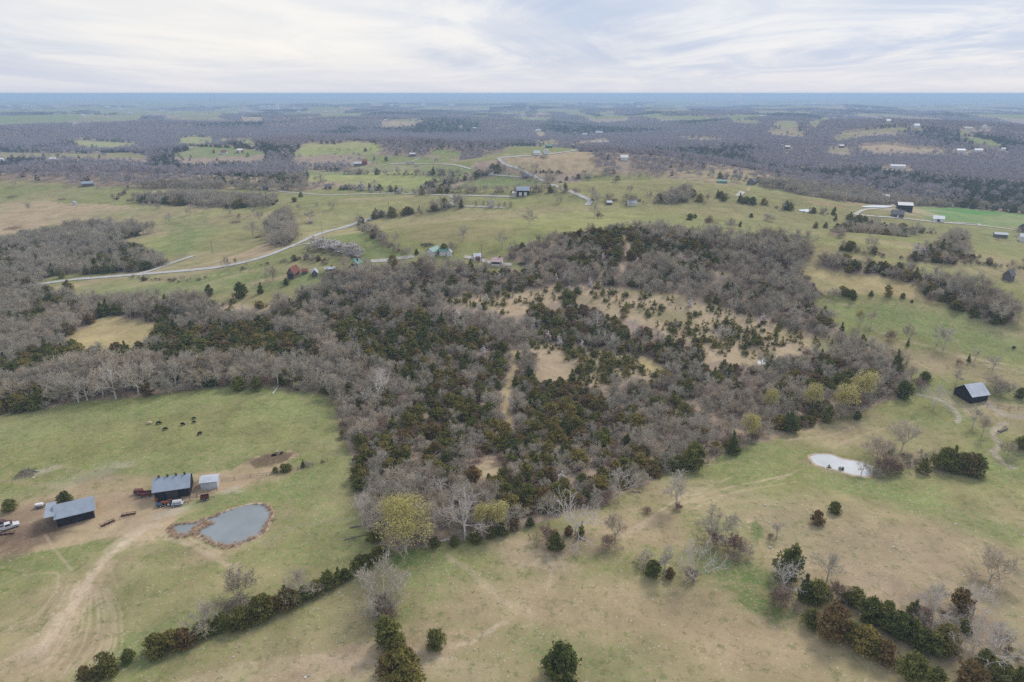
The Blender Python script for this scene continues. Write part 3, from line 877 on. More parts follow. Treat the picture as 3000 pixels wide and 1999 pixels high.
def bank(pts, w_, label):
    s = smooth_line(list(pts) + [pts[0]], 5)[:-1]
    x, y = P(s[:, 0], s[:, 1])
    p = np.stack([x, y], 1)
    tg = np.roll(p, -1, 0) - np.roll(p, 1, 0); tg /= np.linalg.norm(tg, axis=1)[:, None] + 1e-9
    nn = np.stack([-tg[:, 1], tg[:, 0]], 1)
    area = np.sum(p[:, 0] * np.roll(p[:, 1], -1) - np.roll(p[:, 0], -1) * p[:, 1])
    nn *= -1 if area > 0 else 1
    q = np.random.default_rng(3)
    o1 = p - nn * .25; o2 = p + nn * (w_ * (.55 + .9 * fbm(p[:, 0] / 3, p[:, 1] / 3, 12, 2)))[:, None]
    k = len(p)
    V = [(a, b, c + .13) for (a, b), c in zip(o1, ground_z(o1[:, 0], o1[:, 1]))] + [(a, b, c - .06) for (a, b), c in zip(o2, ground_z(o2[:, 0], o2[:, 1]))]
    F = [(i, (i + 1) % k, k + (i + 1) % k, k + i) for i in range(k)]
    o = mesh_obj('pond_bank', V, F, simple('trodden_pale_mud', (.46, .36, .26), .9, namp=.3, nscale=.9), None, True)
    return tag(o, label, None, None, 'structure')


bank(POND_A, 1.1, 'trampled pale bank round the grey pond')
bank(POND_B, 1.0, 'trampled brown bank round the bright pond')
water('pond_water', POND_A, M_pond, 'grey pond with a reedy arm below the black barn')
water('pond_water', POND_B, M_silt_sky, 'bright pond in the stony pasture beside the dark cedars')
water('pond_water', [(2219, 1062), (2225, 1054), (2240, 1052), (2258, 1055), (2257, 1064), (2235, 1068), (2222, 1072)], M_silt_sky, 'small pond in the wood below the scrubby clearing')
water('pond_water', [(216, 380), (225, 375), (245, 374), (266, 375), (266, 379), (250, 382), (222, 382)], M_farw, 'white lake among the blue woods', .5)
water('pond_water', [(2525, 605), (2560, 603), (2606, 604), (2606, 607), (2570, 609), (2530, 608)], M_farw, 'pale pond next to the yellow cabin', .4)
water('pond_water', [(2340, 616), (2370, 614), (2390, 618), (2375, 623), (2345, 620)], M_farw, 'small pale pond under the hedge of cedars', .4)

# ------------------------------------------------------------------ roads and lanes
def strip(name, pts, hw, mt, label, n=10, lift=.07):
    lw = line_world(pts, n)
    tg = np.gradient(lw, axis=0); tg /= np.linalg.norm(tg, axis=1)[:, None] + 1e-9
    nn = np.stack([-tg[:, 1], tg[:, 0]], 1)
    vs = []; fs = []
    for s in (-1, -.35, .35, 1):
        p = lw + nn * hw * s
        z = ground_z(p[:, 0], p[:, 1]) + lift + np.hypot(p[:, 0], p[:, 1]) * .00035
        vs.append(np.stack([p[:, 0], p[:, 1], z], 1))
    k = len(lw)
    V = np.concatenate(vs)
    for s in range(3):
        for i in range(k - 1):
            fs.append((s * k + i, s * k + i + 1, (s + 1) * k + i + 1, (s + 1) * k + i))
    o = mesh_obj(name, V, fs, mt, None, True)
    return tag(o, label, None, None, 'structure')


M_road = simple('worn_pale_asphalt', (.46, .445, .42), .9, namp=.15, nscale=.3)
M_lane = simple('limestone_gravel', (.48, .45, .40), .95, namp=.2, nscale=.4)
strip('road', [(-300, 905), (-100, 872), (0, 854), (94, 837), (214, 820), (278, 815), (402, 805), (513, 796), (641, 783), (726, 766), (790, 747), (855, 721), (940, 685),
               (1000, 669), (1043, 656), (1085, 642), (1120, 630), (1141, 623)], 3.0, M_road, 'pale country road curving up between pastures')
strip('farm_lane', [(402, 805), (430, 797), (453, 790), (510, 769), (568, 750)], 2.6, M_road, 'short pale spur leaving the country road')
strip('farm_lane', [(799, 557), (830, 563), (876, 566), (930, 571), (1000, 571), (1080, 569), (1158, 567), (1240, 570), (1320, 573), (1400, 574), (1513, 577)], 1.6, M_lane, 'long gravel lane through the middle pastures')
strip('farm_lane', [(1320, 575), (1328, 585), (1323, 595), (1338, 603), (1427, 607), (1480, 610)], 1.5, M_lane, 'winding gravel drive off the long lane')
strip('road', [(1769, 409), (1730, 428), (1688, 440), (1650, 447), (1590, 454), (1513, 459), (1470, 463), (1463, 467), (1478, 482), (1510, 492), (1555, 513), (1590, 530), (1641, 551),
               (1684, 567), (1709, 578), (1728, 589), (1720, 602)], 2.5, M_road, 'far road winding down past the tan hill')
strip('farm_lane', [(1141, 481), (1192, 476), (1220, 468), (1233, 459)], 1.7, M_lane, 'gravel track rising to a shed on a green hill')
strip('farm_lane', [(1141, 481), (1220, 481), (1299, 482), (1342, 486), (1380, 496)], 1.7, M_lane, 'gravel lane crossing the far green field')
strip('farm_lane', [(3100, 690), (2974, 674), (2868, 661), (2780, 654), (2701, 647), (2640, 640), (2560, 634), (2504, 629)], 2.2, M_lane, 'straight gravel lane below the bright green field')
strip('farm_lane', [(2504, 629), (2530, 616), (2568, 612), (2607, 607), (2618, 600), (2625, 595)], 1.7, M_lane, 'curved gravel drive up to the yellow cabin')
strip('farm_lane', [(2735, 652), (2800, 653), (2860, 656), (2872, 661)], 1.4, M_lane, 'thin loop of gravel near the white shed')
strip('farm_lane', [(1085, 766), (1130, 763), (1171, 758), (1214, 751)], 2.0, M_lane, 'drive beside the teal roofed house')
strip('farm_lane', [(1360, 752), (1400, 760), (1440, 770), (1500, 777)], 1.7, M_lane, 'yard drive by the low pink roofed house')
strip('farm_lane', [(820, 520), (832, 530), (840, 540), (850, 545)], 2.0, M_lane, 'gravel track bending through brushy ground')
strip('farm_lane', [(1436, 513), (1480, 516), (1530, 520), (1550, 524)], 1.5, M_lane, 'drive to the white farm buildings')
strip('farm_lane', [(2160, 576), (2170, 568), (2176, 562)], 2.4, M_lane, 'short pale drive between cedar clumps')
strip('farm_lane', [(850, 725), (905, 714), (950, 722), (1000, 735)], 1.4, M_lane, 'drive lined with white flowering trees')

# ------------------------------------------------------------------ leaf and wood materials
M_ced = [simple('dark_green_cedar_sprays', (.150, .172, .048), .9, spec=.08, vary=.22, nscale=.7, namp=.35, col2=(.19, .185, .05), trans=.3),
         simple('olive_cedar_sprays', (.205, .195, .052), .9, spec=.08, vary=.25, nscale=.7, namp=.3, col2=(.26, .205, .06), trans=.3),
         simple('rusty_cedar_sprays', (.29, .19, .08), .9, spec=.08, vary=.25, nscale=.7, namp=.3, col2=(.15, .12, .042), trans=.3)]
M_bark = simple('grey_brown_bark', (.46, .42, .345), .95, vary=.2)
M_twig = [simple('grey_twigs', (.53, .475, .375), .95, vary=.2, col2=(.45, .40, .315)),
          simple('brown_twigs', (.43, .35, .25), .95, vary=.2, col2=(.50, .42, .315))]
M_white = simple('white_sycamore_bark', (.66, .61, .55), .8, vary=.10, nscale=1.2, namp=.28)
M_wtwig = simple('pale_sycamore_twigs', (.56, .50, .45), .9, vary=.12)
M_pale = simple('pale_grey_bark', (.52, .48, .43), .9, vary=.1)
M_wil = simple('yellow_green_willow_leaves', (.56, .49, .18), .85, vary=.10, nscale=.6, namp=.25, col2=(.50, .45, .19), trans=.3)
M_blos = simple('white_blossom', (.66, .60, .56), .9, vary=.10, nscale=1.0, namp=.15)
M_pink = simple('pinkish_buds', (.42, .30, .28), .9, vary=.1)
M_farT = [simple('far_grey_crowns', (.42, .375, .38), .95, vary=.28, col2=(.32, .285, .30)), simple('far_evergreen_crowns', (.07, .088, .045), .95, vary=.3, col2=(.095, .095, .05))]
M_brush = simple('dead_brush', (.32, .22, .16), .95, vary=.2)
M_reed = simple('tan_cattails', (.70, .54, .40), .95, vary=.2, trans=.4)

# ------------------------------------------------------------------ tree templates
def unit(v):
    return v / (np.linalg.norm(v, axis=-1, keepdims=True) + 1e-9)


def sprays(c, d, s, g, wide=.38, face=None, share=.7):
    """One leafy triangle per row: from centre c along d; a share of them lies flat to the crown's surface, facing out."""
    side = unit(np.cross(d, g.normal(size=c.shape)))
    if face is not None:
        n_ = unit(face + g.normal(size=c.shape) * .35)
        t_ = unit(np.cross(n_, g.normal(size=c.shape)))
        lay = (g.random(len(c)) < share)[:, None]
        side = np.where(lay, np.cross(n_, t_), side)
        d = np.where(lay, t_, d)
    s = s[:, None]
    return np.stack([c - side * s * wide - d * s * .35, c + side * s * wide - d * s * .35, c + d * s * .75], 1).reshape(-1, 3)


def cedar_crown(seed, H, rad, shape, n, size=.62):
    """Leafy sprays gathered on uneven boughs, so that the outline is ragged and gaps show."""
    g = np.random.default_rng(seed)

    def prof(t):
        if shape == 'cone':
            return (1 - t) ** .85 * np.minimum(1, (t + .05) * 6) ** .5
        if shape == 'round':
            return np.sqrt(np.clip(1 - (1.9 * t - .85) ** 2, 0, 1)) * (1 - .25 * t)
        return (1 - t ** 2.2) ** .8 * np.minimum(1, (t + .07) * 5) ** .6
    nb = max(10, n // 42)
    bt = g.beta(1.2, 1.45, nb * 3)
    bt = bt[g.random(nb * 3) < prof(bt) + .12][:nb]
    nb = len(bt)
    ba = g.random(nb) * 2 * math.pi
    bl = g.uniform(.78, 1.30, nb)
    k = n
    w = g.integers(0, nb, k)
    loose = g.random(k) < .22
    f = g.random(k) ** .6
    t = np.where(loose, g.beta(1.25, 1.5, k), bt[w] + g.normal(size=k) * .045 * (1.3 - f) + .07 * f)
    a = np.where(loose, g.random(k) * 2 * math.pi, ba[w] + g.normal(size=k) * .30)
    t = np.clip(t, 0.01, 1.06)
    p = prof(np.clip(t, 0, .99)) + .05
    rr = rad * p * np.where(loose, .25 + .6 * g.random(k), bl[w] * (.25 + .85 * f))
    lean = g.normal(size=2) * .05 * H
    c = np.stack([rr * np.cos(a) + lean[0] * t, rr * np.sin(a) + lean[1] * t, H * (.03 + .95 * t)], 1) + g.normal(size=(k, 3)) * .10
    d = unit(np.stack([np.cos(a) * .7, np.sin(a) * .7, np.full(k, .6)], 1) + g.normal(size=(k, 3)) * .45)
    face = unit(np.stack([np.cos(a) * .6, np.sin(a) * .6, np.full(k, .55) + .5 * t], 1))
    return sprays(c, d, size * (.55 + .8 * g.random(k)), g, .40, face)


def branch_tris(segs, sides=3):
    """Tapered prisms for rows (p0, p1, r0, r1)."""
    s = np.array([[*a, *b, r0, r1] for a, b, r0, r1 in segs])
    p0, p1, r0, r1 = s[:, 0:3], s[:, 3:6], s[:, 6], s[:, 7]
    d = unit(p1 - p0)
    ref = np.where(abs(d[:, 2:3]) > .9, np.array([[1.0, 0, 0]]), np.array([[0, 0, 1.0]]))
    u = unit(np.cross(d, ref)); w = np.cross(d, u)
    out = []
    ring = lambda p, r, k: p + (u * math.cos(2 * math.pi * k / sides) + w * math.sin(2 * math.pi * k / sides)) * r[:, None]
    for k in range(sides):
        a0, a1, b0, b1 = ring(p0, r0, k), ring(p0, r0, k + 1), ring(p1, r1, k), ring(p1, r1, k + 1)
        out.append(np.stack([a0, a1, b1, a0, b1, b0], 1))
    return np.concatenate(out, 1).reshape(-1, 3)


def bare(seed, H, spread, trunk=.32, nl=7, lean=.75, twist=.22, twigs=6, tw=.045, tl=1.5, rb=None, stems=1, sub=2, rmin=.04):
    g = np.random.default_rng(seed)
    tr, br, tg = [], [], []
    up = np.array([0, 0, 1.0])

    def grow(p, d, Lh, r, lev):
        ns = (5, 3, 2)[min(lev, 2)]
        for i in range(ns):
            d = unit(d + g.normal(size=3) * twist + up * .10)
            q = p + d * Lh / ns
            r2 = r * (.80 if i < ns - 1 else .55)
            br.append((p, q, max(r, rmin), max(r2, rmin * .8)))
            if lev < 1 + (sub > 2):
                for _ in range(sub if i else (1 if lev else 0)):
                    x = unit(np.cross(d, g.normal(size=3)))
                    grow(q, unit(d * .75 + x * (.6 + .5 * g.random())), Lh * (.62 - .08 * i) * (.8 + .4 * g.random()), r2 * .62, lev + 1)
            else:
                for _ in range(twigs):
                    f = g.random(); x = unit(np.cross(d, g.normal(size=3)))
                    dd = unit(d * .55 + x * (.5 + .6 * g.random()) + up * .25)
                    l_ = tl * (.5 + .8 * g.random())
                    b0 = p + (q - p) * f
                    tg.append((b0, dd, l_))
                    for _k in range(2):
                        d3 = unit(dd + g.normal(size=3) * .5)
                        tg.append((b0 + dd * l_ * (.3 + .4 * g.random()), d3, l_ * .6))
            p, r = q, r2
    p = np.zeros(3); d = unit(up + g.normal(size=3) * .05)
    r = rb or H * .024
    nt_ = 4
    Ht = H * trunk
    for i in range(nt_):
        d = unit(d + g.normal(size=3) * .06 + up * .1)
        q = p + d * Ht / nt_
        tr.append((p, q, r, r * .9))
        p, r = q, r * .9
    a0 = g.random() * 6.28
    for j in range(nl):                       # limbs fan out from the upper trunk into a dome
        f = j / max(1, nl - 1)
        th = R(8 + (lean * 70 - 8) * f ** .8 + g.normal() * 6)
        az = a0 + j * 2.4 + g.normal() * .3
        x = np.array([math.cos(az), math.sin(az), 0])
        ll = H * (1 - trunk) * (.72 - .12 * f) * (.85 + .3 * g.random()) * (spread / .5 * f + (1 - f))
        st = p - d * Ht * .45 * f * g.random()
        grow(st, unit(x * math.sin(th) + up * math.cos(th)), ll, r * (.62 - .15 * f), 0)
    Tr = branch_tris(tr, 6); Br = branch_tris(br, 3)
    b0 = np.array([a for a, _, _ in tg]); dd = np.array([a for _, a, _ in tg]); l_ = np.array([a for _, _, a in tg])[:, None]
    side = unit(np.cross(dd, g.normal(size=dd.shape)))
    Tg = np.stack([b0 - side * tw, b0 + side * tw, b0 + dd * l_], 1).reshape(-1, 3)
    top = max(Br[:, 2].max(), Tg[:, 2].max())
    k = H / top
    return Tr * k, Br * k, Tg * k


def crown_mesh(name, parts):
    """Several triangle arrays with a material each, in one mesh."""
    V = np.concatenate([p[0] for p in parts])
    me = tri_mesh(name, V, None)
    idx = []
    for i, (v, mt) in enumerate(parts):
        me.materials.append(mt)
        idx += [i] * (len(v) // 3)
    me.polygons.foreach_set('material_index', np.array(idx, np.int32))
    return me


def trunk_mesh(H, r, mt=None):
    mb = MB()
    mb.tube((0, 0, -.3), (0, 0, H * .45), r, r * .6, 7)
    mb.tube((0, 0, H * .45), (.05, .03, H * .9), r * .6, r * .15, 5)
    me = bpy.data.meshes.new('trunk')
    me.from_pydata(mb.v, [], mb.f)
    me.materials.append(mt or M_bark)
    return me


TPL = {}      # kind -> list of (height, [(part, mesh), ...], tint word)
TPL['cedar'] = []
for i, (H, rad, shp, n, tint) in enumerate(((7.0, 3.1, 'egg', 1700, 0), (8.5, 2.9, 'cone', 1700, 0), (6.6, 3.4, 'round', 1800, 0), (7.5, 3.3, 'egg', 1700, 1), (7.0, 2.9, 'egg', 1500, 1),
                                            (7.0, 3.5, 'round', 1800, 1), (7.2, 3.1, 'egg', 1600, 2), (9.0, 2.0, 'egg', 1300, 0), (6.2, 2.9, 'round', 1500, 2))):
    V = cedar_crown(100 + i, H, rad, shp, n)
    TPL['cedar'].append((H, [('trunk', trunk_mesh(H, .16)), ('crown', tri_mesh('crown', V, M_ced[tint]))], ('dark green', 'olive', 'rusty')[tint], shp))
TPL['bare'] = []
for i, (H, sp, tr, nl, ln, tw, mt) in enumerate(((14, .55, .28, 9, .95, 4, 0), (12, .60, .22, 9, 1.0, 4, 0), (15, .45, .34, 8, .8, 4, 0), (11, .58, .2, 9, 1.0, 4, 1), (13, .48, .30, 8, .85, 4, 1), (9, .66, .15, 9, 1.05, 4, 1))):
    a, b_, c_ = bare(200 + i, H, sp, tr, nl, ln, twigs=tw, tw=.042, tl=1.35, rmin=.05)
    TPL['bare'].append((H, [('trunk', tri_mesh('trunk', a, M_bark)), ('crown', crown_mesh('crown', [(b_, M_bark), (c_, M_twig[mt])]))], ('grey', 'brown')[mt], ''))
TPL['slim'] = []
for i in range(2):
    a, b_, c_ = bare(260 + i, 11, .30, .40, 6, .55, twigs=3, tw=.035, tl=1.1, rmin=.05)
    TPL['slim'].append((11, [('trunk', tri_mesh('trunk', a, M_pale)), ('crown', crown_mesh('crown', [(b_, M_pale), (c_, M_twig[0])]))], 'grey', ''))
TPL['syc'] = []
for i, (H, sp, tr, nl) in enumerate(((14, .62, .24, 8), (12, .66, .14, 8), (16, .52, .32, 8))):
    a, b_, c_ = bare(300 + i, H, sp, tr, nl, 1.0, twist=.27, twigs=3, tw=.03, tl=1.3, rb=H * .025, rmin=.05)
    TPL['syc'].append((H, [('trunk', tri_mesh('trunk', a, M_white)), ('crown', crown_mesh('crown', [(b_, M_white), (c_, M_wtwig)]))], 'white', ''))
TPL['bush'] = []
for i, mt in enumerate((M_twig[0], M_brush)):
    a, b_, c_ = bare(330 + i, 4.5, .80, .06, 11, 1.15, twigs=5, tw=.035, tl=.7, rb=.10, rmin=.025)
    TPL['bush'].append((4.5, [('trunk', tri_mesh('trunk', a, M_bark)), ('crown', crown_mesh('crown', [(b_, M_bark), (c_, mt)]))], ('grey', 'brown')[i], ''))


def lobed(seed, H, rad, n, size, nlobes, droop=.0, low=.25):
    g = np.random.default_rng(seed)
    V = []
    for k in range(nlobes):
        a = g.random() * 6.283; q = math.sqrt(g.random()) * .72
        h = low + (1 - low) * (.35 + .5 * g.random()) * math.sqrt(max(0, 1 - (q * .9) ** 2))
        c0 = np.array([rad * q * math.cos(a), rad * q * math.sin(a), H * h])
        s = rad * (.30 + .22 * g.random())
        m_ = n // nlobes
        w = unit(g.normal(size=(m_, 3)))
        w[:, 2] = np.where(w[:, 2] < -.35, -w[:, 2] * .7, w[:, 2])
        c = c0 + w * s * np.array([1, 1, .85]) * (.55 + .45 * g.random((m_, 1)) ** .5)
        c[:, 2] = np.maximum(c[:, 2], H * .06)
        d = unit(w + g.normal(size=w.shape) * .5 + np.array([0, 0, -droop]))
        V.append(sprays(c, d, size * (.6 + .8 * g.random(m_)), g, .38, unit(w + np.array([0, 0, .5])), .6))
    return np.concatenate(V)


TPL['willow'] = []
for i, (H, rad, n) in enumerate(((14, 7.2, 5600), (10, 4.4, 2700))):
    a, b_, c_ = bare(360 + i, H * .9, .6, .2, 8, .95, twigs=2, tw=.035, tl=1.0)
    TPL['willow'].append((H, [('trunk', tri_mesh('trunk', a, M_bark)), ('limbs', crown_mesh('limbs', [(b_, M_bark), (c_, M_twig[0])])), ('crown', tri_mesh('crown', lobed(370 + i, H, rad, n, .34, 34, .5), M_wil))], 'yellow green', ''))
TPL['blossom'] = []
for i, (H, rad, n, shp) in enumerate(((6, 2.8, 1300, 'round'), (4.5, 1.1, 420, 'egg'))):
    TPL['blossom'].append((H, [('trunk', trunk_mesh(H, .13)), ('crown', tri_mesh('crown', cedar_crown(390 + i, H, rad, shp, n, .42 if i == 0 else .34), M_blos))], 'white', shp))
TPL['sapling'] = [(5, [('trunk', trunk_mesh(5, .09)), ('crown', tri_mesh('crown', cedar_crown(396, 5, 1.5, 'egg', 420, .34), M_pink))], 'pinkish', '')]
TPL['young'] = []
for i, (H, rad, shp, tint) in enumerate(((3.0, 1.2, 'egg', 0), (2.2, 1.1, 'round', 0), (3.6, 1.3, 'egg', 1), (2.6, 1.35, 'round', 1))):
    TPL['young'].append((H, [('crown', tri_mesh('crown', cedar_crown(400 + i, H, rad, shp, 260, .42), M_ced[tint]))], ('dark green', 'olive')[tint], shp))
# plain crowns for woods too far off to show branches
FAR = {'bare': [], 'cedar': []}
for i in range(3):
    g = np.random.default_rng(500 + i)
    n = 150
    w = unit(g.normal(size=(n, 3))); w[:, 2] = abs(w[:, 2]) * 1.1 - .15
    c = w * np.array([4.2, 4.2, 6.0]) * (.45 + .55 * g.random((n, 1))) + np.array([0, 0, 6.2])
    FAR['bare'].append(tri_mesh('far_crown', sprays(c, unit(w * .7 + [0, 0, .7]), 1.35 * (.6 + .8 * g.random(n)), g, .20, unit(w * .6 + [0, 0, .7]), .5), M_farT[0]))
for i in range(2):
    V = cedar_crown(520 + i, 8.5, 3.2, ('egg', 'round')[i], 130, 1.5)
    FAR['cedar'].append(tri_mesh('far_crown', V, M_farT[1]))
CLUMP = []
for i in range(3):
    g = np.random.default_rng(540 + i)
    V = []
    for k in range(11):
        n = 22
        o = np.array([g.uniform(-15, 15), g.uniform(-15, 15), 0])
        w = unit(g.normal(size=(n, 3))); w[:, 2] = abs(w[:, 2])
        c = w * np.array([4.6, 4.6, 5.5]) * (.6 + .4 * g.random((n, 1))) + np.array([0, 0, 5.0]) + o
        V.append(sprays(c, unit(w * .6 + [0, 0, .8]), 2.6 * (.6 + .8 * g.random(n)), g, .34, unit(w * .6 + [0, 0, .8]), .6))
    CLUMP.append(tri_mesh('far_clump', np.concatenate(V), M_farT[1 if i == 2 else 0]))

# ------------------------------------------------------------------ scattering the mass of the woods
def scatter(name, label, pts, rot, scl, meshes):
    """All remaining trees of a kind as one object: points that carry the shared template meshes."""
    col = bpy.data.collections.new(name + '_templates')
    for i, me in enumerate(meshes):
        if not isinstance(me, (list, tuple)):
            me = [me]
        if len(me) == 1:
            o = bpy.data.objects.new(name + '_template', me[0])
            col.objects.link(o)
        else:
            vs = []; fs = []; mi = []; mats = []
            n = 0
            for q in me:
                v = np.empty(len(q.vertices) * 3, np.float32); q.vertices.foreach_get('co', v)
                t_ = [tuple(k + n for k in p.vertices) for p in q.polygons]
                mm = np.empty(len(q.polygons), np.int32); q.polygons.foreach_get('material_index', mm)
                mi += list(mm + len(mats)); mats += list(q.materials)
                vs.append(v.reshape(-1, 3)); fs += t_
                n += len(q.vertices)
            j = bpy.data.meshes.new(name + '_template')
            j.from_pydata(np.concatenate(vs).tolist(), [], fs)
            for mt in mats: j.materials.append(mt)
            j.polygons.foreach_set('material_index', np.array(mi, np.int32))
            o = bpy.data.objects.new(name + '_template', j)
            col.objects.link(o)
    me = bpy.data.meshes.new(name)
    k = len(pts)
    me.vertices.add(k); me.vertices.foreach_set('co', np.asarray(pts, np.float32).ravel())
    a = me.attributes.new('turn', 'FLOAT_VECTOR', 'POINT')
    a.data.foreach_set('vector', np.stack([np.zeros(k), np.zeros(k), rot], 1).astype(np.float32).ravel())
    a = me.attributes.new('size', 'FLOAT_VECTOR', 'POINT')
    scl = np.asarray(scl, np.float32)
    a.data.foreach_set('vector', (np.repeat(scl[:, None], 3, 1) if scl.ndim == 1 else scl).ravel())
    a = me.attributes.new('pick', 'INT', 'POINT')
    a.data.foreach_set('value', np.random.default_rng(k).integers(0, len(meshes), k).astype(np.int32))
    o = link(bpy.data.objects.new(name, me))
    ng = bpy.data.node_groups.new(name, 'GeometryNodeTree')
    ng.interface.new_socket('Geometry', in_out='INPUT', socket_type='NodeSocketGeometry')
    ng.interface.new_socket('Geometry', in_out='OUTPUT', socket_type='NodeSocketGeometry')
    n = ng.nodes.new; l = ng.links.new
    gi = n('NodeGroupInput'); go = n('NodeGroupOutput'); ip = n('GeometryNodeInstanceOnPoints'); ci = n('GeometryNodeCollectionInfo')
    ci.inputs['Collection'].default_value = col
    ci.inputs['Separate Children'].default_value = True
    ci.inputs['Reset Children'].default_value = True
    ip.inputs['Pick Instance'].default_value = True
    l(gi.outputs[0], ip.inputs['Points']); l(ci.outputs[0], ip.inputs['Instance'])
    for nm, typ, sock in (('pick', 'INT', 'Instance Index'), ('turn', 'FLOAT_VECTOR', 'Rotation'), ('size', 'FLOAT_VECTOR', 'Scale')):
        q = n('GeometryNodeInputNamedAttribute'); q.data_type = typ; q.inputs['Name'].default_value = nm
        l(q.outputs['Attribute'], ip.inputs[sock])
    l(ip.outputs[0], go.inputs[0])
    md = o.modifiers.new('trees', 'NODES'); md.node_group = ng
    return tag(o, label, None, None, 'stuff')


def jitter_grid(r0, r1, s, az=41.0):
    n = int(r1 * math.sin(R(az)) / s) + 2
    gx, gy = np.meshgrid(np.arange(-n, n), np.arange(int(r0 * math.cos(R(az)) / s), int(r1 / s) + 2))
    x = (gx + rng.uniform(.05, .95, gx.shape)).ravel() * s; y = (gy + rng.uniform(.05, .95, gx.shape)).ravel() * s
    r = np.hypot(x, y)
    k = (r >= r0) & (r < r1) & (abs(np.arctan2(x, y)) < R(az))
    return x[k], y[k]
# ------------------------------------------------------------------ building materials and places
M_black = simple('black_barn_boards', (.026, .027, .033), .8, namp=.4, nscale=.9)
M_metal = simple('grey_blue_metal_roof', (.30, .345, .41), .55, 0, .4, namp=.10, nscale=.5)
M_galv = simple('pale_galvanised_roof', (.52, .55, .60), .5, 0, .4, namp=.14, nscale=.35)
M_redroof = simple('faded_red_roof', (.23, .085, .07), .7, namp=.2, nscale=.4)
M_red = simple('red_painted_boards', (.26, .05, .045), .8, namp=.15, nscale=.6)
M_wht = simple('white_siding', (.72, .71, .69), .7, namp=.06, nscale=.5)
M_tanw = simple('weathered_tan_boards', (.40, .33, .25), .85, namp=.2, nscale=.7)
M_greyw = simple('weathered_grey_boards', (.16, .145, .14), .9, namp=.25, nscale=.7)
M_brick = simple('red_brick', (.25, .10, .08), .85, namp=.15, nscale=1)
M_teal = simple('teal_metal_roof', (.10, .25, .215), .5, 0, .4, namp=.1, nscale=.5)
M_shing = simple('grey_shingles', (.15, .155, .165), .9, namp=.15, nscale=.8)
M_glass = simple('dark_window_glass', (.03, .035, .04), .15, 0, .5)
M_yel = simple('yellow_pine_cladding', (.50, .29, .10), .8, namp=.1, nscale=.8)
M_cream = simple('cream_siding', (.60, .54, .42), .8, namp=.06, nscale=.6)
M_pinkr = simple('faded_pink_roof', (.50, .37, .36), .8, namp=.12, nscale=.5)
M_con = simple('pale_concrete', (.50, .49, .47), .8, namp=.08, nscale=.05)
M_tim = simple('grey_timber', (.22, .19, .16), .9, namp=.2, nscale=2)
M_rub = simple('black_rubber', (.02, .02, .02), .8)
M_wp = simple('white_vehicle_paint', (.68, .68, .68), .35, 0, .5)
M_or = simple('faded_orange_paint', (.30, .085, .035), .5, 0, .4)
M_rp = simple('dull_red_paint', (.14, .045, .038), .55, 0, .4, namp=.2, nscale=2)
M_dk = simple('dark_machinery', (.05, .05, .055), .6, 0, .4)
M_bl = simple('dusty_blue_paint', (.10, .15, .24), .5, 0, .4)


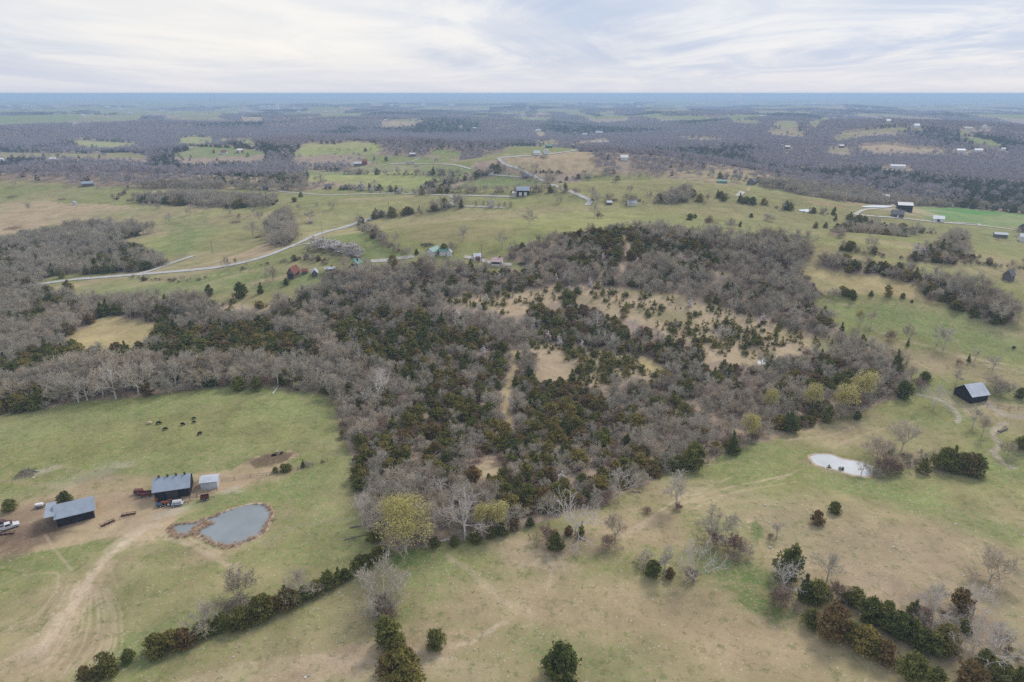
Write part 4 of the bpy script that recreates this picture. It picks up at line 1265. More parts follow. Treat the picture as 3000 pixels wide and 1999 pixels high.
BL = [
    ('grey_barn', 'grey barn with dark roof on the far ridge', 'barn', 258, 547, 36, 9, 4.5, 7.5, M_greyw, M_metal, 'side', 6, 0, None),
    ('farmhouse', 'long low house with grey roof among brush', 'house', 566, 512, 38, 12, 3, 6, M_greyw, M_shing, 'side', 8, 5, None),
    ('equipment_shed', 'pale walled shed with grey roof at the lane end', 'shed', 778, 557, 28, 9, 3.6, 6, M_wht, M_metal, 'side', 0, 0, (3, 3, M_dk, (-.4, .4))),
    ('brick_house', 'red brick house by the white flowering trees', 'house', 961, 555, 22, 10, 4.5, 7.5, M_brick, M_shing, 'side', 0, 4, (1.2, 2.2, M_wht)),
    ('small_shed', 'small tan shed in the meadow by the roadside grove', 'shed', 910, 656, 13, 4, 2.2, 3.2, M_tanw, M_tanw, 'side', 0, 0, None),
    ('tobacco_barn', 'weathered grey barn with red and white roof beside the meadow', 'barn', 852, 819, 20, 9, 3.2, 6.4, M_greyw, M_redroof, 'front', -18, 0, (2.6, 3, M_dk)),
    ('small_shed', 'low red roofed shed near the weathered barn', 'shed', 893, 804, 16, 4, 1.8, 2.8, M_greyw, M_redroof, 'side', 0, 0, None),
    ('small_shed', 'small grey gabled shed with white roof trim', 'shed', 923, 812, 16, 6, 2.2, 4, M_greyw, M_galv, 'front', 5, 0, None),
    ('mobile_home', 'long white trailer house near the weathered barn', 'house', 968, 800, 28, 4, 2.2, 3.0, M_wht, M_galv, 'side', 8, 5, None),
    ('farmhouse', 'cream two storey house with teal roof by the wood', 'house', 1040, 800, 20, 7, 4.8, 7.0, M_cream, M_teal, 'front', -15, 3, None),
    ('house_wing', 'low wing with teal roof behind the cream house', 'house', 1046, 782, 18, 6, 2.6, 4.2, M_cream, M_teal, 'side', 0, 2, None),
    ('pole_barn', 'teal roofed pole barn peeping over grey woods', 'barn', 1258, 752, 24, 9, 2.6, 4.4, M_wht, M_teal, 'front', -30, 0, None),
    ('pole_barn', 'second teal roofed barn beside the white garage', 'barn', 1298, 750, 20, 8, 2.6, 4, M_wht, M_teal, 'side', 0, 0, None),
    ('garage', 'white roofed garage next to the teal barns', 'garage', 1316, 752, 14, 6, 2.2, 3.6, M_wht, M_galv, 'front', 0, 0, None),
    ('machine_shed', 'white gabled shed at the drive above the wood', 'shed', 1400, 765, 20, 6, 2.2, 3.6, M_wht, M_galv, 'side', 6, 0, (2.6, 2.6, M_redroof)),
    ('ranch_house', 'low house with faded pink roof above the wood', 'house', 1455, 780, 30, 7, 2.2, 3.8, M_wht, M_pinkr, 'side', -10, 6, None),
    ('black_barn', 'black barn with two white doors by the long lane', 'barn', 1532, 575, 37, 10, 4.6, 7.4, M_black, M_metal, 'side', 0, 0, (2.6, 3, M_wht, (-.4, .4))),
    ('lean_to', 'pale open lean-to beside the black barn with white doors', 'shed', 1508, 575, 14, 6, 2.6, 3.4, M_cream, M_wht, 'side', 0, 0, None),
    ('brick_house', 'brick house with dark roof on the small green hill', 'house', 1541, 524, 22, 10, 3.2, 6.2, M_brick, M_shing, 'side', 5, 3, None),
    ('farm_building', 'white farm building at the end of the hilltop drive', 'barn', 1437, 514, 22, 9, 3.4, 5.2, M_wht, M_galv, 'side', 12, 0, None),
    ('red_barn', 'red barn with red roof on the far green field', 'barn', 1068, 484, 17, 14, 8, 12, M_red, M_redroof, 'side', 0, 0, None),
    ('feed_barn', 'white roofed barn with red stripe beside the red barn', 'barn', 1048, 488, 26, 12, 6, 9, M_greyw, M_galv, 'side', 0, 0, None),
    ('pole_barn', 'pale barn at the top of the gravel track', 'barn', 1209, 459, 20, 14, 5, 7.5, M_greyw, M_galv, 'side', 0, 0, None),
    ('pole_barn', 'green roofed barn behind the tan hill', 'barn', 1609, 434, 20, 14, 4.5, 8, M_greyw, M_teal, 'side', 8, 0, None),
    ('farmhouse', 'white house beyond the green roofed barn', 'house', 1655, 434, 14, 10, 4.5, 8, M_wht, M_shing, 'side', 0, 0, None),
    ('farmhouse', 'white house under a cream tree on the tan hill', 'house', 1573, 456, 22, 12, 4, 8, M_wht, M_galv, 'side', 0, 0, None),
    ('farmhouse', 'white gabled house at the bend on the tan hill', 'house', 1600, 453, 18, 14, 5, 9.5, M_wht, M_galv, 'front', 0, 0, None),
    ('farmhouse', 'white house in the far wood by a cut strip', 'house', 1829, 471, 26, 14, 5, 9, M_wht, M_wht, 'side', 0, 0, None),
    ('farmhouse', 'white house above a tan clearing in the far woods', 'house', 1577, 387, 19, 14, 8, 12, M_wht, M_galv, 'side', 0, 0, None),
    ('farmhouse', 'white houses first on the far ridge road', 'house', 1713, 398, 18, 14, 6, 11, M_wht, M_galv, 'side', 0, 0, None),
    ('farmhouse', 'largest white house on the far ridge road', 'house', 1755, 393, 26, 16, 7, 12, M_wht, M_galv, 'side', 0, 0, None),
    ('farmhouse', 'pale green roofed house where the ridge road dips', 'house', 1768, 424, 22, 14, 6, 11, M_cream, M_galv, 'front', 0, 0, None),
    ('red_barn', 'little red barn with white roof beyond the left woods', 'barn', 703, 449, 18, 16, 7, 10, M_red, M_wht, 'side', 0, 0, (5, 5, M_wht)),
    ('farmhouse', 'white house with red roof beyond the left woods', 'house', 656, 453, 18, 14, 5, 10, M_wht, M_redroof, 'side', 0, 0, None),
    ('small_shed', 'tiny red shed by the red roofed house', 'shed', 626, 449, 7, 7, 5, 8, M_red, M_redroof, 'side', 0, 0, None),
    ('mobile_home', 'white trailer in the woods under the long far field', 'house', 154, 470, 20, 8, 4, 6.5, M_wht, M_wht, 'side', 0, 0, None),
    ('farmhouse', 'white house at the frame edge in the far woods', 'house', 5, 472, 9, 10, 5, 8, M_wht, M_wht, 'side', 0, 0, None),
    ('greenhouse', 'long teal covered shed on the green hill', 'shed', 2116, 537, 34, 10, 3, 5, M_teal, M_teal, 'side', -3, 0, None),
    ('tobacco_barn', 'dark weathered barn with grey roof by the teal shed', 'barn', 2198, 542, 26, 13, 5, 10.5, M_greyw, M_shing, 'front', -25, 0, None),
    ('yellow_cabin', 'yellow cabin with white roof at the end of the gravel drive', 'cabin', 2595, 594, 16, 9, 5.5, 8.5, M_yel, M_wht, 'side', 0, 2, (1.2, 2.2, M_dk)),
    ('machine_shed', 'black walled shed with white roof by the bright green field', 'shed', 2651, 618, 38, 12, 5, 7, M_black, M_wht, 'side', -3, 0, None),
    ('ranch_house', 'grey roofed house with white porch below the black walled shed', 'house', 2630, 638, 30, 10, 3, 6, M_greyw, M_shing, 'side', -4, 4, (1.2, 2.2, M_wht)),
    ('horse_barn', 'white barn with raised centre beside the bright green field', 'barn', 2749, 651, 28, 9, 2.8, 5, M_wht, M_galv, 'side', -6, 0, (2, 2.6, M_dk)),
    ('tobacco_barn', 'dark grey barn at the frame edge by the bright field', 'barn', 2992, 680, 20, 9, 4.2, 7.2, M_greyw, M_metal, 'front', -25, 0, None),
    ('poultry_shed', 'long low shed with grey green roof in the far pasture', 'shed', 2932, 697, 32, 6, 2.6, 3.8, M_greyw, M_metal, 'side', -3, 0, None),
    ('small_shed', 'white shed at the frame edge below the dark grey barn', 'shed', 2996, 709, 14, 7, 4, 6, M_wht, M_galv, 'side', 0, 0, None),
    ('tobacco_barn', 'weathered barn with grey roof below the far hedge', 'barn', 2947, 822, 22, 6, 3, 5.6, M_greyw, M_shing, 'front', -30, 0, None),
    ('greenhouse', 'long white roofed shed deep in the far woods', 'shed', 2630, 496, 47, 14, 7, 10, M_wht, M_wht, 'side', -2, 0, None),
    ('cream_barn', 'pale barn in a gap of the far blue woods', 'barn', 2603, 362, 14, 20, 10, 16, M_cream, M_galv, 'side', 0, 0, None),
    ('farmhouse', 'white farmstead at the end of the far curved field', 'house', 2686, 376, 16, 20, 9, 15, M_wht, M_galv, 'side', 0, 0, None),
    ('farmhouse', 'white house on the far ridge above the green slope', 'house', 2887, 379, 15, 18, 9, 15, M_wht, M_galv, 'front', 0, 0, None),
    ('farmhouse', 'long white house on the far ridge, first of two', 'house', 2838, 381, 24, 16, 6, 10, M_wht, M_cream, 'side', 0, 0, None),
    ('farmhouse', 'small white house in woods before the curved field', 'house', 2307, 437, 15, 14, 6, 9, M_greyw, M_wht, 'side', 0, 0, None),
    ('farmhouse', 'white roofed house by the tan far clearing', 'house', 2466, 434, 14, 14, 6, 9, M_greyw, M_wht, 'side', 0, 0, None),
    ('farmhouse', 'long white house behind the dark evergreen belt', 'house', 2816, 447, 26, 14, 6, 9, M_wht, M_galv, 'side', 0, 0, None),
    ('farmhouse', 'white houses past the dark evergreen belt', 'house', 2867, 447, 24, 14, 6, 10, M_wht, M_galv, 'side', 0, 0, None),
    ('farmhouse', 'small white house furthest along the evergreen belt', 'house', 2940, 443, 12, 12, 6, 9, M_wht, M_wht, 'side', 0, 0, None),
    ('warehouse', 'white warehouse shining in the blue woods', 'warehouse', 1348, 346, 11, 20, 12, 15, M_wht, M_wht, 'side', 0, 0, None),
    ('farm_building', 'half hidden white roofs by the valley trees', 'barn', 1852, 604, 26, 8, 2.4, 4.2, M_wht, M_galv, 'side', 0, 0, None),
    ('small_shed', 'low grey shed in the valley meadow', 'shed', 1786, 601, 14, 6, 2, 3, M_greyw, M_galv, 'side', 8, 0, None),
    ('farmhouse', 'white farmhouse with outbuildings on the far left hills', 'house', 242, 341, 10, 18, 8, 13, M_wht, M_galv, 'side', 0, 0, None),
    ('farmhouse', 'white barn on the far green hill of the left', 'house', 381, 335, 16, 18, 8, 14, M_wht, M_galv, 'side', 0, 0, None),
]
spots = [(x * 1.0, y * 1.0) for x, y in ((27, 312), (40, 294), (77, 310), (98, 312), (168, 316), (315, 316), (350, 313), (355, 322), (400, 311), (475, 325), (497, 330), (527, 327), (557, 278), (590, 334), (635, 288), (690, 331), (733, 327),
         (770, 315), (788, 313), (862, 315), (875, 328), (905, 330), (955, 328), (983, 327), (1000, 316), (1008, 345), (1030, 344), (1048, 342), (1075, 345), (1100, 318), (1147, 310), (1130, 353), (1110, 286), (1240, 309), (1262, 319), (1282, 320), (1325, 309), (1363, 289), (1423, 288), (1395, 319),
         (1350, 371), (1390, 376), (1420, 284), (1480, 353), (1460, 380), (1522, 355), (1545, 317), (1560, 350), (1600, 293), (1640, 292), (1710, 301), (1735, 293), (1770, 292), (1822, 303), (1850, 304), (1870, 316), (1910, 295), (1935, 297), (1965, 287), (2017, 290), (2060, 308), (2078, 305), (2195, 294),
         (2230, 340), (2277, 296), (2320, 294), (2340, 306), (2352, 306), (2380, 306), (2411, 307), (2430, 336), (2446, 346), (2476, 343), (2490, 331), (2528, 288), (2512, 319), (2547, 317), (2580, 324), (2610, 300), (2690, 315), (2812, 317), (2827, 319), (2940, 326), (2975, 325), (2866, 295), (1684, 404), (1685, 388))]
FAR_YARDS = [(b_[3], b_[4], b_[5]) for b_ in BL if b_[4] < 560] + [(q[0], q[1] + 1.5, 8.0) for q in spots]

# ------------------------------------------------------------------ single trees
NAMES = {'cedar': ('cedar_tree', 'cedar'), 'bare': ('bare_tree', 'tree'), 'slim': ('bare_tree', 'tree'), 'syc': ('sycamore_tree', 'sycamore'), 'bush': ('bare_shrub', 'shrub'),
         'willow': ('willow_tree', 'willow'), 'blossom': ('flowering_tree', 'flowering tree'), 'sapling': ('budding_tree', 'budding tree'), 'young': ('young_cedar', 'young cedar')}
made = {}
whole = {}


def joined(kind, var):
    """The template of a tree as one mesh, for trees too small to show parts."""
    if (kind, var) not in whole:
        ms = [q[1] for q in TPL[kind][var][1]]
        vs = []; fs = []; mi = []; mats = []; n = 0
        for q in ms:
            v = np.empty(len(q.vertices) * 3, np.float32); q.vertices.foreach_get('co', v)
            vs.append(v.reshape(-1, 3)); fs += [tuple(k + n for k in p.vertices) for p in q.polygons]
            mm = np.empty(len(q.polygons), np.int32); q.polygons.foreach_get('material_index', mm)
            mi += list(mm + len(mats)); mats += list(q.materials); n += len(q.vertices)
        j = bpy.data.meshes.new(NAMES[kind][0])
        j.from_pydata(np.concatenate(vs).tolist(), [], fs)
        for mt in mats: j.materials.append(mt)
        j.polygons.foreach_set('material_index', np.array(mi, np.int32))
        whole[(kind, var)] = j
    return whole[(kind, var)]


def plant(kind, x, y, H, var, label, group=None, wide=1.0, rz=None, parts=True, sink=.1):
    H0, pieces, tint, shp = TPL[kind][var]
    s = H / H0
    nm, cat = NAMES[kind]
    z = gz(x, y) - sink
    rz = random.uniform(0, 6.28) if rz is None else rz
    made[nm] = made.get(nm, 0) + 1
    if not parts or len(pieces) == 1:
        o = bpy.data.objects.new(nm, pieces[0][1] if len(pieces) == 1 else joined(kind, var))
        link(o); o.location = (x, y, z); o.rotation_euler = (0, 0, rz); o.scale = (s * wide, s * wide, s)
        return tag(o, label, cat, group)
    o = empty(nm, (x, y, z), rz, label, cat, group)
    o.scale = (s * wide, s * wide, s)
    for pn, me in pieces:
        link(bpy.data.objects.new(pn, me), o)
    return o


G1 = 'cedars of the hedgerow under the grey pond'
ORD = 'first second third fourth fifth sixth seventh eighth ninth tenth eleventh twelfth thirteenth fourteenth fifteenth sixteenth seventeenth eighteenth nineteenth twentieth'.split()
SOLO = []       # kind, px, py, height, variant, width, label, group
hedge = [(252, 1990, 4.5, 6), (311, 1976, 7.5, 3), (378, 1938, 4.2, 0), (459, 1916, 7.2, 3), (508, 1899, 6.2, 5), (545, 1893, 6.5, 6), (593, 1862, 5.2, 2), (612, 1855, 4.5, 0), (650, 1840, 5.6, 0), (704, 1836, 7.2, 3), (764, 1810, 7.8, 5),
         (792, 1797, 5.5, 8), (836, 1780, 7.6, 6), (868, 1768, 4.4, 2), (896, 1754, 5.2, 0), (930, 1738, 5.0, 2), (962, 1724, 6.4, 0), (994, 1704, 5.8, 1), (1012, 1698, 4.5, 0), (1055, 1673, 6.0, 2), (1075, 1660, 4.6, 0), (1105, 1642, 5.5, 0), (1125, 1632, 4.2, 2)]
for i, (px, py, H, v) in enumerate(hedge):
    o_ = ORD[i] if i < 20 else ('third from last', 'next to last', 'last')[i - 20]
    SOLO.append(('cedar', px, py, H, v, 1.05, f'{TPL["cedar"][v][2]} cedar, {o_} up the hedgerow that climbs below the grey pond', G1))
SOLO += [
    ('bare', 610, 1860, 10, 0, 1, 'pale bare tree growing through the lower hedgerow', 'bare trees of the hedgerow'), ('bare', 700, 1758, 9.5, 5, 1, 'dark forked bare tree beside a brush pile above the hedgerow', 'bare trees of the hedgerow'),
    ('bare', 883, 1757, 10, 0, 1, 'pale wide bare tree halfway up the hedgerow', 'bare trees of the hedgerow'), ('bush', 921, 1742, 4, 0, 1, 'low grey leafless shrub in the hedgerow by the pale tree', None),
    ('bare', 1128, 1778, 14, 1, .9, 'large twiggy bare tree where the two hedgerows meet', None), ('bush', 1120, 1800, 6.5, 0, 1.1, 'dense grey shrub at the foot of the large hedgerow tree', None), ('bush', 1130, 1822, 5, 1, 1, 'brown shrub filling the hedge above the narrow cedar', None), ('cedar', 1158, 1902, 6.5, 0, 1, 'dark cedar tight against the narrow hedgerow cedar', None), ('bush', 1112, 1780, 4.5, 1, 1.2, 'brown tangle under the large hedgerow tree', None), ('cedar', 1190, 1955, 6.5, 6, 1, 'rusty cedar low in the short hedgerow', None),
    ('cedar', 1145, 1888, 11, 7, 1.5, 'tall narrow cedar in the short hedgerow below the twiggy tree', None), ('cedar', 1166, 1925, 6.5, 5, 1.0, 'round olive cedar under the narrow hedgerow cedar', None),
    ('cedar', 1180, 2000, 11, 3, 1.15, 'big olive cedar at the lower end of the short hedgerow', None), ('cedar', 1140, 1975, 8, 6, 1, 'rusty cedar pressed against the big olive hedgerow cedar', None),
    ('cedar', 1277, 1897, 6.0, 2, .95, 'lone grey green round cedar by the worn path', None), ('cedar', 1648, 1991, 12, 0, 1.02, 'big lone dark cedar in the open grass at the bottom', None),
    ('cedar', 1911, 1686, 5.6, 2, 1.0, 'round cedar leaning on a thin white tree', None), ('cedar', 1960, 1692, 3.8, 8, 1, 'small rusty cedar at the foot of the thin white tree', None),
    ('slim', 1943, 1688, 10, 0, 1, 'thin pale tree standing between two cedars', None), ('bush', 1888, 1655, 4.2, 0, 1, 'grey leafless shrub behind the round cedar', None),
    ('bare', 1802, 1592, 11, 4, .75, 'slender dark bare tree beside a round bush', None), ('bush', 1785, 1605, 4.8, 1, 1, 'round brown bush at the foot of the slender tree', None), ('bush', 1896, 1502, 2.2, 1, 1.4, 'low brown brush heap on the worn slope', None),
    ('slim', 1981, 1492, 13, 1, 1.2, 'grey bare tree on the tan slope below the wood', None), ('bush', 1985, 1495, 3, 1, 1, 'dark little bush round the slope tree', None),
    ('cedar', 1627, 1612, 6.8, 0, .9, 'dark green cedar at the corner of the worn tan patch', None), ('bush', 1602, 1588, 6, 1, 1, 'brown leafless bush touching the corner cedar', None),
    ('cedar', 1700, 1570, 5.5, 1, .8, 'small cedar under the forked white sycamore', None), ('syc', 1687, 1566, 12.5, 1, 1.0, 'forked white sycamore on the edge of the wood', None), ('cedar', 1665, 1566, 3.6, 8, 1, 'little brownish cedar left of the forked sycamore', None),
    ('syc', 1363, 1582, 18, 2, .95, 'tall white sycamore at the wood edge beside the big willow', None), ('willow', 1190, 1618, 16.5, 0, 1.0, 'big yellow green willow at the corner of the wood', None),
    ('willow', 1418, 1562, 9.5, 1, .75, 'small willow close beside the tall white sycamore', None), ('willow', 1465, 1556, 9.5, 1, .9, 'second small willow, on the side away from the sycamore', None),
    ('cedar', 1392, 1588, 4.8, 2, 1.1, 'low dark cedar at the foot of the tall sycamore', None), ('cedar', 1275, 1600, 3.8, 2, 1, 'low dark cedar on the bank by the big willow', None), ('cedar', 1440, 1575, 4, 0, 1, 'low cedar under the small willows', None), ('cedar', 1470, 1566, 5, 0, 1, 'dark cedar below the second small willow', None),
    ('cedar', 1330, 1598, 3.4, 2, 1, 'low dark shrubby cedar beside the fallen branches', None), ('cedar', 1553, 1540, 3.6, 0, 1, 'small dark cedar standing out of the wood edge', None),
    ('syc', 1065, 1530, 12, 0, .8, 'leaning pale tree where the wood meets the green pasture', None), ('slim', 1108, 1420, 14, 0, 1, 'tall slender pale tree on the wood flank', None), ('syc', 1107, 1180, 17, 2, 1.2, 'broad white sycamore deep in the hollow of the wood', None),
    ('syc', 1815, 1445, 9, 1, .9, 'white bare tree against dark cedars of the wood edge', None), ('syc', 1290, 1475, 11, 0, .9, 'pale bare tree behind the tall sycamore', None),
    ('syc', 2036, 1700, 12.5, 1, .78, 'white twisted sycamore standing alone in the pasture', None), ('bush', 2022, 1698, 4, 1, 1, 'dark brush round the base of the twisted sycamore', None),
    ('bare', 2098, 1592, 11, 1, 1, 'grey bare tree behind the twisted sycamore', None), ('bush', 2090, 1597, 5.5, 1, 1, 'dark bush at the foot of the grey bare tree', None), ('bush', 2150, 1622, 7, 1, 1, 'rusty brown bush beside the grey bare tree', None), ('bush', 2175, 1630, 4.5, 0, 1, 'grey scrubby bush beside the rusty bush', None),
    ('cedar', 2395, 1535, 5.6, 6, 1.05, 'rusty topped cedar, the lower of two on the stony slope', None), ('cedar', 2446, 1503, 4.8, 2, 1, 'round cedar, the upper of two on the stony slope', None),
    ('cedar', 2303, 1690, 13.5, 7, 1.35, 'tall pointed cedar behind a white sycamore', None), ('syc', 2294, 1740, 12, 0, .95, 'white sycamore in front of the tall pointed cedar', None), ('bush', 2290, 1782, 7.5, 1, .85, 'vine covered trunk below the white sycamore', None),
    ('slim', 2275, 1575, 6, 0, 1.2, 'small pale bare tree on the stony slope', None), ('bush', 2258, 1578, 2, 1, 1, 'tiny brown bush by the small pale tree', None),
    ('cedar', 2365, 1758, 9, 1, 1.1, 'dark pointed cedar beside the vine covered trunk', None), ('cedar', 2395, 1762, 7.5, 2, 1, 'dark round cedar next to the pointed one', None), ('bare', 2422, 1705, 10, 0, .9, 'pale bare tree rising behind the dark cedars', None),
    ('bush', 2452, 1760, 6, 1, 1, 'brown bush between dark cedars', None), ('cedar', 2501, 1768, 5.8, 2, 1, 'dark cedar at the end of the upper clump', None), ('cedar', 2476, 1770, 4.5, 0, 1, 'small dark cedar tucked in the upper clump', None),
    ('cedar', 2431, 1862, 11.5, 6, .95, 'big rusty pointed cedar leading the lower clump', None), ('cedar', 2378, 1832, 5.5, 2, 1, 'small grey green cedar beside the rusty pointed one', None), ('cedar', 2491, 1876, 6.8, 0, 1, 'dark cedar behind the rusty pointed one', None),
    ('cedar', 2533, 1902, 8.5, 3, 1, 'olive cedar in the middle of the lower clump', None), ('cedar', 2565, 1920, 6, 5, 1, 'low olive cedar near the lower clump end', None), ('cedar', 2590, 1940, 7.2, 6, 1, 'rusty cedar at the end of the lower clump', None),
    ('cedar', 2550, 1818, 7.8, 2, 1, 'dark round cedar starting the long diagonal clump', None), ('cedar', 2590, 1828, 8, 0, 1.1, 'second dark cedar of the long diagonal clump', None), ('cedar', 2631, 1862, 8, 2, 1, 'third dark cedar of the long diagonal clump', None),
    ('cedar', 2670, 1868, 6.5, 0, 1, 'dark cedar in the middle of the diagonal clump', None), ('cedar', 2700, 1900, 6.8, 2, 1, 'low dark cedar by the little creek', None), ('cedar', 2734, 1912, 6.6, 0, 1.1, 'dark cedar where creek water glints', None), ('cedar', 2768, 1899, 8.5, 3, 1, 'olive dark cedar ending the diagonal clump', None),
    ('cedar', 2668, 1986, 8.5, 2, .95, 'round cedar alone at the bottom below the clumps', None), ('cedar', 2738, 2004, 5.5, 2, 1, 'low dark cedar beside the rust coloured one', None), ('cedar', 2832, 2010, 8, 8, 1.1, 'rust coloured bushy cedar under the big sycamore', None),
    ('cedar', 2930, 2000, 7, 2, 1, 'dark cedar past the rust coloured one', None), ('cedar', 2985, 2005, 5.5, 0, 1, 'dark cedar in the bottom corner', None), ('cedar', 2880, 1950, 5.5, 2, .9, 'dark cedar behind the big sycamore trunk', None),
    ('syc', 2887, 1955, 15.5, 0, .95, 'big spreading white sycamore over the bottom thicket', None), ('syc', 2728, 1830, 13, 2, .8, 'pale sycamore in the brushy hollow', None), ('syc', 2853, 1795, 10.5, 0, .9, 'pale crooked tree on the brushy bank', None), ('bare', 2900, 1700, 10, 5, 1, 'thin grey tree on the upper brushy bank', None),
    ('cedar', 2819, 1790, 7.5, 8, 1, 'brownish cedar among pale crooked trees', None), ('bush', 2700, 1822, 5, 1, 1, 'brown shrub under the pale sycamore', None), ('cedar', 2826, 1850, 4.5, 0, 1, 'small dark cedar in the brushy hollow', None), ('bush', 2770, 1845, 4, 0, 1, 'grey shrub in the brushy hollow', None),
    ('cedar', 2765, 1374, 10.5, 0, .95, 'dark cedar at the pond side of the big clump', None), ('cedar', 2785, 1382, 11, 1, 1, 'dark cedar in the big clump above the stony slope', None), ('cedar', 2838, 1388, 10.5, 6, 1, 'brown tinged cedar in the big clump', None),
    ('cedar', 2862, 1392, 9.5, 0, 1, 'dark cedar at the creek side of the big clump', None), ('cedar', 2812, 1384, 9, 2, 1, 'rounded cedar in the heart of the big clump', None), ('cedar', 2703, 1386, 7, 0, .85, 'single dark cedar between pond and big clump', None),
    ('bush', 2588, 1384, 8, 1, 1.1, 'dark tangled bush on the pond bank', None), ('bush', 2615, 1386, 6, 1, 1, 'brown bush at the back of the pond bank', None), ('bare', 2570, 1340, 9, 5, .9, 'grey bare tree behind the pond', None), ('bare', 2641, 1320, 12, 1, .9, 'grey bare tree above the pond bank', None),
    ('bush', 2560, 1388, 3.5, 0, 1, 'little grey bush at the pond corner', None), ('slim', 2523, 1390, 5.5, 0, 1.4, 'small leafless tree standing in the pond edge', None), ('young', 2429, 1371, 1.5, 0, 1, 'tiny bush on the near pond bank', None), ('young', 2463, 1377, 1.5, 1, 1, 'second tiny bush on the near pond bank', None),
    ('bare', 2876, 1278, 10, 4, .9, 'thin bare tree beside the stony creek', None), ('slim', 2850, 1250, 9, 0, 1.2, 'pair of thin grey stems above the creek', None), ('bare', 2949, 1342, 7, 5, .85, 'small dark bare tree past the creek bend', None), ('cedar', 2996, 1320, 7, 2, 1, 'dark cedar across the creek', None),
    ('syc', 2735, 1195, 12, 1, .75, 'dead white snag on the pasture near the black barn', None), ('bush', 2932, 1158, 6.5, 0, 1.1, 'grey leafless thicket uphill of the barn lane', None), ('bare', 2915, 1148, 8, 5, 1, 'grey bare tree behind the black barn', None), ('cedar', 2987, 1166, 5.5, 2, 1, 'dark round cedar beyond the black barn', None),
    ('bush', 2690, 1140, 6, 1, 1, 'brown shrub at the tip of the wood', None), ('cedar', 2706, 1120, 6, 2, 1.1, 'dark cedar shrub beside the tip of the wood', None), ('slim', 2800, 1130, 8, 1, 1, 'thin bare stem behind the black barn', None),
    ('bare', 2658, 1012, 12, 4, .7, 'slim dark bare tree on the green hillside', None), ('cedar', 2658, 1014, 4.5, 1, .8, 'small cedar at the foot of the hillside tree', None), ('bush', 2609, 1000, 6.5, 1, .8, 'dark upright bush on the green hillside', None),
    ('slim', 2744, 1008, 10, 0, 1.3, 'pale bare tree on the green hillside', None), ('slim', 2765, 1020, 11, 1, 1.2, 'second pale bare tree on the green hillside', None), ('cedar', 2838, 1060, 4.6, 1, .8, 'lone pointed cedar among hillside rocks', None), ('bush', 2808, 1068, 3, 1, 1, 'dark little bush left of the lone pointed cedar', None),
    ('slim', 2855, 1056, 6, 0, 1.2, 'thin tree right beside the lone pointed cedar', None), ('slim', 2908, 1082, 7, 1, 1.6, 'grey bare tree lower on the rocky hillside', None), ('willow', 2517, 955, 9, 1, .65, 'yellow tinged tree by the stone track', None), ('bare', 2553, 952, 9, 4, .7, 'grey bare tree next to the yellow tinged one', None),
    ('cedar', 2600, 868, 7.5, 5, .75, 'flat topped cedar on the field fence', None), ('cedar', 2551, 868, 3.8, 0, .9, 'small cedar between hedge and flat topped cedar', None), ('cedar', 2645, 874, 3.6, 2, 1, 'small round cedar further along the field fence', None), ('bush', 2726, 880, 4.5, 1, 1.2, 'brown bush in the golden field', None), ('bush', 2440, 868, 5, 0, 1.2, 'grey bush at the start of the field fence', None),
    ('willow', 2474, 1220, 13.5, 1, .92, 'yellow grey willow with trunk at the pasture edge', 'willows of the stony pasture edge'), ('willow', 2530, 1194, 15.5, 1, .9, 'tallest yellow willow at the pasture edge', 'willows of the stony pasture edge'), ('willow', 2380, 1212, 13, 1, .75, 'yellow green willow behind dark cedars', 'willows of the stony pasture edge'),
    ('willow', 2192, 1292, 11, 1, .85, 'lowest yellow green willow, between two dark cedars', 'willows of the stony pasture edge'), ('willow', 2256, 1215, 11, 1, .7, 'dull yellow willow deeper in the wood', 'willows of the stony pasture edge'),
    ('cedar', 2510, 1228, 4, 2, 1, 'little dark cedar under the willows', None), ('cedar', 2030, 1372, 12, 2, .85, 'massive dark cedar standing out of the wood edge', None), ('cedar', 2150, 1330, 10, 1, 1, 'dark cedar before the lowest willow', None), ('cedar', 2310, 1264, 9.5, 0, 1, 'dark cedar on the wood edge between willows', None), ('cedar', 2420, 1236, 10, 7, 1.2, 'tall dark cedar between the tallest willows', None),
    ('cedar', 2645, 1165, 9, 2, 1, 'dark cedar at the very tip of the wood', None), ('cedar', 2630, 1085, 11, 1, 1, 'tall dark cedar on the wood ridge near the hillside', None), ('cedar', 2526, 1025, 10, 7, 1.2, 'tall dark cedar where wood meets hillside', None), ('cedar', 2461, 985, 8, 1, 1, 'pointed dark cedar at the end of the clearing', None),
    ('syc', 340, 1168, 16, 2, .9, 'tall pale tree on the cow pasture tree line', None), ('syc', 256, 1174, 13, 0, .9, 'pale branching tree, shorter, on the cow pasture tree line', None), ('slim', 231, 1180, 13, 0, 1, 'slim pale tree beside the shorter pale tree', None), ('slim', 517, 1140, 14, 1, 1.1, 'slim white trunk midway along the cow pasture tree line', None),
    ('slim', 814, 1134, 13, 0, .9, 'white snag above a fallen trunk at the pasture edge', None), ('cedar', 700, 1142, 7.5, 2, 1, 'dark cedar on the pasture edge left of the white snag', None), ('cedar', 755, 1142, 7.5, 0, 1, 'dark cedar on the pasture edge nearest the white snag', None), ('cedar', 435, 1158, 7, 6, 1, 'rusty cedar at the foot of the pasture tree line', None),
    ('syc', 1750, 975, 14, 2, 1, 'broad bare tree among cedars below the clearing', None), ('syc', 1855, 980, 11, 0, .8, 'pale bare tree right of the broad bare tree', None), ('syc', 1785, 1020, 10, 1, .8, 'small pale bare tree under the broad one', None), ('syc', 2115, 1000, 9, 1, .9, 'white bare tree in the scrubby clearing', None),
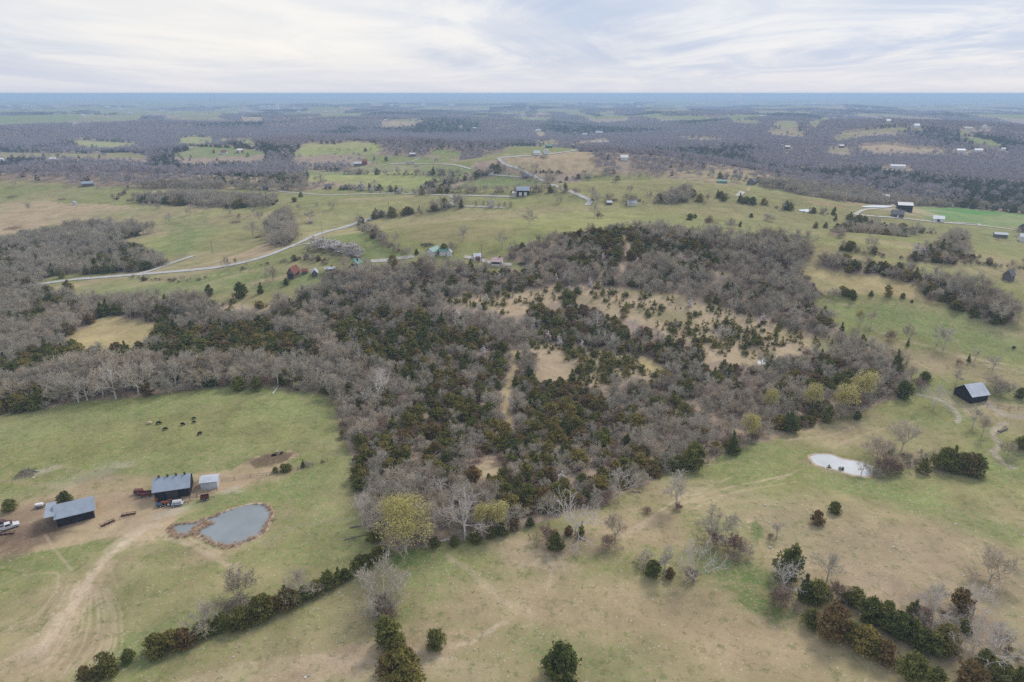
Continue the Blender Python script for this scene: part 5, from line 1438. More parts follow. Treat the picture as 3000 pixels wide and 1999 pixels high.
    ('cedar', 808, 1384, 2.6, 2, 1, 'smallest of the bushes on the pasture fence', None), ('cedar', 832, 1382, 3.6, 2, 1, 'dark round bush on the pasture fence', None), ('cedar', 845, 1379, 3.2, 2, 1, 'dark bush touching the round one on the fence', None), ('cedar', 887, 1369, 3.4, 1, 1, 'dark bush uphill along the pasture fence', None), ('bush', 902, 1366, 2.2, 0, 1, 'tiny grey bush at the uphill end of the fence bushes', None), ('bush', 945, 1355, 1.2, 1, 1, 'tiny dark bush alone above the fence bushes', None),
    ('cedar', 192, 1474, 5.2, 2, 1.1, 'round cedar behind the open ended shed', None), ('cedar', 28, 1495, 4.6, 2, 1.2, 'low round cedar by the frame edge near the parked pickup', None),
]
MID = [  # trees that stand alone on the middle fields
    ('bare', 496, 654, 11, 0, .85, 'bare tree on the green swale beside the left grove'), ('bare', 549, 631, 8, 3, .8, 'bare tree with dark base on the swale'), ('bare', 600, 623, 9, 0, 1, 'round bare tree under the strip of woods'), ('bare', 679, 634, 8, 3, .9, 'bare tree at the field corner'),
    ('bare', 701, 649, 9, 4, .7, 'slim bare tree by the brush heap'), ('bare', 741, 695, 14.5, 0, 1.0, 'largest bare tree on the tan field'), ('bare', 761, 648, 10, 1, .8, 'bare tree near the road side grove'), ('bare', 743, 630, 8, 4, .7, 'thin bare tree behind the tan field'), ('bare', 85, 618, 9, 1, .7, 'bare tree on the tan hillside'),
    ('bare', 331, 592, 11, 4, .7, 'bare tree beside the diagonal hedge'), ('bare', 422, 612, 9, 2, .7, 'bare tree below the strip of woods'), ('bare', 440, 612, 9, 4, .7, 'second bare tree below the strip of woods'), ('bare', 461, 614, 8, 3, .8, 'third bare tree below the strip of woods'), ('bare', 876, 622, 10, 4, .7, 'bare tree above the little tan shed'),
    ('bare', 910, 650, 14, 2, 1, 'dense tall tree behind the tan shed'), ('bare', 929, 616, 9, 0, .8, 'bare tree on the meadow past the tan shed'), ('bare', 970, 614, 9, 3, .85, 'round bare tree in the middle meadow'), ('bare', 393, 587, 10, 4, .7, 'bare tree before the pale dirt patch'), ('bare', 42, 546, 8, 3, .8, 'bare tree on the crest of the ridge'),
    ('cedar', 882, 578, 9, 0, .9, 'cedar beside the long gravel lane'), ('cedar', 863, 592, 7.5, 2, 1.1, 'dark cedar in the meadow under the lane'), ('bare', 1551, 664, 14, 2, .9, 'tall bare tree alone on the round hill'), ('bare', 1741, 638, 13, 0, .8, 'tall bare tree near the hill crest'), ('bush', 1754, 640, 6, 1, 1, 'dark bush beside the tall crest tree'),
    ('slim', 1355, 709, 11, 0, 1.4, 'thin grey tree on the flank of the round hill'), ('bare', 1470, 728, 13, 2, .8, 'tall tree at the foot of the round hill'), ('bare', 1735, 581, 12, 0, .9, 'bare tree at the road bend'), ('bare', 1615, 541, 11, 3, 1, 'round bare tree beside the winding road'), ('bare', 1846, 569, 9, 1, .8, 'bare tree on the rolling green hill'), ('bare', 1641, 596, 8, 3, 1, 'bare tree in the lane side meadow'),
    ('bare', 1903, 592, 11, 0, .9, 'bare tree by the hidden barn roofs'), ('bare', 1850, 600, 10, 5, 1.1, 'broad bare tree over the white roofs'), ('cedar', 1300, 740, 7, 2, 1, 'dark round cedar behind the teal roofs'), ('bare', 1320, 738, 7, 3, .9, 'bare tree next to the cedar behind the teal roofs'), ('bare', 1103, 692, 9, 4, .8, 'bare tree on the hedge of the bright meadow'), ('bare', 1160, 722, 11, 4, .7, 'tall stem tree at the meadow corner'),
    ('cedar', 1229, 619, 8, 1, .8, 'upright cedar beside the long lane'), ('cedar', 1220, 745, 4, 0, 1, 'small cedar at the end of the drive'), ('blossom', 1060, 558, 9, 0, 1.3, 'largest white flowering tree along the lane'), ('blossom', 1090, 563, 6.5, 0, .9, 'white flowering tree after the largest one'), ('blossom', 1169, 567, 6.5, 0, 1, 'round white flowering tree alone by the lane'), ('sapling', 1115, 564, 6.5, 0, 1.1, 'pinkish tree between the white flowering ones'),
    ('blossom', 1442, 606, 7, 0, 1, 'white flowering tree by the winding drive'), ('sapling', 1394, 604, 6, 0, .9, 'first pinkish young tree by the winding drive'), ('sapling', 1417, 604, 5.5, 0, .7, 'slim pinkish young tree by the winding drive'), ('sapling', 1430, 605, 5.5, 0, .7, 'slimmest pinkish tree next to the white flowering one'), ('sapling', 1461, 608, 5.5, 0, 1, 'pinkish tree just past the white flowering one'), ('sapling', 1479, 607, 5.5, 0, 1, 'pinkish tree near the end of the drive row'), ('sapling', 1496, 607, 6, 0, 1.1, 'last pinkish tree of the drive row'),
    ('cedar', 2021, 645, 8, 2, 1.1, 'dark cedar clump tree on the hill shoulder'), ('cedar', 2035, 640, 5.5, 2, 1, 'small cedar next to the hill shoulder one'), ('bush', 2077, 662, 8, 1, .9, 'dark shrub on the pasture hill'), ('cedar', 2141, 660, 8, 1, .9, 'pointed cedar on the pasture hill'), ('cedar', 2167, 666, 7.5, 7, 1, 'narrow dark cedar on the pasture hill'), ('bush', 2140, 668, 7, 0, 1, 'grey shrub beside the pointed cedar'), ('cedar', 2201, 637, 5.5, 2, 1, 'small round cedar on the hill crest'), ('bush', 2252, 648, 7, 0, 1.1, 'grey spreading shrub on the hill crest'),
    ('cedar', 2389, 669, 8.5, 3, .9, 'broad cedar above the lane pasture'), ('cedar', 2419, 668, 7.5, 0, .9, 'second cedar above the lane pasture'), ('cedar', 2446, 646, 9, 1, .9, 'tall cedar at the pasture corner'), ('cedar', 2452, 680, 9, 0, 1, 'dark cedar in the corner thicket'), ('cedar', 2470, 668, 7, 2, 1, 'round cedar in the corner thicket'), ('cedar', 2532, 654, 10, 2, .9, 'big round cedar below the gravel lane'), ('cedar', 2588, 669, 8, 0, .9, 'cedar past the big round one'), ('cedar', 2607, 671, 8, 3, .9, 'last cedar of the lane pasture row'), ('bare', 2560, 664, 10, 1, 1, 'bare tree between lane pasture cedars'),
    ('blossom', 2686, 752, 8, 0, .9, 'white flowering tree in the hedge of the far pasture'), ('cedar', 2795, 704, 6, 2, 1, 'dark cedar at the end of the hedge spur'), ('blossom', 2780, 708, 5, 0, .9, 'small white tree at the hedge spur'), ('bare', 2980, 692, 9, 0, .9, 'bare tree in front of the dark grey barn'), ('bare', 2550, 738, 10, 1, .8, 'bare tree in the far pasture hedge'), ('bare', 2960, 815, 8, 3, 1, 'bare tree beside the weathered barn'),
    ('cedar', 1096, 468, 11, 1, .9, 'dark pine beside the red barn'), ('cedar', 1132, 472, 12, 0, .9, 'second dark pine near the red barn'), ('bare', 1130, 516, 12, 2, .8, 'tall tree in the far row of bare trees'), ('cedar', 66, 690, 8, 2, 1, 'dark tree at the edge of the left grove'), ('cedar', 180, 815, 9, 0, .95, 'dark cedar standing by the country road'), ('cedar', 200, 852, 11, 3, 1, 'large cedar across the road from the utility poles'),
    ('cedar', 468, 776, 8, 0, 1, 'dark cedar at the grove tip by the road'), ('cedar', 440, 762, 9, 2, 1, 'rounded cedar near the grove tip'), ('cedar', 705, 872, 11, 2, .95, 'big dark cedar on the meadow under the red roofed barn'), ('cedar', 762, 860, 8, 1, 1, 'pointed cedar on the same meadow'), ('cedar', 612, 866, 8, 0, 1, 'cedar on the meadow edge'), ('bare', 800, 822, 10, 3, 1, 'bare tree beside the red roofed barn'), ('cedar', 838, 835, 5, 0, 1, 'small cedar below the red roofed barn'),
    ('bare', 662, 780, 7, 3, .8, 'small bare tree on the road bank'), ('bare', 690, 778, 6, 4, .7, 'thin bare tree further along the road bank'), ('bare', 805, 728, 14, 0, .95, 'big bare tree of the roadside grove'), ('bare', 828, 722, 13, 1, .9, 'second big bare tree of the roadside grove'), ('cedar', 1150, 778, 8, 5, 1, 'olive cedar by the drive of the teal roofed house'), ('bare', 1015, 790, 9, 3, 1, 'bare tree shading the teal roofed house'),
]
for k, px, py, H, v, w, lab in MID:
    SOLO.append((k, px, py, H, v, w, lab, None))
for i, px in enumerate(np.linspace(922, 1052, 10)):
    SOLO.append(('blossom', float(px), 721 + 27 * ((px - 922) / 130) ** .9 + (4 if i % 2 else 0), 6.5 + (i % 3) * .6, 0, 1.15, f'{ORD[i]} white flowering tree in the row beside the country road', 'white flowering row by the road'))
for i, (px, py) in enumerate(((1305, 838), (1341, 826), (1768, 765), (1990, 765), (1865, 775), (1628, 825), (1656, 822), (1730, 840), (1670, 858), (1425, 885), (1608, 1000), (1640, 1012), (1703, 1020), (1645, 1418), (2020, 900), (2232, 948), (1462, 820), (1404, 912), (1340, 932), (1560, 962), (1700, 854), (1415, 1040))):
    SOLO.append(('blossom', px, py, 4.6 + (i % 4) * .5, 1, 1.0, ['small white flowering tree in the top thicket', 'small white flowering tree rising from grey woods', 'small white flowering tree at the scrubby clearing', 'lone white flowering tree among the lower cedars'][3 if i == 13 else 2 if 5 <= i <= 15 else 0 if i in (2, 3, 4) else 1], 'small white flowering trees of the big wood'))
S = np.array([(s[1], s[2]) for s in SOLO], float)
SX, SY = P(S[:, 0], S[:, 1])
near_parts = lambda px, py, H: True
for (k, px, py, H, v, w, lab, grp), x, y in zip(SOLO, SX, SY):
    d = math.hypot(x, y)
    if k == 'cedar':
        H, w = (H * .84, w * .82) if d < 450 else (H * .67, w * .9)
    plant(k, float(x), float(y), H, v, lab, grp, w, parts=d < 900)
print('solo', made)

# ------------------------------------------------------------------ woods
YARD = np.array(FAR_YARDS, float)
YX, YY = P(YARD[:, 0], YARD[:, 1])
YR = np.hypot(YX, YY)


def in_yard(x, y, H=5.0):
    hid = np.zeros(len(x), bool)
    r = np.hypot(x, y)
    for a, b, q, w_ in zip(YX, YY, YR, YARD[:, 2]):
        al = (x * a + y * b) / q
        la = abs(x * b - y * a) / q
        hid |= (al > q * (1 - 1.1 * H / CAM_H)) & (al < q + 12) & (la < w_ * q / FPX * .62 + 3)
    return hid


ANCH = [(1180, 1560, 'behind the big yellow green willow'), (1440, 1530, 'at the wood edge near the small willows'), (1060, 1400, 'on the wood flank along the cow pasture'), (1470, 1260, 'at the foot of the mown strip'),
        (1420, 1090, 'left of the upper mown strip'), (1580, 1150, 'between mown strip and small clearing'), (1950, 1010, 'below the scrubby tan clearing'), (2190, 1290, 'on the wood edge by the lowest willow'), (2430, 1220, 'among the tall yellow willows'),
        (2600, 1130, 'at the wood tip toward the black barn'), (1700, 1480, 'at the wood edge by the forked sycamore'), (1750, 1300, 'on the lower slope of the wood'), (1250, 1250, 'around the hollow of the wood'), (1100, 1150, 'by the broad white sycamore'), (950, 1130, 'at the inner corner of the cow pasture'),
        (650, 1130, 'along the cow pasture below the snag'), (300, 1160, 'on the tree line past the cows'), (300, 1060, 'in the olive band above the cow pasture'), (700, 1030, 'in the cedar band uphill of the cows'), (1250, 1400, 'in the thick lower part of the wood'), (1950, 1200, 'in the grey middle of the wood'), (2050, 1370, 'beside the massive edge cedar'), (1550, 1400, 'above the wood edge facing the worn slope'), (80, 1150, 'at the far end of the tree line')]
ANCH += [(60, 1040, 'at the outer end of the olive band'), (160, 1080, 'in the olive band behind the tree line'), (420, 1010, 'beside the lower tip of the golden field'), (520, 1090, 'behind the slim white trunk'), (620, 990, 'in the olive band past the golden field'), (820, 990, 'where the olive band meets grey woods'), (840, 1090, 'behind the white snag'), (400, 1140, 'near the tall pale tree of the tree line'),
         (200, 1160, 'by the shorter pale tree of the tree line'), (760, 1120, 'behind the dark cedars by the snag'), (1010, 1000, 'in the grey woods uphill of the broad white sycamore'), (980, 1200, 'on the wood corner nearest the cows'), (1100, 1300, 'on the wood flank above the pasture fence'), (1330, 1160, 'in cedars left of the lower mown strip'), (1650, 1200, 'in cedars right of the mown strip'), (1850, 1150, 'under the golden gap'),
         (2050, 1150, 'below the small wood pond'), (2250, 1180, 'behind the dull yellow willow'), (2350, 1120, 'in the olive patch above the willows'), (2500, 1090, 'in the grey woods below the hillside'), (1300, 1490, 'behind the tall sycamore'), (1600, 1350, 'on the cedar slope below the mown strip'), (1850, 1400, 'at the wood edge above the dark fallen limb'), (1400, 1440, 'by the lower bare gap of the wood')]
AP = np.array([(a[0], a[1]) for a in ANCH], float)

bx, by = jitter_grid(95, 900, 3.75)
ids = zones_at(bx, by, .8)
dn = ZD[ids]; ck_ = ZK[ids]; yg = ZY[ids]
solo_d = np.full(len(bx), 99.0)
for x, y in zip(SX, SY):
    solo_d = np.minimum(solo_d, np.hypot(bx - x, by - y))
gap = fbm(bx / 16.0, by / 16.0, 301, 3)
clus = fbm(bx / 22.0, by / 22.0, 311, 3)
keep = (rng.random(len(bx)) < dn * np.where(gap < .30, .62, .94)) & (solo_d > 3.2)
isced = rng.random(len(bx)) < np.clip(ck_ + (clus - .5) * 1.7, 0.01, .97)
keep &= (isced | (rng.random(len(bx)) < .82))
k = np.nonzero(keep)[0]
wx, wy = bx[k], by[k]; wc = isced[k]; wz = ground_z(wx, wy); wr = np.hypot(wx, wy)
# taller trees along the cow pasture, scrubbier on the dry knoll
tall = 1 + .45 * sstep(.5, .75, fbm(wx / 80.0, wy / 80.0, 331, 2))
hgt = np.where(wc, rng.uniform(3.8, 7.8, len(k)), rng.uniform(6.0, 10.5, len(k)) * tall)
hgt = np.where(~wc & (ck_[k] > .5), hgt * .72, hgt)
knoll = (ids[k] >= 0) & (wx > -70) & (wr < 520) & (wr > 150)
hgt = np.where(knoll, hgt * .80, hgt)
ms = line_world([(1506, 1030), (1500, 1080), (1491, 1130), (1484, 1180), (1477, 1242)], 8)
tk = line_world([(1826, 690), (1838, 735), (1828, 770), (1818, 796)], 8)
near_strip = (seg_dist(wx, wy, ms) < 1.2 + hgt * .24) | (seg_dist(wx, wy, tk) < 1.5 + hgt * .3)
vis = ~near_strip & ~hides_open(wx, wy, hgt * np.where(wc, .5, .7)) | (~near_strip & (rng.random(len(wx)) < .08))
k, wx, wy, wc, wz, wr, hgt = k[vis], wx[vis], wy[vis], wc[vis], wz[vis], wr[vis], hgt[vis]
ppx, ppy = to_px(wx, wy, wz + hgt * .6)
inview = (ppx > 5) & (ppx < 2995) & (ppy > 5) & (ppy < 1990)
order = np.argsort(-(hgt / wr) * inview)
single = np.zeros(len(k), bool)
n_c, n_b = 300 - made.get('cedar_tree', 0), 300 - made.get('bare_tree', 0)
for i in order:
    if not inview[i]:
        break
    if wc[i] and n_c > 0:
        single[i] = True; n_c -= 1
    elif not wc[i] and n_b > 0:
        single[i] = True; n_b -= 1
    if n_c <= 0 and n_b <= 0:
        break
LAST = {}
for i in np.nonzero(single)[0]:
    H = float(hgt[i])
    a = ANCH[int(np.argmin((AP[:, 0] - ppx[i]) ** 2 + ((AP[:, 1] - ppy[i]) * 1.6) ** 2))][2]
    if wc[i]:
        v = random.choice((0, 1, 2, 3, 3, 4, 5, 5, 6, 7, 8))
        _, _, tint, shp = TPL['cedar'][v]
        size = 'tall' if H > 7 else 'small' if H < 4.6 else 'middling'
        plant('cedar', float(wx[i]), float(wy[i]), H, v, f'{size} {tint} {dict(egg="oval", cone="pointed", round="round")[shp]} cedar {a}', 'cedars of the big wood')
    else:
        v = random.choice((0, 0, 1, 2, 3, 4, 5))
        size = 'tall' if H > 12 else 'low' if H < 7.5 else 'middling'
        plant('bare', float(wx[i]), float(wy[i]), H, v, f'{size} {TPL["bare"][v][2]} leafless tree {a}', 'leafless trees of the big wood')
rest = ~single
sel = rest & wc
scatter('cedar_woodland', 'mass of olive and dark green cedars in the woods', np.stack([wx, wy, wz - .15], 1)[sel], rng.uniform(0, 6.28, sel.sum()), np.stack([hgt[sel] / 7.3 * 1.1] * 2 + [hgt[sel] / 7.3], 1), [[q[1] for q in t_[1]] for t_ in TPL['cedar']])
ptsB = [np.stack([wx, wy, wz - .15], 1)[rest & ~wc]]; sclB = [hgt[rest & ~wc] / 12.3]

# grey saplings and brush between the trees
ux, uy = jitter_grid(95, 620, 3.6)
ids = zones_at(ux, uy, .8)
kk = (rng.random(len(ux)) < ZD[ids] * .45) & ~hides_open(ux, uy, np.full(len(ux), 2.5))
ux, uy = ux[kk], uy[kk]
scatter('undergrowth', 'grey brown leafless brush and saplings between the trees', np.stack([ux, uy, ground_z(ux, uy) - .1], 1), rng.uniform(0, 6.28, len(ux)), rng.uniform(.55, 1.1, len(ux)), [[q[1] for q in t_[1]] for t_ in TPL['bush']])

# young cedars over the tan clearings
yx, yy = jitter_grid(200, 760, 2.9)
ids = zones_at(yx, yy, .8)
cl = fbm(yx / 18.0, yy / 18.0, 351, 3)
kk = rng.random(len(yx)) < ZY[ids] * (.25 + .75 * sstep(.36, .58, cl)) * 1.25
yx, yy = yx[kk], yy[kk]
yh = rng.uniform(1.1, 3.9, len(yx)) * (.8 + .5 * fbm(yx / 30, yy / 30, 361, 2))
yz = ground_z(yx, yy)
o_ = np.argsort(-yh / np.hypot(yx, yy))
YA = [(1600, 1075, 'by the small bare clearing'), (1420, 1385, 'in the lower wood gap'), (1350, 880, 'at the pointed end of the arc clearing'), (1480, 890, 'in the bend of the arc clearing'), (1640, 860, 'on the upper rim of the arc clearing'), (1850, 870, 'where the arc clearing widens'), (1950, 930, 'in the dense scrub under the arc rim'),
      (2080, 920, 'midway along the broad clearing'), (2080, 990, 'above the broad bare tree of the clearing'), (2180, 960, 'on the broad clearing'), (2160, 1030, 'above the small wood pond'), (2250, 1000, 'uphill of the small wood pond'), (2330, 1000, 'near the last pointed cedars of the clearing'), (2420, 1000, 'at the far tip of the broad clearing'),
      (1620, 1015, 'in the scrub above the small bare clearing'), (1740, 1060, 'in the scrub with white flowering trees'), (1760, 1110, 'in the scrub below the white flowering trees'), (1850, 1070, 'in the scrub beside the golden gap'), (1930, 1085, 'round the golden gap'), (2110, 800, 'on the small high clearing'), (700, 895, 'on the meadow edge of the wood')]
YP = np.array([(a[0], a[1]) for a in YA], float)
ypx, ypy = to_px(yx, yy, yz)
for i in o_[:285]:
    v = random.choice((0, 1, 2, 3))
    place = YA[int(np.argmin((YP[:, 0] - ypx[i]) ** 2 + ((YP[:, 1] - ypy[i]) * 1.8) ** 2))][2]
    plant('young', float(yx[i]), float(yy[i]), float(yh[i]), v, f'{"larger" if yh[i] > 3 else "little"} {TPL["young"][v][2]} young cedar {place}', 'young cedars of the tan clearing')
r_ = o_[285:]
if len(r_):
    scatter('cedar_scrub', 'specks of young cedar scrub over the tan clearing', np.stack([yx, yy, yz - .05], 1)[r_], rng.uniform(0, 6.28, len(r_)), yh[r_] / 2.8, [[q[1] for q in t_[1]] for t_ in TPL['young']])

# hedges, tree rows and roadside brush on the middle fields
HEDGE = [([(1000, 511), (1100, 512), (1250, 513), (1376, 515)], 7, .04, 7, 10), ([(905, 497), (1000, 496), (1040, 492)], 8, .1, 7, 9), ([(1235, 568), (1350, 566), (1500, 563), (1600, 562), (1667, 566)], 5, .12, 6, 9), ([(1240, 572), (1300, 566), (1400, 560)], 6, .15, 6, 9),
         ([(1222, 560), (1300, 540), (1400, 520), (1483, 497)], 5, .25, 6, 9), ([(1000, 556), (1080, 556), (1180, 564), (1240, 569)], 6, .3, 5, 8), ([(2094, 582), (2115, 580), (2141, 583)], 5, .9, 6, 8), ([(2165, 592), (2190, 596), (2215, 600)], 5, .9, 6, 8), ([(2228, 600), (2260, 606), (2300, 614), (2325, 618)], 6, .7, 6, 8),
         ([(2340, 622), (2420, 628), (2460, 634)], 10, .4, 4, 7), ([(2510, 660), (2570, 672), (2650, 678), (2740, 684)], 9, .3, 4, 7), ([(2460, 728), (2540, 742), (2640, 758), (2760, 770), (2900, 778), (3000, 790), (3100, 800)], 6, .3, 3, 7), ([(2470, 869), (2500, 868), (2538, 869)], 3.2, .98, 4, 5.5),
         ([(2550, 868), (2640, 876), (2700, 888), (2760, 900), (2820, 912), (2900, 938)], 14, .7, 1.5, 2.5), ([(340, 587), (360, 568), (378, 549)], 4, .3, 2, 4), ([(345, 588), (400, 590), (440, 588)], 9, .1, 3, 5), ([(1077, 648), (1100, 640), (1150, 632), (1187, 628)], 5, .8, 6, 8), ([(1045, 662), (1070, 650), (1130, 634), (1250, 622), (1320, 612)], 7, .25, 5, 9),
         ([(1060, 672), (1100, 695), (1150, 728), (1200, 748)], 6, .1, 4, 8), ([(1270, 618), (1300, 612), (1325, 608)], 4, .1, 9, 12), ([(1330, 590), (1350, 604), (1355, 612)], 5, .1, 7, 9), ([(690, 792), (740, 785), (830, 768), (900, 762), (960, 770)], 6, .1, 3, 5), ([(380, 815), (480, 822), (560, 822), (640, 812)], 12, .15, 2, 4),
         ([(900, 735), (960, 745), (1010, 752), (1050, 758)], 6, .1, 3, 5), ([(1500, 520), (1560, 528), (1600, 545), (1690, 572)], 14, .1, 5, 8), ([(1730, 588), (1850, 590), (1960, 592), (2080, 590)], 9, .2, 5, 9), ([(1780, 545), (1850, 520), (1950, 522)], 16, .05, 4, 6), ([(1640, 528), (1700, 524), (1760, 518)], 9, .3, 4, 8),
         ([(1560, 506), (1600, 507), (1650, 508)], 6, .95, 3, 4), ([(1570, 463), (1610, 463)], 4, .05, 3, 4), ([(1000, 556), (1060, 552)], 7, .2, 5, 8), ([(545, 428), (640, 432), (750, 436)], 8, .85, 5, 8), ([(930, 440), (1020, 446), (1090, 440)], 14, .4, 5, 8), ([(2340, 840), (2400, 866), (2440, 870)], 6, .3, 4, 6), ([(2905, 700), (2990, 715), (3060, 720)], 20, .2, 4, 6),
         ([(2760, 745), (2800, 712), (2830, 700)], 5, .5, 4, 7), ([(2680, 600), (2800, 606), (2950, 620), (3100, 640)], 7, .15, 8, 11), ([(2430, 574), (2500, 580), (2560, 592)], 9, .6, 6, 9), ([(2080, 520), (2200, 532), (2320, 548), (2430, 572)], 6, .1, 6, 9), ([(1240, 545), (1300, 530), (1340, 524)], 5, .2, 5, 8),
         ([(2560, 1388), (2660, 1372), (2740, 1340), (2860, 1355)], 5, .0, 2.5, 4), ([(2600, 1330), (2700, 1345)], 6, 0, 3, 5), ([(2690, 1760), (2760, 1800), (2840, 1830), (2900, 1850)], 4, .15, 3, 5.5), ([(2660, 1800), (2720, 1850), (2800, 1900), (2860, 1930)], 4, .15, 2.5, 5), ([(2880, 1880), (2960, 1920), (3040, 1960)], 4, .2, 3, 6)]
cp_, cs_, hb_, hs_ = [], [], [], []
for pts, sp_, ced, h0, h1 in HEDGE:
    lw = line_world(pts, 12)
    seg = np.hypot(*np.diff(lw, axis=0).T)
    L_ = np.concatenate([[0], np.cumsum(seg)])
    n_ = max(2, int(L_[-1] / (sp_ * (.72 if sp_ < 13 else 1))))
    s_ = np.sort(rng.uniform(0, L_[-1], n_))
    x = np.interp(s_, L_, lw[:, 0]) + rng.normal(0, 1.6, n_); y = np.interp(s_, L_, lw[:, 1]) + rng.normal(0, 1.6, n_)
    c = rng.random(n_) < ced
    h = rng.uniform(h0, h1, n_)
    p3 = np.stack([x, y, ground_z(x, y) - .1], 1)
    ptsB.append(p3[~c]); sclB.append(h[~c] / 12.3)
    cp_.append(p3[c]); cs_.append(h[c] / 7.6)
    if sp_ < 13:
        n2 = int(L_[-1] / 3.2)
        q_ = rng.uniform(0, L_[-1], n2)
        bx2 = np.interp(q_, L_, lw[:, 0]) + rng.normal(0, .9, n2); by2 = np.interp(q_, L_, lw[:, 1]) + rng.normal(0, .9, n2)
        hb_.append(np.stack([bx2, by2, ground_z(bx2, by2) - .1], 1)); hs_.append(rng.uniform(.25, .6, n2))
scatter('bare_woodland', 'mass of grey leafless trees in the woods and hedges', np.concatenate(ptsB), rng.uniform(0, 6.28, sum(map(len, ptsB))), np.concatenate(sclB), [[q[1] for q in t_[1]] for t_ in TPL['bare']])
cp_ = np.concatenate(cp_)
hb_ = np.concatenate(hb_)
scatter('hedgerow_brush', 'low leafless brush filling hedges and field edges', hb_, rng.uniform(0, 6.28, len(hb_)), np.concatenate(hs_), [[q[1] for q in t_[1]] for t_ in TPL['bush']])
scatter('cedar_hedges', 'dark cedars along the hedges of the middle fields', cp_, rng.uniform(0, 6.28, len(cp_)), np.concatenate(cs_), [[q[1] for q in t_[1]] for t_ in TPL['cedar']])

# far woods
def far_band(r0, r1, s):
    x, y = jitter_grid(r0, r1, s, 40)
    ids = zones_at(x, y, 1.0)
    r = np.hypot(x, y)
    d = ZD[ids].copy()
    for f_ in (0, .4, .85):
        m_ = CAM_H / (CAM_H - 10.0 * f_)
        d[(ids < 0) & noise_field(x * m_, y * m_)] = 0
    kk = rng.random(len(x)) < d * .92
    kk &= ~hides_open(x, y, np.full(len(x), 9.0)) | (rng.random(len(x)) < .05)
    kk &= ~in_yard(x, y)
    x, y, ids = x[kk], y[kk], ids[kk]
    ev = fbm(x / 260.0, y / 420.0, 81, 4)
    share = np.where(ids < 0, .06 + .85 * sstep(.50, .64, ev), np.maximum(ZK[ids], 0))
    return x, y, rng.random(len(x)) < share


P_b, S_b, P_c, S_c = [], [], [], []
for r0, r1, s in ((900, 1600, 7.0), (1600, 2600, 8.5), (2600, 4200, 12.0)):
    x, y, c = far_band(r0, r1, s)
    p3 = np.stack([x, y, ground_z(x, y) - .3], 1)
    f_ = s / 8.0
    P_b.append(p3[~c]); S_b.append(rng.uniform(.7, 1.15, (~c).sum()) * f_ ** .6)
    P_c.append(p3[c]); S_c.append(rng.uniform(.7, 1.1, c.sum()) * f_ ** .6)
scatter('far_woods', 'grey violet leafless woods covering the distant hills', np.concatenate(P_b), rng.uniform(0, 6.28, sum(map(len, P_b))), np.concatenate(S_b), FAR['bare'])
scatter('far_evergreen_woods', 'dark evergreen patches in the distant woods', np.concatenate(P_c), rng.uniform(0, 6.28, sum(map(len, P_c))), np.concatenate(S_c), FAR['cedar'])
x, y, c = far_band(4200, 9000, 30.0)
p3 = np.stack([x, y, ground_z(x, y) - 1], 1)
scatter('distant_woods', 'hazy blue woods below the horizon', p3[~c], rng.uniform(0, 6.28, (~c).sum()), rng.uniform(.8, 1.2, (~c).sum()), CLUMP[:2])
scatter('distant_evergreen_woods', 'hazy dark evergreen woods below the horizon', p3[c], rng.uniform(0, 6.28, c.sum()), rng.uniform(.8, 1.2, c.sum()), CLUMP[2:])
print('trees', made, len(wx), len(ux), sum(map(len, P_b)), len(p3))
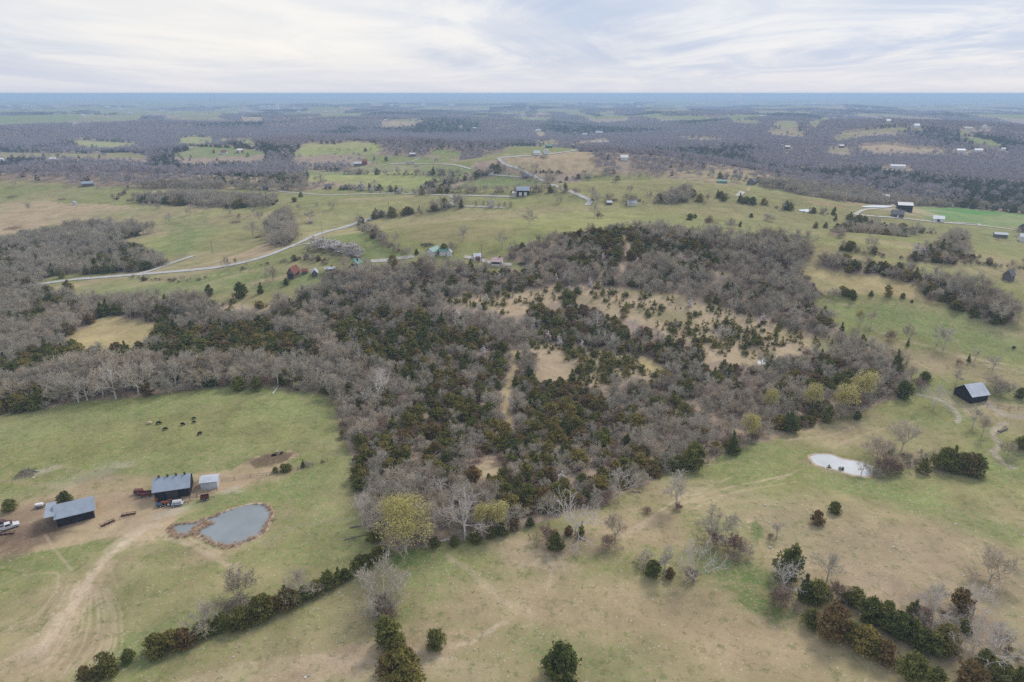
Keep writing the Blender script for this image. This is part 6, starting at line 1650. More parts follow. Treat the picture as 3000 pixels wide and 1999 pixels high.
# ------------------------------------------------------------------ buildings
def building(name, label, cat, A, B, depth, wh, rh, wall, roof, front='side', windows=0, door=None, over=.45, chimney=False, vents=0, group=None, storeys=1, yaw=0.0):
    """Front base corners A, B (left, right); 'side' shows the eave, 'front' shows the gable."""
    ax, ay = A; bx_, by_ = B
    L_ = math.hypot(bx_ - ax, by_ - ay)
    rz = math.atan2(by_ - ay, bx_ - ax)
    nx, ny = -math.sin(rz), math.cos(rz)
    cx, cy_ = (ax + bx_) / 2 + nx * depth / 2, (ay + by_) / 2 + ny * depth / 2
    zs = ground_z(np.array([ax, bx_, cx]), np.array([ay, by_, cy_]))
    z = float(zs.mean())
    root = empty(name, (cx, cy_, z), rz + R(yaw), label, cat, group)
    hx, hy = L_ / 2, depth / 2
    w = MB()
    b = -2.0
    base = [(-hx, -hy, b), (hx, -hy, b), (hx, hy, b), (-hx, hy, b)]
    top = [(-hx, -hy, wh), (hx, -hy, wh), (hx, hy, wh), (-hx, hy, wh)]
    fs = [(0, 1, 5, 4), (1, 2, 6, 5), (2, 3, 7, 6), (3, 0, 4, 7)]
    if front == 'side':
        w.add(base + top + [(-hx, 0, rh), (hx, 0, rh)], fs + [(4, 8, 7), (5, 6, 9)][:0] + [(4, 8, 7)[::-1], (5, 9, 6)[::-1]])
    else:
        w.add(base + top + [(0, -hy, rh), (0, hy, rh)], fs + [(4, 5, 8), (6, 7, 9)])
    w.build('wall', wall, root)
    th = .12
    for s in (-1, 1):
        r = MB()
        if front == 'side':
            e = over * (rh - wh) / hy
            p = [(-hx - over, s * (hy + over), wh - e + .05), (hx + over, s * (hy + over), wh - e + .05), (hx + over, 0, rh + .05), (-hx - over, 0, rh + .05)]
        else:
            e = over * (rh - wh) / hx
            p = [(s * (hx + over), -hy - over, wh - e + .05), (s * (hx + over), hy + over, wh - e + .05), (0, hy + over, rh + .05), (0, -hy - over, rh + .05)]
        q = [(x, y, k + th) for x, y, k in p]
        r.add(p + q, [(0, 1, 2, 3), (7, 6, 5, 4), (0, 4, 5, 1), (1, 5, 6, 2), (3, 2, 6, 7), (0, 3, 7, 4)])
        r.build('roof', roof, root)
    for i in range(windows):
        for st in range(storeys):
            f = (i + .5) / windows
            if door and abs(f - .5) < .4 / windows and st == 0:
                continue
            k = MB(); k.box((-hx + L_ * f, -hy - .02, 1.6 + 2.7 * st), (1.1, .08, 1.3)); k.build('window', M_glass, root)
    if door:
        dw, dh, dm = door[:3]
        for off in (door[3] if len(door) > 3 else (0,)):
            k = MB(); k.box((off * hx, -hy - .03, dh / 2), (dw, .1, dh)); k.build('door', dm, root)
    if chimney:
        k = MB(); k.box((hx * .4, .3, rh + .2), (.8, .8, 2.0)); k.build('chimney', M_brick, root)
    for i in range(vents):
        f = (i + .5) / vents
        k = MB(); k.tube((-hx + L_ * f, 0, rh - .1), (-hx + L_ * f, 0, rh + .7), .3, .3, 8); k.tube((-hx + L_ * f, 0, rh + .7), (-hx + L_ * f, 0, rh + .95), .48, .05, 8)
        k.build('roof_vent', M_dk, root)
    return root


def at(px, py, wpx, yaw=0.0):
    """Left and right base corners of a front wpx wide in the photo, centred on a pixel."""
    x, y = P1(px, py)
    d = depth_of(x, y, gz(x, y))
    L_ = wpx * d / FPX
    az = math.atan2(x, y)
    a = -az * .6 + R(yaw)
    u = (math.cos(a), math.sin(a))
    return (x - u[0] * L_ / 2, y - u[1] * L_ / 2), (x + u[0] * L_ / 2, y + u[1] * L_ / 2)


# near farmyard
A, B = P1(452, 1470), P1(550, 1459)
barn = building('black_barn', 'black barn with blue grey metal roof and ridge vents by the cattle pen', 'barn', A, B, 8.0, 3.6, 5.8, M_black, M_metal, vents=4, door=(3.2, 3.2, M_dk, (.0,)), over=.5, yaw=8)
A, B = P1(163, 1543), P1(270, 1523)
shed = building('open_shed', 'long black shed with blue grey roof sagging over its open end', 'shed', A, B, 8.0, 2.9, 5.0, M_black, M_metal, over=.5, yaw=10)
L_sh = math.hypot(B[0] - A[0], B[1] - A[1])
k = MB(); k.box((-L_sh / 2 - 1.4, 0, 3.9), (2.6, 8.6, .14)); k.build('awning', M_metal, shed)
for s in (-1, 1):
    k = MB(); k.box((-L_sh / 2 - 2.4, s * 3.8, 1.4), (.2, .2, 4.9)); k.build('post', M_tim, shed)
k = MB(); k.box((L_sh / 2 + .05, 0, 1.4), (.12, 8.05, 2.8)); k.build('end_board', M_tanw, shed)
A, B = P1(589, 1436), P1(638, 1431)
building('loafing_shed', 'small pale metal shed inside the cattle pen', 'shed', A, B, 4.2, 2.5, 3.2, M_galv, M_galv, over=.3)
A, B = P1(2842, 1183), P1(2891, 1180)
bb = building('black_barn', 'black barn with pale galvanised roof standing alone by a stony creek', 'barn', P1(2843, 1184), P1(2892, 1174), 8.2, 3.0, 6.2, M_black, M_galv, over=.5)

for nm, lab, cat, px, py, wpx, dp, wh, rh, wl, rf, fr, yaw, wn, dr in BL:
    if py < 560:
        wpx, dp, wh, rh = wpx * .82, dp * .8, wh * .72, rh * .72
    A, B = at(px, py, wpx, yaw)
    building(nm, lab, cat, A, B, dp, wh, rh, wl, rf, fr, wn, dr, .4, chimney=(cat == 'house' and wn >= 3), storeys=2 if 'two storey' in lab else 1)

# tiny white houses scattered over the blue distance
proto = None
gs = 'white houses and barns scattered over the blue distance'
for i, (px, py) in enumerate(spots):
    x, y = P1(px, py + 1.5)
    d = math.hypot(x, y)
    if proto is None:
        me = bpy.data.meshes.new('distant_house')
        w = MB()
        w.add([(-1, -.4, -.3), (1, -.4, -.3), (1, .4, -.3), (-1, .4, -.3), (-1, -.4, .35), (1, -.4, .35), (1, .4, .35), (-1, .4, .35), (-1, 0, .7), (1, 0, .7)],
              [(0, 1, 5, 4), (1, 2, 6, 5), (2, 3, 7, 6), (3, 0, 4, 7), (4, 5, 9, 8), (6, 7, 8, 9), (7, 4, 8), (5, 6, 9)])
        me.from_pydata(w.v, [], w.f); me.materials.append(M_wht)
        proto = bpy.data.objects.new('distant_house', me)
        o = proto
    else:
        o = proto.copy()
    link(o)
    s = d * random.uniform(2.2, 5.0) * (1.35 if py < 318 else 1) / FPX
    o.location = (x, y, gz(x, y) + s * .3); o.rotation_euler = (0, 0, random.uniform(-.5, .5)); o.scale = (s, s * 1.2, s * .75)
    where = next(t_ for lim, t_ in ((300, 'beyond the white lake'), (450, 'above the far left fields'), (600, 'between far left fields and factory'), (850, 'beside the factory'), (1100, 'past the yellow green hill'), (1300, 'behind the thin tan field'), (1500, 'near the shining warehouse'), (1700, 'above the house over the tan clearing'), (1900, 'beyond the ridge road'),
                                  (2250, 'on the plain by the thin smoke'), (2360, 'right past the thin smoke'), (2500, 'behind the paired far green slopes'), (2650, 'beyond the cream barn'), (9999, 'past the cream barn near the frame edge')) if px < lim)
    tag(o, f'tiny white building {where}, {"close under the horizon" if py < 305 else "among blue woods"}', 'house', gs)
# factory and chimneys on the skyline
x, y = P1(800, 303); x, y = x * .62, y * .62
z = gz(x, y); d = math.hypot(x, y); u = d / FPX
f = empty('factory', (x, y, z), 0, 'pale factory with a tall white tower on the blue plain', 'factory')
k = MB(); k.box((0, 0, 4 * u), (26 * u, 12 * u, 12 * u)); k.build('hall', M_wht, f)
k = MB(); k.box((9 * u, 0, 8 * u), (7 * u, 7 * u, 22 * u)); k.build('tower', M_wht, f)
k = MB(); k.tube((2 * u, -3 * u, 14 * u), (7 * u, -3 * u, 19 * u), 1.0 * u); k.build('conveyor', M_wht, f)
for i, (px, ht) in enumerate(((614, 19), (627, 16))):
    dx, dy, _ = ray(px, 276)
    q = 9500 / math.hypot(dx, dy)
    x, y = float(dx * q), float(dy * q)
    k = MB(); k.tube((0, 0, -20), (0, 0, (123, 121)[i]), 6.5, 4.0, 10)
    o = k.build('chimney_stack', M_con)
    o.location = (x, y, 0)
    tag(o, ('taller' if i == 0 else 'shorter') + ' pale smokestack rising over the horizon', 'smokestack')

# ------------------------------------------------------------------ farmyard things
def wheel(k, x, y, r, w_):
    k.tube((x, y - w_ / 2, r), (x, y + w_ / 2, r), r, r, 14)


def spot(px, py):
    x, y = P1(px, py)
    return x, y, gz(x, y)


def heading(p, q):
    (x0, y0), (x1, y1) = P1(*p), P1(*q)
    return math.atan2(y1 - y0, x1 - x0)


def wheels(root, items, w_=.28):
    for x, y, r in items:
        k = MB(); wheel(k, 0, 0, r, w_)
        o = k.build('wheel', M_rub, root); o.location = (x, y, 0)
        k = MB(); k.tube((0, -w_ / 2 - .02, r), (0, w_ / 2 + .02, r), r * .55, r * .55, 10); k.build('rim', M_galv, o)


def pickup(px, py, rz, paint, label):
    x, y, z = spot(px, py)
    t = empty('pickup_truck', (x, y, z), rz, label, 'pickup truck')
    k = MB()
    pr = [(-2.7, .45), (2.7, .45), (2.75, .95), (1.35, 1.12), (-2.7, 1.12)]
    vs = [(a, s * .95, b) for s in (-1, 1) for a, b in pr]
    k.add(vs, [(0, 1, 2, 3, 4), (9, 8, 7, 6, 5), (0, 5, 6, 1), (1, 6, 7, 2), (2, 7, 8, 3), (3, 8, 9, 4), (4, 9, 5, 0)])
    k.build('body', paint, t)
    k = MB()
    vs = [(-.75, s * .9, 1.1) for s in (-1, 1)] + [(1.25, s * .9, 1.1) for s in (-1, 1)] + [(-.6, s * .72, 1.85) for s in (-1, 1)] + [(.6, s * .72, 1.85) for s in (-1, 1)]
    k.add(vs, [(0, 2, 3, 1), (4, 5, 7, 6), (0, 4, 6, 2), (1, 3, 7, 5), (0, 1, 5, 4), (2, 6, 7, 3)])
    k.build('cab', paint, t)
    k = MB(); k.add([(1.26, -.78, 1.16), (1.26, .78, 1.16), (.70, .62, 1.78), (.70, -.62, 1.78)], [(0, 1, 2, 3)]); k.build('windscreen', M_glass, t)
    for s in (-1, 1):
        k = MB(); k.add([(-.6, s * .905, 1.2), (1.0, s * .905, 1.2), (.5, s * .76, 1.75), (-.55, s * .76, 1.75)], [(0, 1, 2, 3)]); k.build('side_window', M_glass, t)
        k = MB(); k.box((2.75, s * .72, .82), (.06, .32, .18)); k.build('headlight', M_wht, t)
    k = MB(); k.box((-1.72, 0, 1.13), (1.7, 1.6, .03)); k.build('bed', M_dk, t)
    for s in (-1, 1):
        k = MB(); k.box((-1.72, s * .88, 1.25), (1.9, .1, .28)); k.build('bed_side', paint, t)
    k = MB(); k.box((2.78, 0, .52), (.12, 1.8, .18)); k.build('bumper', M_galv, t)
    wheels(t, [(1.75, -.85, .38), (1.75, .85, .38), (-1.7, -.85, .38), (-1.7, .85, .38)], .26)
    return t


def wagon(name, label, cat, px, py, rz, L_, W_, mt, sides=0, tank=None, load=None, wz=.55):
    x, y, z = spot(px, py)
    t = empty(name, (x, y, z), rz, label, cat)
    k = MB(); k.box((0, 0, wz + .2), (L_, W_, .16)); k.build('deck', mt, t)
    if sides:
        for s in (-1, 1):
            k = MB(); k.box((0, s * (W_ / 2 - .04), wz + .28 + sides / 2), (L_, .07, sides)); k.build('side_board', mt, t)
            k = MB(); k.box((s * (L_ / 2 - .04), 0, wz + .28 + sides / 2), (.07, W_ - .16, sides)); k.build('end_gate', mt, t)
    if tank:
        k = MB(); k.tube((-L_ * .38, 0, wz + .28 + W_ * .33), (L_ * .38, 0, wz + .28 + W_ * .33), W_ * .33, W_ * .33, 16); k.build('tank', tank, t, False)
        for s in (-1, 1):
            k = MB(); k.box((s * L_ * .25, 0, wz + .42), (.15, W_ * .7, .35)); k.build('cradle', M_dk, t)
    if load:
        k = MB(); k.box((0, 0, wz + .28 + load[1] / 2), (L_ * .9, W_ * .85, load[1])); k.build('load', load[0], t)
    k = MB(); k.box((L_ / 2 + .7, 0, wz), (1.5, .12, .12)); k.box((L_ / 2 + 1.4, 0, wz - .25), (.1, .1, .5)); k.build('drawbar', M_dk, t)
    wheels(t, [(L_ * .3, -W_ / 2 - .05, .38), (L_ * .3, W_ / 2 + .05, .38), (-L_ * .3, -W_ / 2 - .05, .38), (-L_ * .3, W_ / 2 + .05, .38)], .2)
    return t


def tractor(px, py, rz, paint, label):
    x, y, z = spot(px, py)
    t = empty('tractor', (x, y, z), rz, label, 'tractor')
    k = MB(); k.box((.75, 0, .95), (1.7, .62, .62)); k.build('hood', paint, t)
    k = MB(); k.box((-.45, 0, .75), (1.1, .7, .5)); k.build('body', M_dk, t)
    k = MB(); k.box((1.62, 0, .95), (.05, .5, .5)); k.build('grille', M_dk, t)
    k = MB(); k.box((-.55, 0, 1.1), (.5, .5, .12)); k.box((-.8, 0, 1.38), (.1, .5, .5)); k.build('seat', M_dk, t)
    k = MB(); k.tube((-.0, 0, 1.2), (-.22, 0, 1.55), .03); k.tube((-.22, 0, 1.55), (-.24, 0, 1.58), .2, .2, 12); k.build('steering_wheel', M_dk, t)
    k = MB(); k.tube((.95, 0, 1.25), (.95, 0, 1.95), .05); k.build('exhaust', M_dk, t)
    for s in (-1, 1):
        k = MB(); k.box((-.7, s * .68, 1.42), (1.0, .35, .06)); k.build('fender', paint, t)
    wheels(t, [(-.7, -.72, .72), (-.7, .72, .72)], .4)
    wheels(t, [(1.25, -.6, .38), (1.25, .6, .38)], .22)
    return t


pickup(24, 1549, heading((2, 1556), (46, 1541)), M_wp, 'white pickup truck parked on the muddy yard')
pickup(4, 1541, heading((-20, 1545), (28, 1538)), M_rp, 'red pickup half out of frame beside the white one')
wagon('hay_wagon', 'dark red flat wagon behind the black barn', 'wagon', 426, 1453, heading((400, 1455), (444, 1450)), 3.8, 1.8, M_rp, .5)
wagon('livestock_trailer', 'rusty trailer parked against the end of the red wagon', 'trailer', 407, 1447, heading((396, 1447), (418, 1445)), 2.6, 1.5, M_greyw, .0, load=(M_rp, .7))
tractor(491, 1480, heading((500, 1480), (480, 1482)), M_or, 'orange tractor in front of the black barn')
wagon('tank_trailer', 'flat trailer carrying a white tank before the black barn', 'trailer', 521, 1481, heading((506, 1484), (538, 1479)), 3.2, 1.6, M_galv, .0, tank=M_wp)
wagon('manure_spreader', 'red spreader wagon beside the pen fence', 'wagon', 601, 1464, heading((588, 1466), (614, 1462)), 2.4, 1.4, M_rp, .7)
wagon('farm_cart', 'pale loaded cart behind the open ended shed', 'cart', 117, 1487, heading((106, 1489), (128, 1486)), 2.3, 1.3, M_tanw, .0, load=(M_wht, .5))
wagon('small_cart', 'little blue grey cart beside the orange tractor', 'cart', 468, 1484, heading((460, 1485), (476, 1483)), 1.7, 1.2, M_bl, .35)


def harrow(px, py, rz, label):
    x, y, z = spot(px, py)
    t = empty('harrow', (x, y, z), rz, label, 'harrow')
    k = MB()
    for a in (-.9, 0, .9): k.box((0, a, .45), (4.0, .1, .1))
    for a in (-1.8, -.6, .6, 1.8): k.box((a, 0, .45), (.1, 1.9, .1))
    k.build('frame', M_rp, t)
    for i in range(8):
        k = MB(); k.tube((-1.7 + i * .48, -.06, .24), (-1.7 + i * .48, .06, .24), .32, .32, 10); k.build('disc', M_dk, t)
    return t


harrow(377, 1510, .3, 'rusty disc harrow on the worn yard')
harrow(316, 1536, .9, 'old implement left on the grass below the shed')
harrow(20, 1567, .2, 'pale scrap implement under the parked pickups')
k = MB(); k.box((0, 0, .9), (.25, .25, 1.8)); k.box((0, 0, 1.5), (.7, .5, .5))
o = k.build('feed_post', M_or); x, y, z = spot(461, 1476); o.location = (x, y, z); tag(o, 'rusty upright implement by the barn wall corner', 'implement')


def fence(name, label, pts, sp_, rails, h=1.4, group=None):
    lw = line_world(pts, 6)
    seg = np.hypot(*np.diff(lw, axis=0).T); L_ = np.concatenate([[0], np.cumsum(seg)])
    n_ = max(2, int(L_[-1] / sp_) + 1)
    s_ = np.linspace(0, L_[-1], n_)
    x = np.interp(s_, L_, lw[:, 0]); y = np.interp(s_, L_, lw[:, 1]); z = ground_z(x, y)
    t = empty(name, (x[0], y[0], z[0]), 0, label, 'fence', group)
    pm = None
    for i in range(n_):
        if pm is None:
            k = MB(); k.tube((0, 0, -.3), (0, 0, h), .09, .08, 6); o = k.build('post', M_tim, t); pm = o.data
        else:
            o = link(bpy.data.objects.new('post', pm), t)
        o.location = (x[i] - x[0], y[i] - y[0], z[i] - z[0])
    for j in range(rails):
        hh = h * (.35 + .55 * j / max(1, rails - 1))
        for i in range(n_ - 1):
            k = MB(); k.tube((x[i] - x[0], y[i] - y[0], z[i] - z[0] + hh), (x[i + 1] - x[0], y[i + 1] - y[0], z[i + 1] - z[0] + hh), .05, .05, 4)
            k.build('rail', M_tim, t)
    return t


fence('pen_fence', 'timber rail fence closing the pen beside the black barn', [(563, 1427), (575, 1421), (589, 1417)], 2.2, 4)
fence('pen_fence', 'timber rail fence running below the pale pen shed', [(578, 1455), (600, 1449), (622, 1445), (637, 1440)], 2.2, 4)
fence('board_gate', 'grey board fence panels in front of the black barn', [(535, 1469), (555, 1466), (578, 1461)], 2.0, 5, 1.6)
fence('pasture_fence', 'post and wire fence along the upper pasture edge', [(640, 1408), (690, 1406), (740, 1398), (800, 1392), (880, 1374), (960, 1352)], 4.5, 2, 1.2)
fence('pasture_fence', 'post fence curving round the barn lane', [(2892, 1190), (2920, 1193), (2960, 1200), (3010, 1198)], 3.0, 3, 1.3)

# ------------------------------------------------------------------ cattle
def cow_mesh(name, lying=False):
    g = 0.0 if not lying else -.62
    J = [((-.95, 0, 1.10 + g), .46), ((-.5, 0, 1.02 + g), .58), ((.1, 0, .98 + g), .62), ((.6, 0, 1.06 + g), .55), ((.98, 0, 1.10 + g if lying else .98), .34)]
    J += [((1.3, 0, 1.22 + g), .24), ((1.62, 0, 1.05 + g), .15)] if lying else [((1.26, 0, .66), .25), ((1.44, 0, .30), .15)]
    E = [(i, i + 1) for i in range(6)]
    def chain(a, pts):
        for p, r in pts:
            J.append((p, r)); E.append((a, len(J) - 1)); a = len(J) - 1
    for s in (-1, 1):
        if lying:
            chain(3, [((.75, s * .34, .26), .12), ((1.05, s * .36, .12), .08)])
            chain(0, [((-.7, s * .40, .28), .15), ((-.3, s * .5, .12), .08)])
        else:
            chain(3, [((.62, s * .22, .68), .22), ((.66, s * .24, .36), .13), ((.64, s * .24, .04), .11)])
            chain(0, [((-.80, s * .22, .70), .26), ((-.98, s * .24, .42), .13), ((-.90, s * .24, .04), .11)])
    chain(0, [((-1.12, 0, .95 + g), .06), ((-1.16, 0, .45 + g * .6), .04)])
    me = bpy.data.meshes.new(name)
    me.from_pydata([j[0] for j in J], E, [])
    o = bpy.data.objects.new(name, me); C.objects.link(o)
    md = o.modifiers.new('skin', 'SKIN')
    for i, j in enumerate(J):
        me.skin_vertices[0].data[i].radius = (j[1], j[1] * (.85 if i < 5 else 1))
    me.skin_vertices[0].data[2].use_root = True
    sb = o.modifiers.new('sub', 'SUBSURF'); sb.levels = 1; sb.render_levels = 1
    dg = bpy.context.evaluated_depsgraph_get()
    m2 = bpy.data.meshes.new_from_object(o.evaluated_get(dg))
    bpy.data.objects.remove(o)
    return m2


M_cowb = simple('black_cowhide', (.012, .011, .012), .7)
M_coww = simple('cream_cowhide', (.62, .50, .36), .8)
M_cowr = simple('dark_red_cowhide', (.05, .016, .012), .75)
stand, lie = cow_mesh('cow'), cow_mesh('cow', True)
for px, py, rz, mt, me_, s, lab in ((439, 1243, 3.3, 'w', stand, 1.15, 'cream cow grazing at the end of the herd'), (465, 1243, .15, 'b', stand, 1.2, 'black cow grazing next to the cream cow'), (484, 1260, .3, 'r', stand, 1.1, 'dark red brown cow grazing below the others'),
                                    (536, 1246, 3.0, 'b', stand, 1.1, 'black cow grazing in the middle of the herd'), (568, 1229, .5, 'b', stand, .95, 'upper of two small black cows standing together'), (568, 1240, .2, 'b', stand, .95, 'lower of two small black cows standing together'),
                                    (585, 1274, 1.0, 'b', stand, 1.15, 'black cow facing uphill, apart from the herd'), (802, 1335, .2, 'b', lie, 1.15, 'black cow lying on the muddy mound'), (825, 1330, .9, 'b', stand, .8, 'black calf standing on the muddy mound'),
                                    (811, 1325, .1, 'w', lie, .8, 'cream calf lying on the muddy mound'), (2969, 1022, .3, 'b', stand, 1.2, 'black cow alone on the green hillside')):
    m2 = me_.copy(); m2.materials.clear(); m2.materials.append({'w': M_coww, 'b': M_cowb, 'r': M_cowr}[mt])
    m2.polygons.foreach_set('use_smooth', [True] * len(m2.polygons))
    o = link(bpy.data.objects.new('cow', m2))
    x, y, z = spot(px, py)
    o.location = (x, y, z); o.rotation_euler = (0, 0, rz); o.scale = (s * .66, s * .66, s * .66)
    tag(o, lab, 'cow', 'cattle on the pastures')

# ------------------------------------------------------------------ utility poles
PLM = None
for px, py, H, lab in ((261, 802, 10, 'utility pole nearest the left grove by the road'), (267, 816, 10, 'utility pole just across the road from its twin'), (476, 776, 9, 'utility pole against the tip of the left grove'), (623, 744, 9, 'utility pole on the tan field above the road'), (944, 685, 10, 'utility pole on the meadow side of the road'),
                       (1049, 659, 10, 'utility pole where the road meets the hedge'), (1139, 627, 11, 'utility pole above the line of dark cedars'), (1347, 614, 11, 'utility pole beside the winding drive'), (1411, 766, 10, 'utility pole behind the white gabled shed'), (1490, 515, 11, 'utility pole at the hilltop drive'), (1581, 575, 10, 'utility pole near the black barn with white doors')):
    x, y, z = spot(px, py)
    t = empty('utility_pole', (x, y, z), math.atan2(-x, y) * -1, lab, 'utility pole')
    k = MB(); k.tube((0, 0, -.5), (0, 0, H), .17, .12, 8); k.build('pole', M_tim, t)
    k = MB(); k.box((0, 0, H - .7), (2.2, .12, .14)); k.build('crossarm', M_tim, t)

# ------------------------------------------------------------------ logs, brush, reeds, stones
def log(px0, py0, px1, py1, r, label, mt):
    x0, y0, z0 = spot(px0, py0); x1, y1, z1 = spot(px1, py1)
    t = empty('fallen_log', (x0, y0, z0), 0, label, 'log')
    dx, dy, dz = x1 - x0, y1 - y0, z1 - z0
    k = MB(); k.tube((0, 0, r * .7), (dx, dy, dz + r * .7), r, r * .5, 8); k.build('stem', mt, t)
    for q in (.5, .7, .85):
        k = MB(); k.tube((dx * q, dy * q, dz * q + r), (dx * q - dy * .18 + dx * .15, dy * q + dx * .18 + dy * .15, dz * q + r + .6), r * .4, r * .15, 5); k.build('limb', mt, t)
    return t


log(1026, 1547, 1076, 1539, .28, 'grey fallen trunk on the green pasture by the wood', M_tim)
log(1010, 1582, 1082, 1566, .20, 'thin fallen limb below the grey fallen trunk', M_tim)
log(799, 1156, 818, 1130, .30, 'white fallen trunk leaning at the cow pasture edge', M_white)
log(1286, 1588, 1318, 1582, .28, 'pale fallen branches on the bank beside the big willow', M_white)
log(1684, 1578, 1715, 1586, .22, 'dark fallen limb under the forked sycamore', M_tim)
log(1850, 1441, 1876, 1444, .2, 'grey fallen limb below the wood edge', M_tim)
log(2925, 1268, 2952, 1258, .5, 'dark fallen trunk by the stony creek', M_tim)
log(2180, 1600, 2205, 1608, .12, 'thin white branch in the rusty bush', M_white)


def brush_pile(px, py, s, label, mt):
    x, y, z = spot(px, py)
    g = np.random.default_rng(int(px))
    seg = []
    for _ in range(90):
        a = g.random() * 6.28; q = math.sqrt(g.random()) * s
        c = np.array([math.cos(a) * q, math.sin(a) * q, .15 + (1 - q / s) * s * .35 * g.random()])
        d = unit(np.array([g.normal(), g.normal(), g.normal() * .25])) * s * .45
        seg.append((c - d, c + d, .07, .03))
    V = branch_tris(seg, 3)
    o = link(bpy.data.objects.new('brush_pile', tri_mesh('brush_pile', V, mt)))
    o.location = (x, y, z)
    return tag(o, label, 'brush pile')


brush_pile(698, 1770, 3.2, 'grey brush pile under the dark forked tree', M_tim)
brush_pile(405, 719, 4.5, 'grey slash pile in the tan notch of the left grove', M_tim)
brush_pile(405, 795, 5.5, 'slash pile beside the road at the left grove', M_tim)
brush_pile(690, 652, 4.5, 'brown brush heap on the tan field', M_brush)
brush_pile(40, 670, 7, 'brown brush heap on the far left slope', M_brush)
brush_pile(38, 577, 6, 'brown brush heap on the ridge slope', M_brush)
brush_pile(182, 585, 4, 'dark little heap on the ridge pasture', M_brush)
brush_pile(1253, 718, 4, 'dark heap at the foot of the round hill', M_dk)
brush_pile(1531, 774, 3, 'dark bale heap on the lawn above the wood', M_dk)
brush_pile(75, 1390, 3.0, 'grey rock and brush heap in the cow pasture', M_tim)
brush_pile(755, 696, 2.5, 'small brown heap by the largest bare tree', M_brush)
x, y, z = spot(219, 601)
k = MB(); k.tube((0, 0, 0), (0, 0, 3.2), 2.0, 2.0, 14); k.tube((0, 0, 3.2), (0, 0, 4.2), 2.0, .2, 14)
o = k.build('feed_bin', M_galv); o.location = (x, y, z); tag(o, 'pale round bin on the far left hillside', 'bin')

# reeds round the grey pond
g = np.random.default_rng(77)
def reed_mesh():
    n = 26
    c = g.normal(size=(n, 3)) * np.array([.35, .35, 0]) + np.array([0, 0, .45])
    return tri_mesh('reed_tuft', sprays(c, unit(np.array([0, 0, 1.0]) + g.normal(size=(n, 3)) * .25), g.uniform(.9, 1.5, n), g, .06), M_reed)
rim = []
pa = smooth_line(POND_A + [POND_A[0]], 8)
xa, ya = P(pa[:, 0], pa[:, 1])
for i in range(len(xa) - 1):
    dense = 2 if pa[i, 1] > 1500 or pa[i, 0] > 770 else (1 if i % 3 == 0 else 0)
    for _ in range(dense):
        f = g.random()
        rim.append((xa[i] + (xa[i + 1] - xa[i]) * f + g.normal() * .45, ya[i] + (ya[i + 1] - ya[i]) * f + g.normal() * .45))
rim = np.array(rim)
scatter('reeds', 'tan cattails fringing the grey pond', np.stack([rim[:, 0], rim[:, 1], ground_z(rim[:, 0], rim[:, 1])], 1), g.uniform(0, 6.28, len(rim)), g.uniform(.4, .75, len(rim)), [reed_mesh(), reed_mesh()])

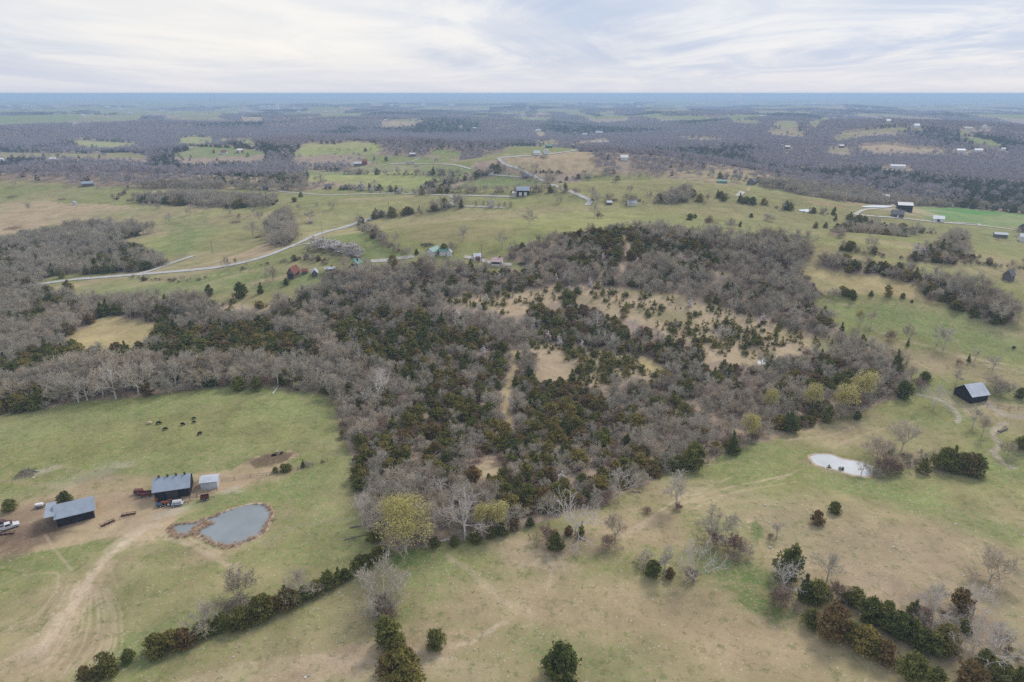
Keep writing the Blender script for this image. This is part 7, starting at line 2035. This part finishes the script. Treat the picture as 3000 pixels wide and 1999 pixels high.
# loose limestone on worn ground, in gullies and along the creek
def stone_mesh(seed):
    q = np.random.default_rng(seed)
    v = [(a * .5 * q.uniform(.7, 1.2), b * .4 * q.uniform(.7, 1.2), c * .2 * q.uniform(.7, 1.2)) for a in (-1, 1) for b in (-1, 1) for c in (-1, 1)]
    me = bpy.data.meshes.new('stone')
    me.from_pydata(v, [], [(0, 1, 3, 2), (4, 6, 7, 5), (0, 4, 5, 1), (2, 3, 7, 6), (0, 2, 6, 4), (1, 5, 7, 3)])
    me.materials.append(M_stone)
    return me
M_stone = simple('pale_limestone', (.46, .42, .36), .9, vary=.25)
ST = []
for pts, w_, n_ in (([(2945, 1240), (2912, 1260), (2908, 1280), (2930, 1300), (2912, 1325), (2925, 1345), (2970, 1372)], 1.2, 260), ([(2685, 1155), (2760, 1175), (2790, 1195), (2808, 1215), (2806, 1236)], 1.0, 160), ([(2780, 1172), (2840, 1205), (2850, 1225)], 3.0, 90),
                    ([(2830, 1060), (2930, 1078), (3000, 1092)], 2.5, 110), ([(2530, 947), (2600, 985), (2700, 1010), (2800, 1040)], 1.6, 110), ([(2640, 1040), (2720, 1080), (2780, 1120)], 6, 90), ([(60, 1385), (160, 1392), (250, 1402), (330, 1405)], 2.0, 110), ([(1310, 1630), (1400, 1690), (1480, 1760), (1560, 1800)], 3.0, 120),
                    ([(990, 1745), (1050, 1730), (1110, 1700)], 4, 60), ([(1010, 1890), (1060, 1860), (1120, 1900)], 4, 70), ([(680, 1635), (700, 1660), (695, 1690)], .8, 50), ([(2350, 1500), (2500, 1560), (2700, 1640), (2950, 1700)], 14, 420), ([(2100, 1560), (2350, 1600), (2500, 1720)], 10, 160), ([(1220, 1920), (1350, 1900), (1430, 1920)], 5, 70), ([(420, 1250), (560, 1200), (850, 1190)], 10, 150), ([(2710, 1000), (2850, 1090), (2990, 1120)], 10, 150), ([(400, 1960), (700, 1930), (1000, 1960)], 8, 170)):
    lw = line_world(pts, 10)
    i = g.integers(0, len(lw) - 1, n_); f = g.random((n_, 1))
    ST.append(lw[i] + (lw[i + 1] - lw[i]) * f + g.normal(size=(n_, 2)) * w_)
ST = np.concatenate(ST)
scatter('limestone_rubble', 'pale limestone lying on worn pasture and in the creek bed', np.stack([ST[:, 0], ST[:, 1], ground_z(ST[:, 0], ST[:, 1]) + .03], 1), g.uniform(0, 6.28, len(ST)), g.gamma(2.2, .085, len(ST)), [stone_mesh(q) for q in range(4)])

# thin smoke from a far fire
x, y, z = spot(2172, 303)
me = MB()
for a, b, r0, r1 in (((0, 0, -10), (-8, 0, 60), 9, 20), ((-8, 0, 60), (-45, 0, 120), 20, 42)):
    me.tube(a, b, r0, r1, 12)
o = me.build('smoke', None)
o.location = (x * .8, y * .8, z)
mt = bpy.data.materials.new('thin_smoke'); mt.use_nodes = True
t = mt.node_tree; t.nodes.clear()
vo = t.nodes.new('ShaderNodeVolumePrincipled'); om = t.nodes.new('ShaderNodeOutputMaterial')
vo.inputs['Density'].default_value = .012; vo.inputs['Color'].default_value = (.92, .94, .97, 1)
t.links.new(vo.outputs[0], om.inputs['Volume'])
o.data.materials.append(mt)
tag(o, 'thin pale smoke rising from the far plain', None, None, 'stuff')

# ------------------------------------------------------------------ the air
HAZE_DENS = 1.7e-4
k = MB(); k.box((0, 0, 0), (96000, 96000, 1))
hz = k.build('haze', None)
zb, zt = -70.0, 124.0
for v in hz.data.vertices:
    v.co.z = zt if v.co.z > 0 else zb
mt = bpy.data.materials.new('pale_haze'); mt.use_nodes = True
t = mt.node_tree; t.nodes.clear()
vo = t.nodes.new('ShaderNodeVolumePrincipled'); om = t.nodes.new('ShaderNodeOutputMaterial')
vo.inputs['Density'].default_value = HAZE_DENS
vo.inputs['Color'].default_value = (.50, .71, 1.0, 1)
vo.inputs['Anisotropy'].default_value = 0.1
t.links.new(vo.outputs[0], om.inputs['Volume'])
hz.data.materials.append(mt)
tag(hz, 'pale blue haze that veils the far plain', None, None, 'stuff')
print('objects', len(bpy.data.objects))
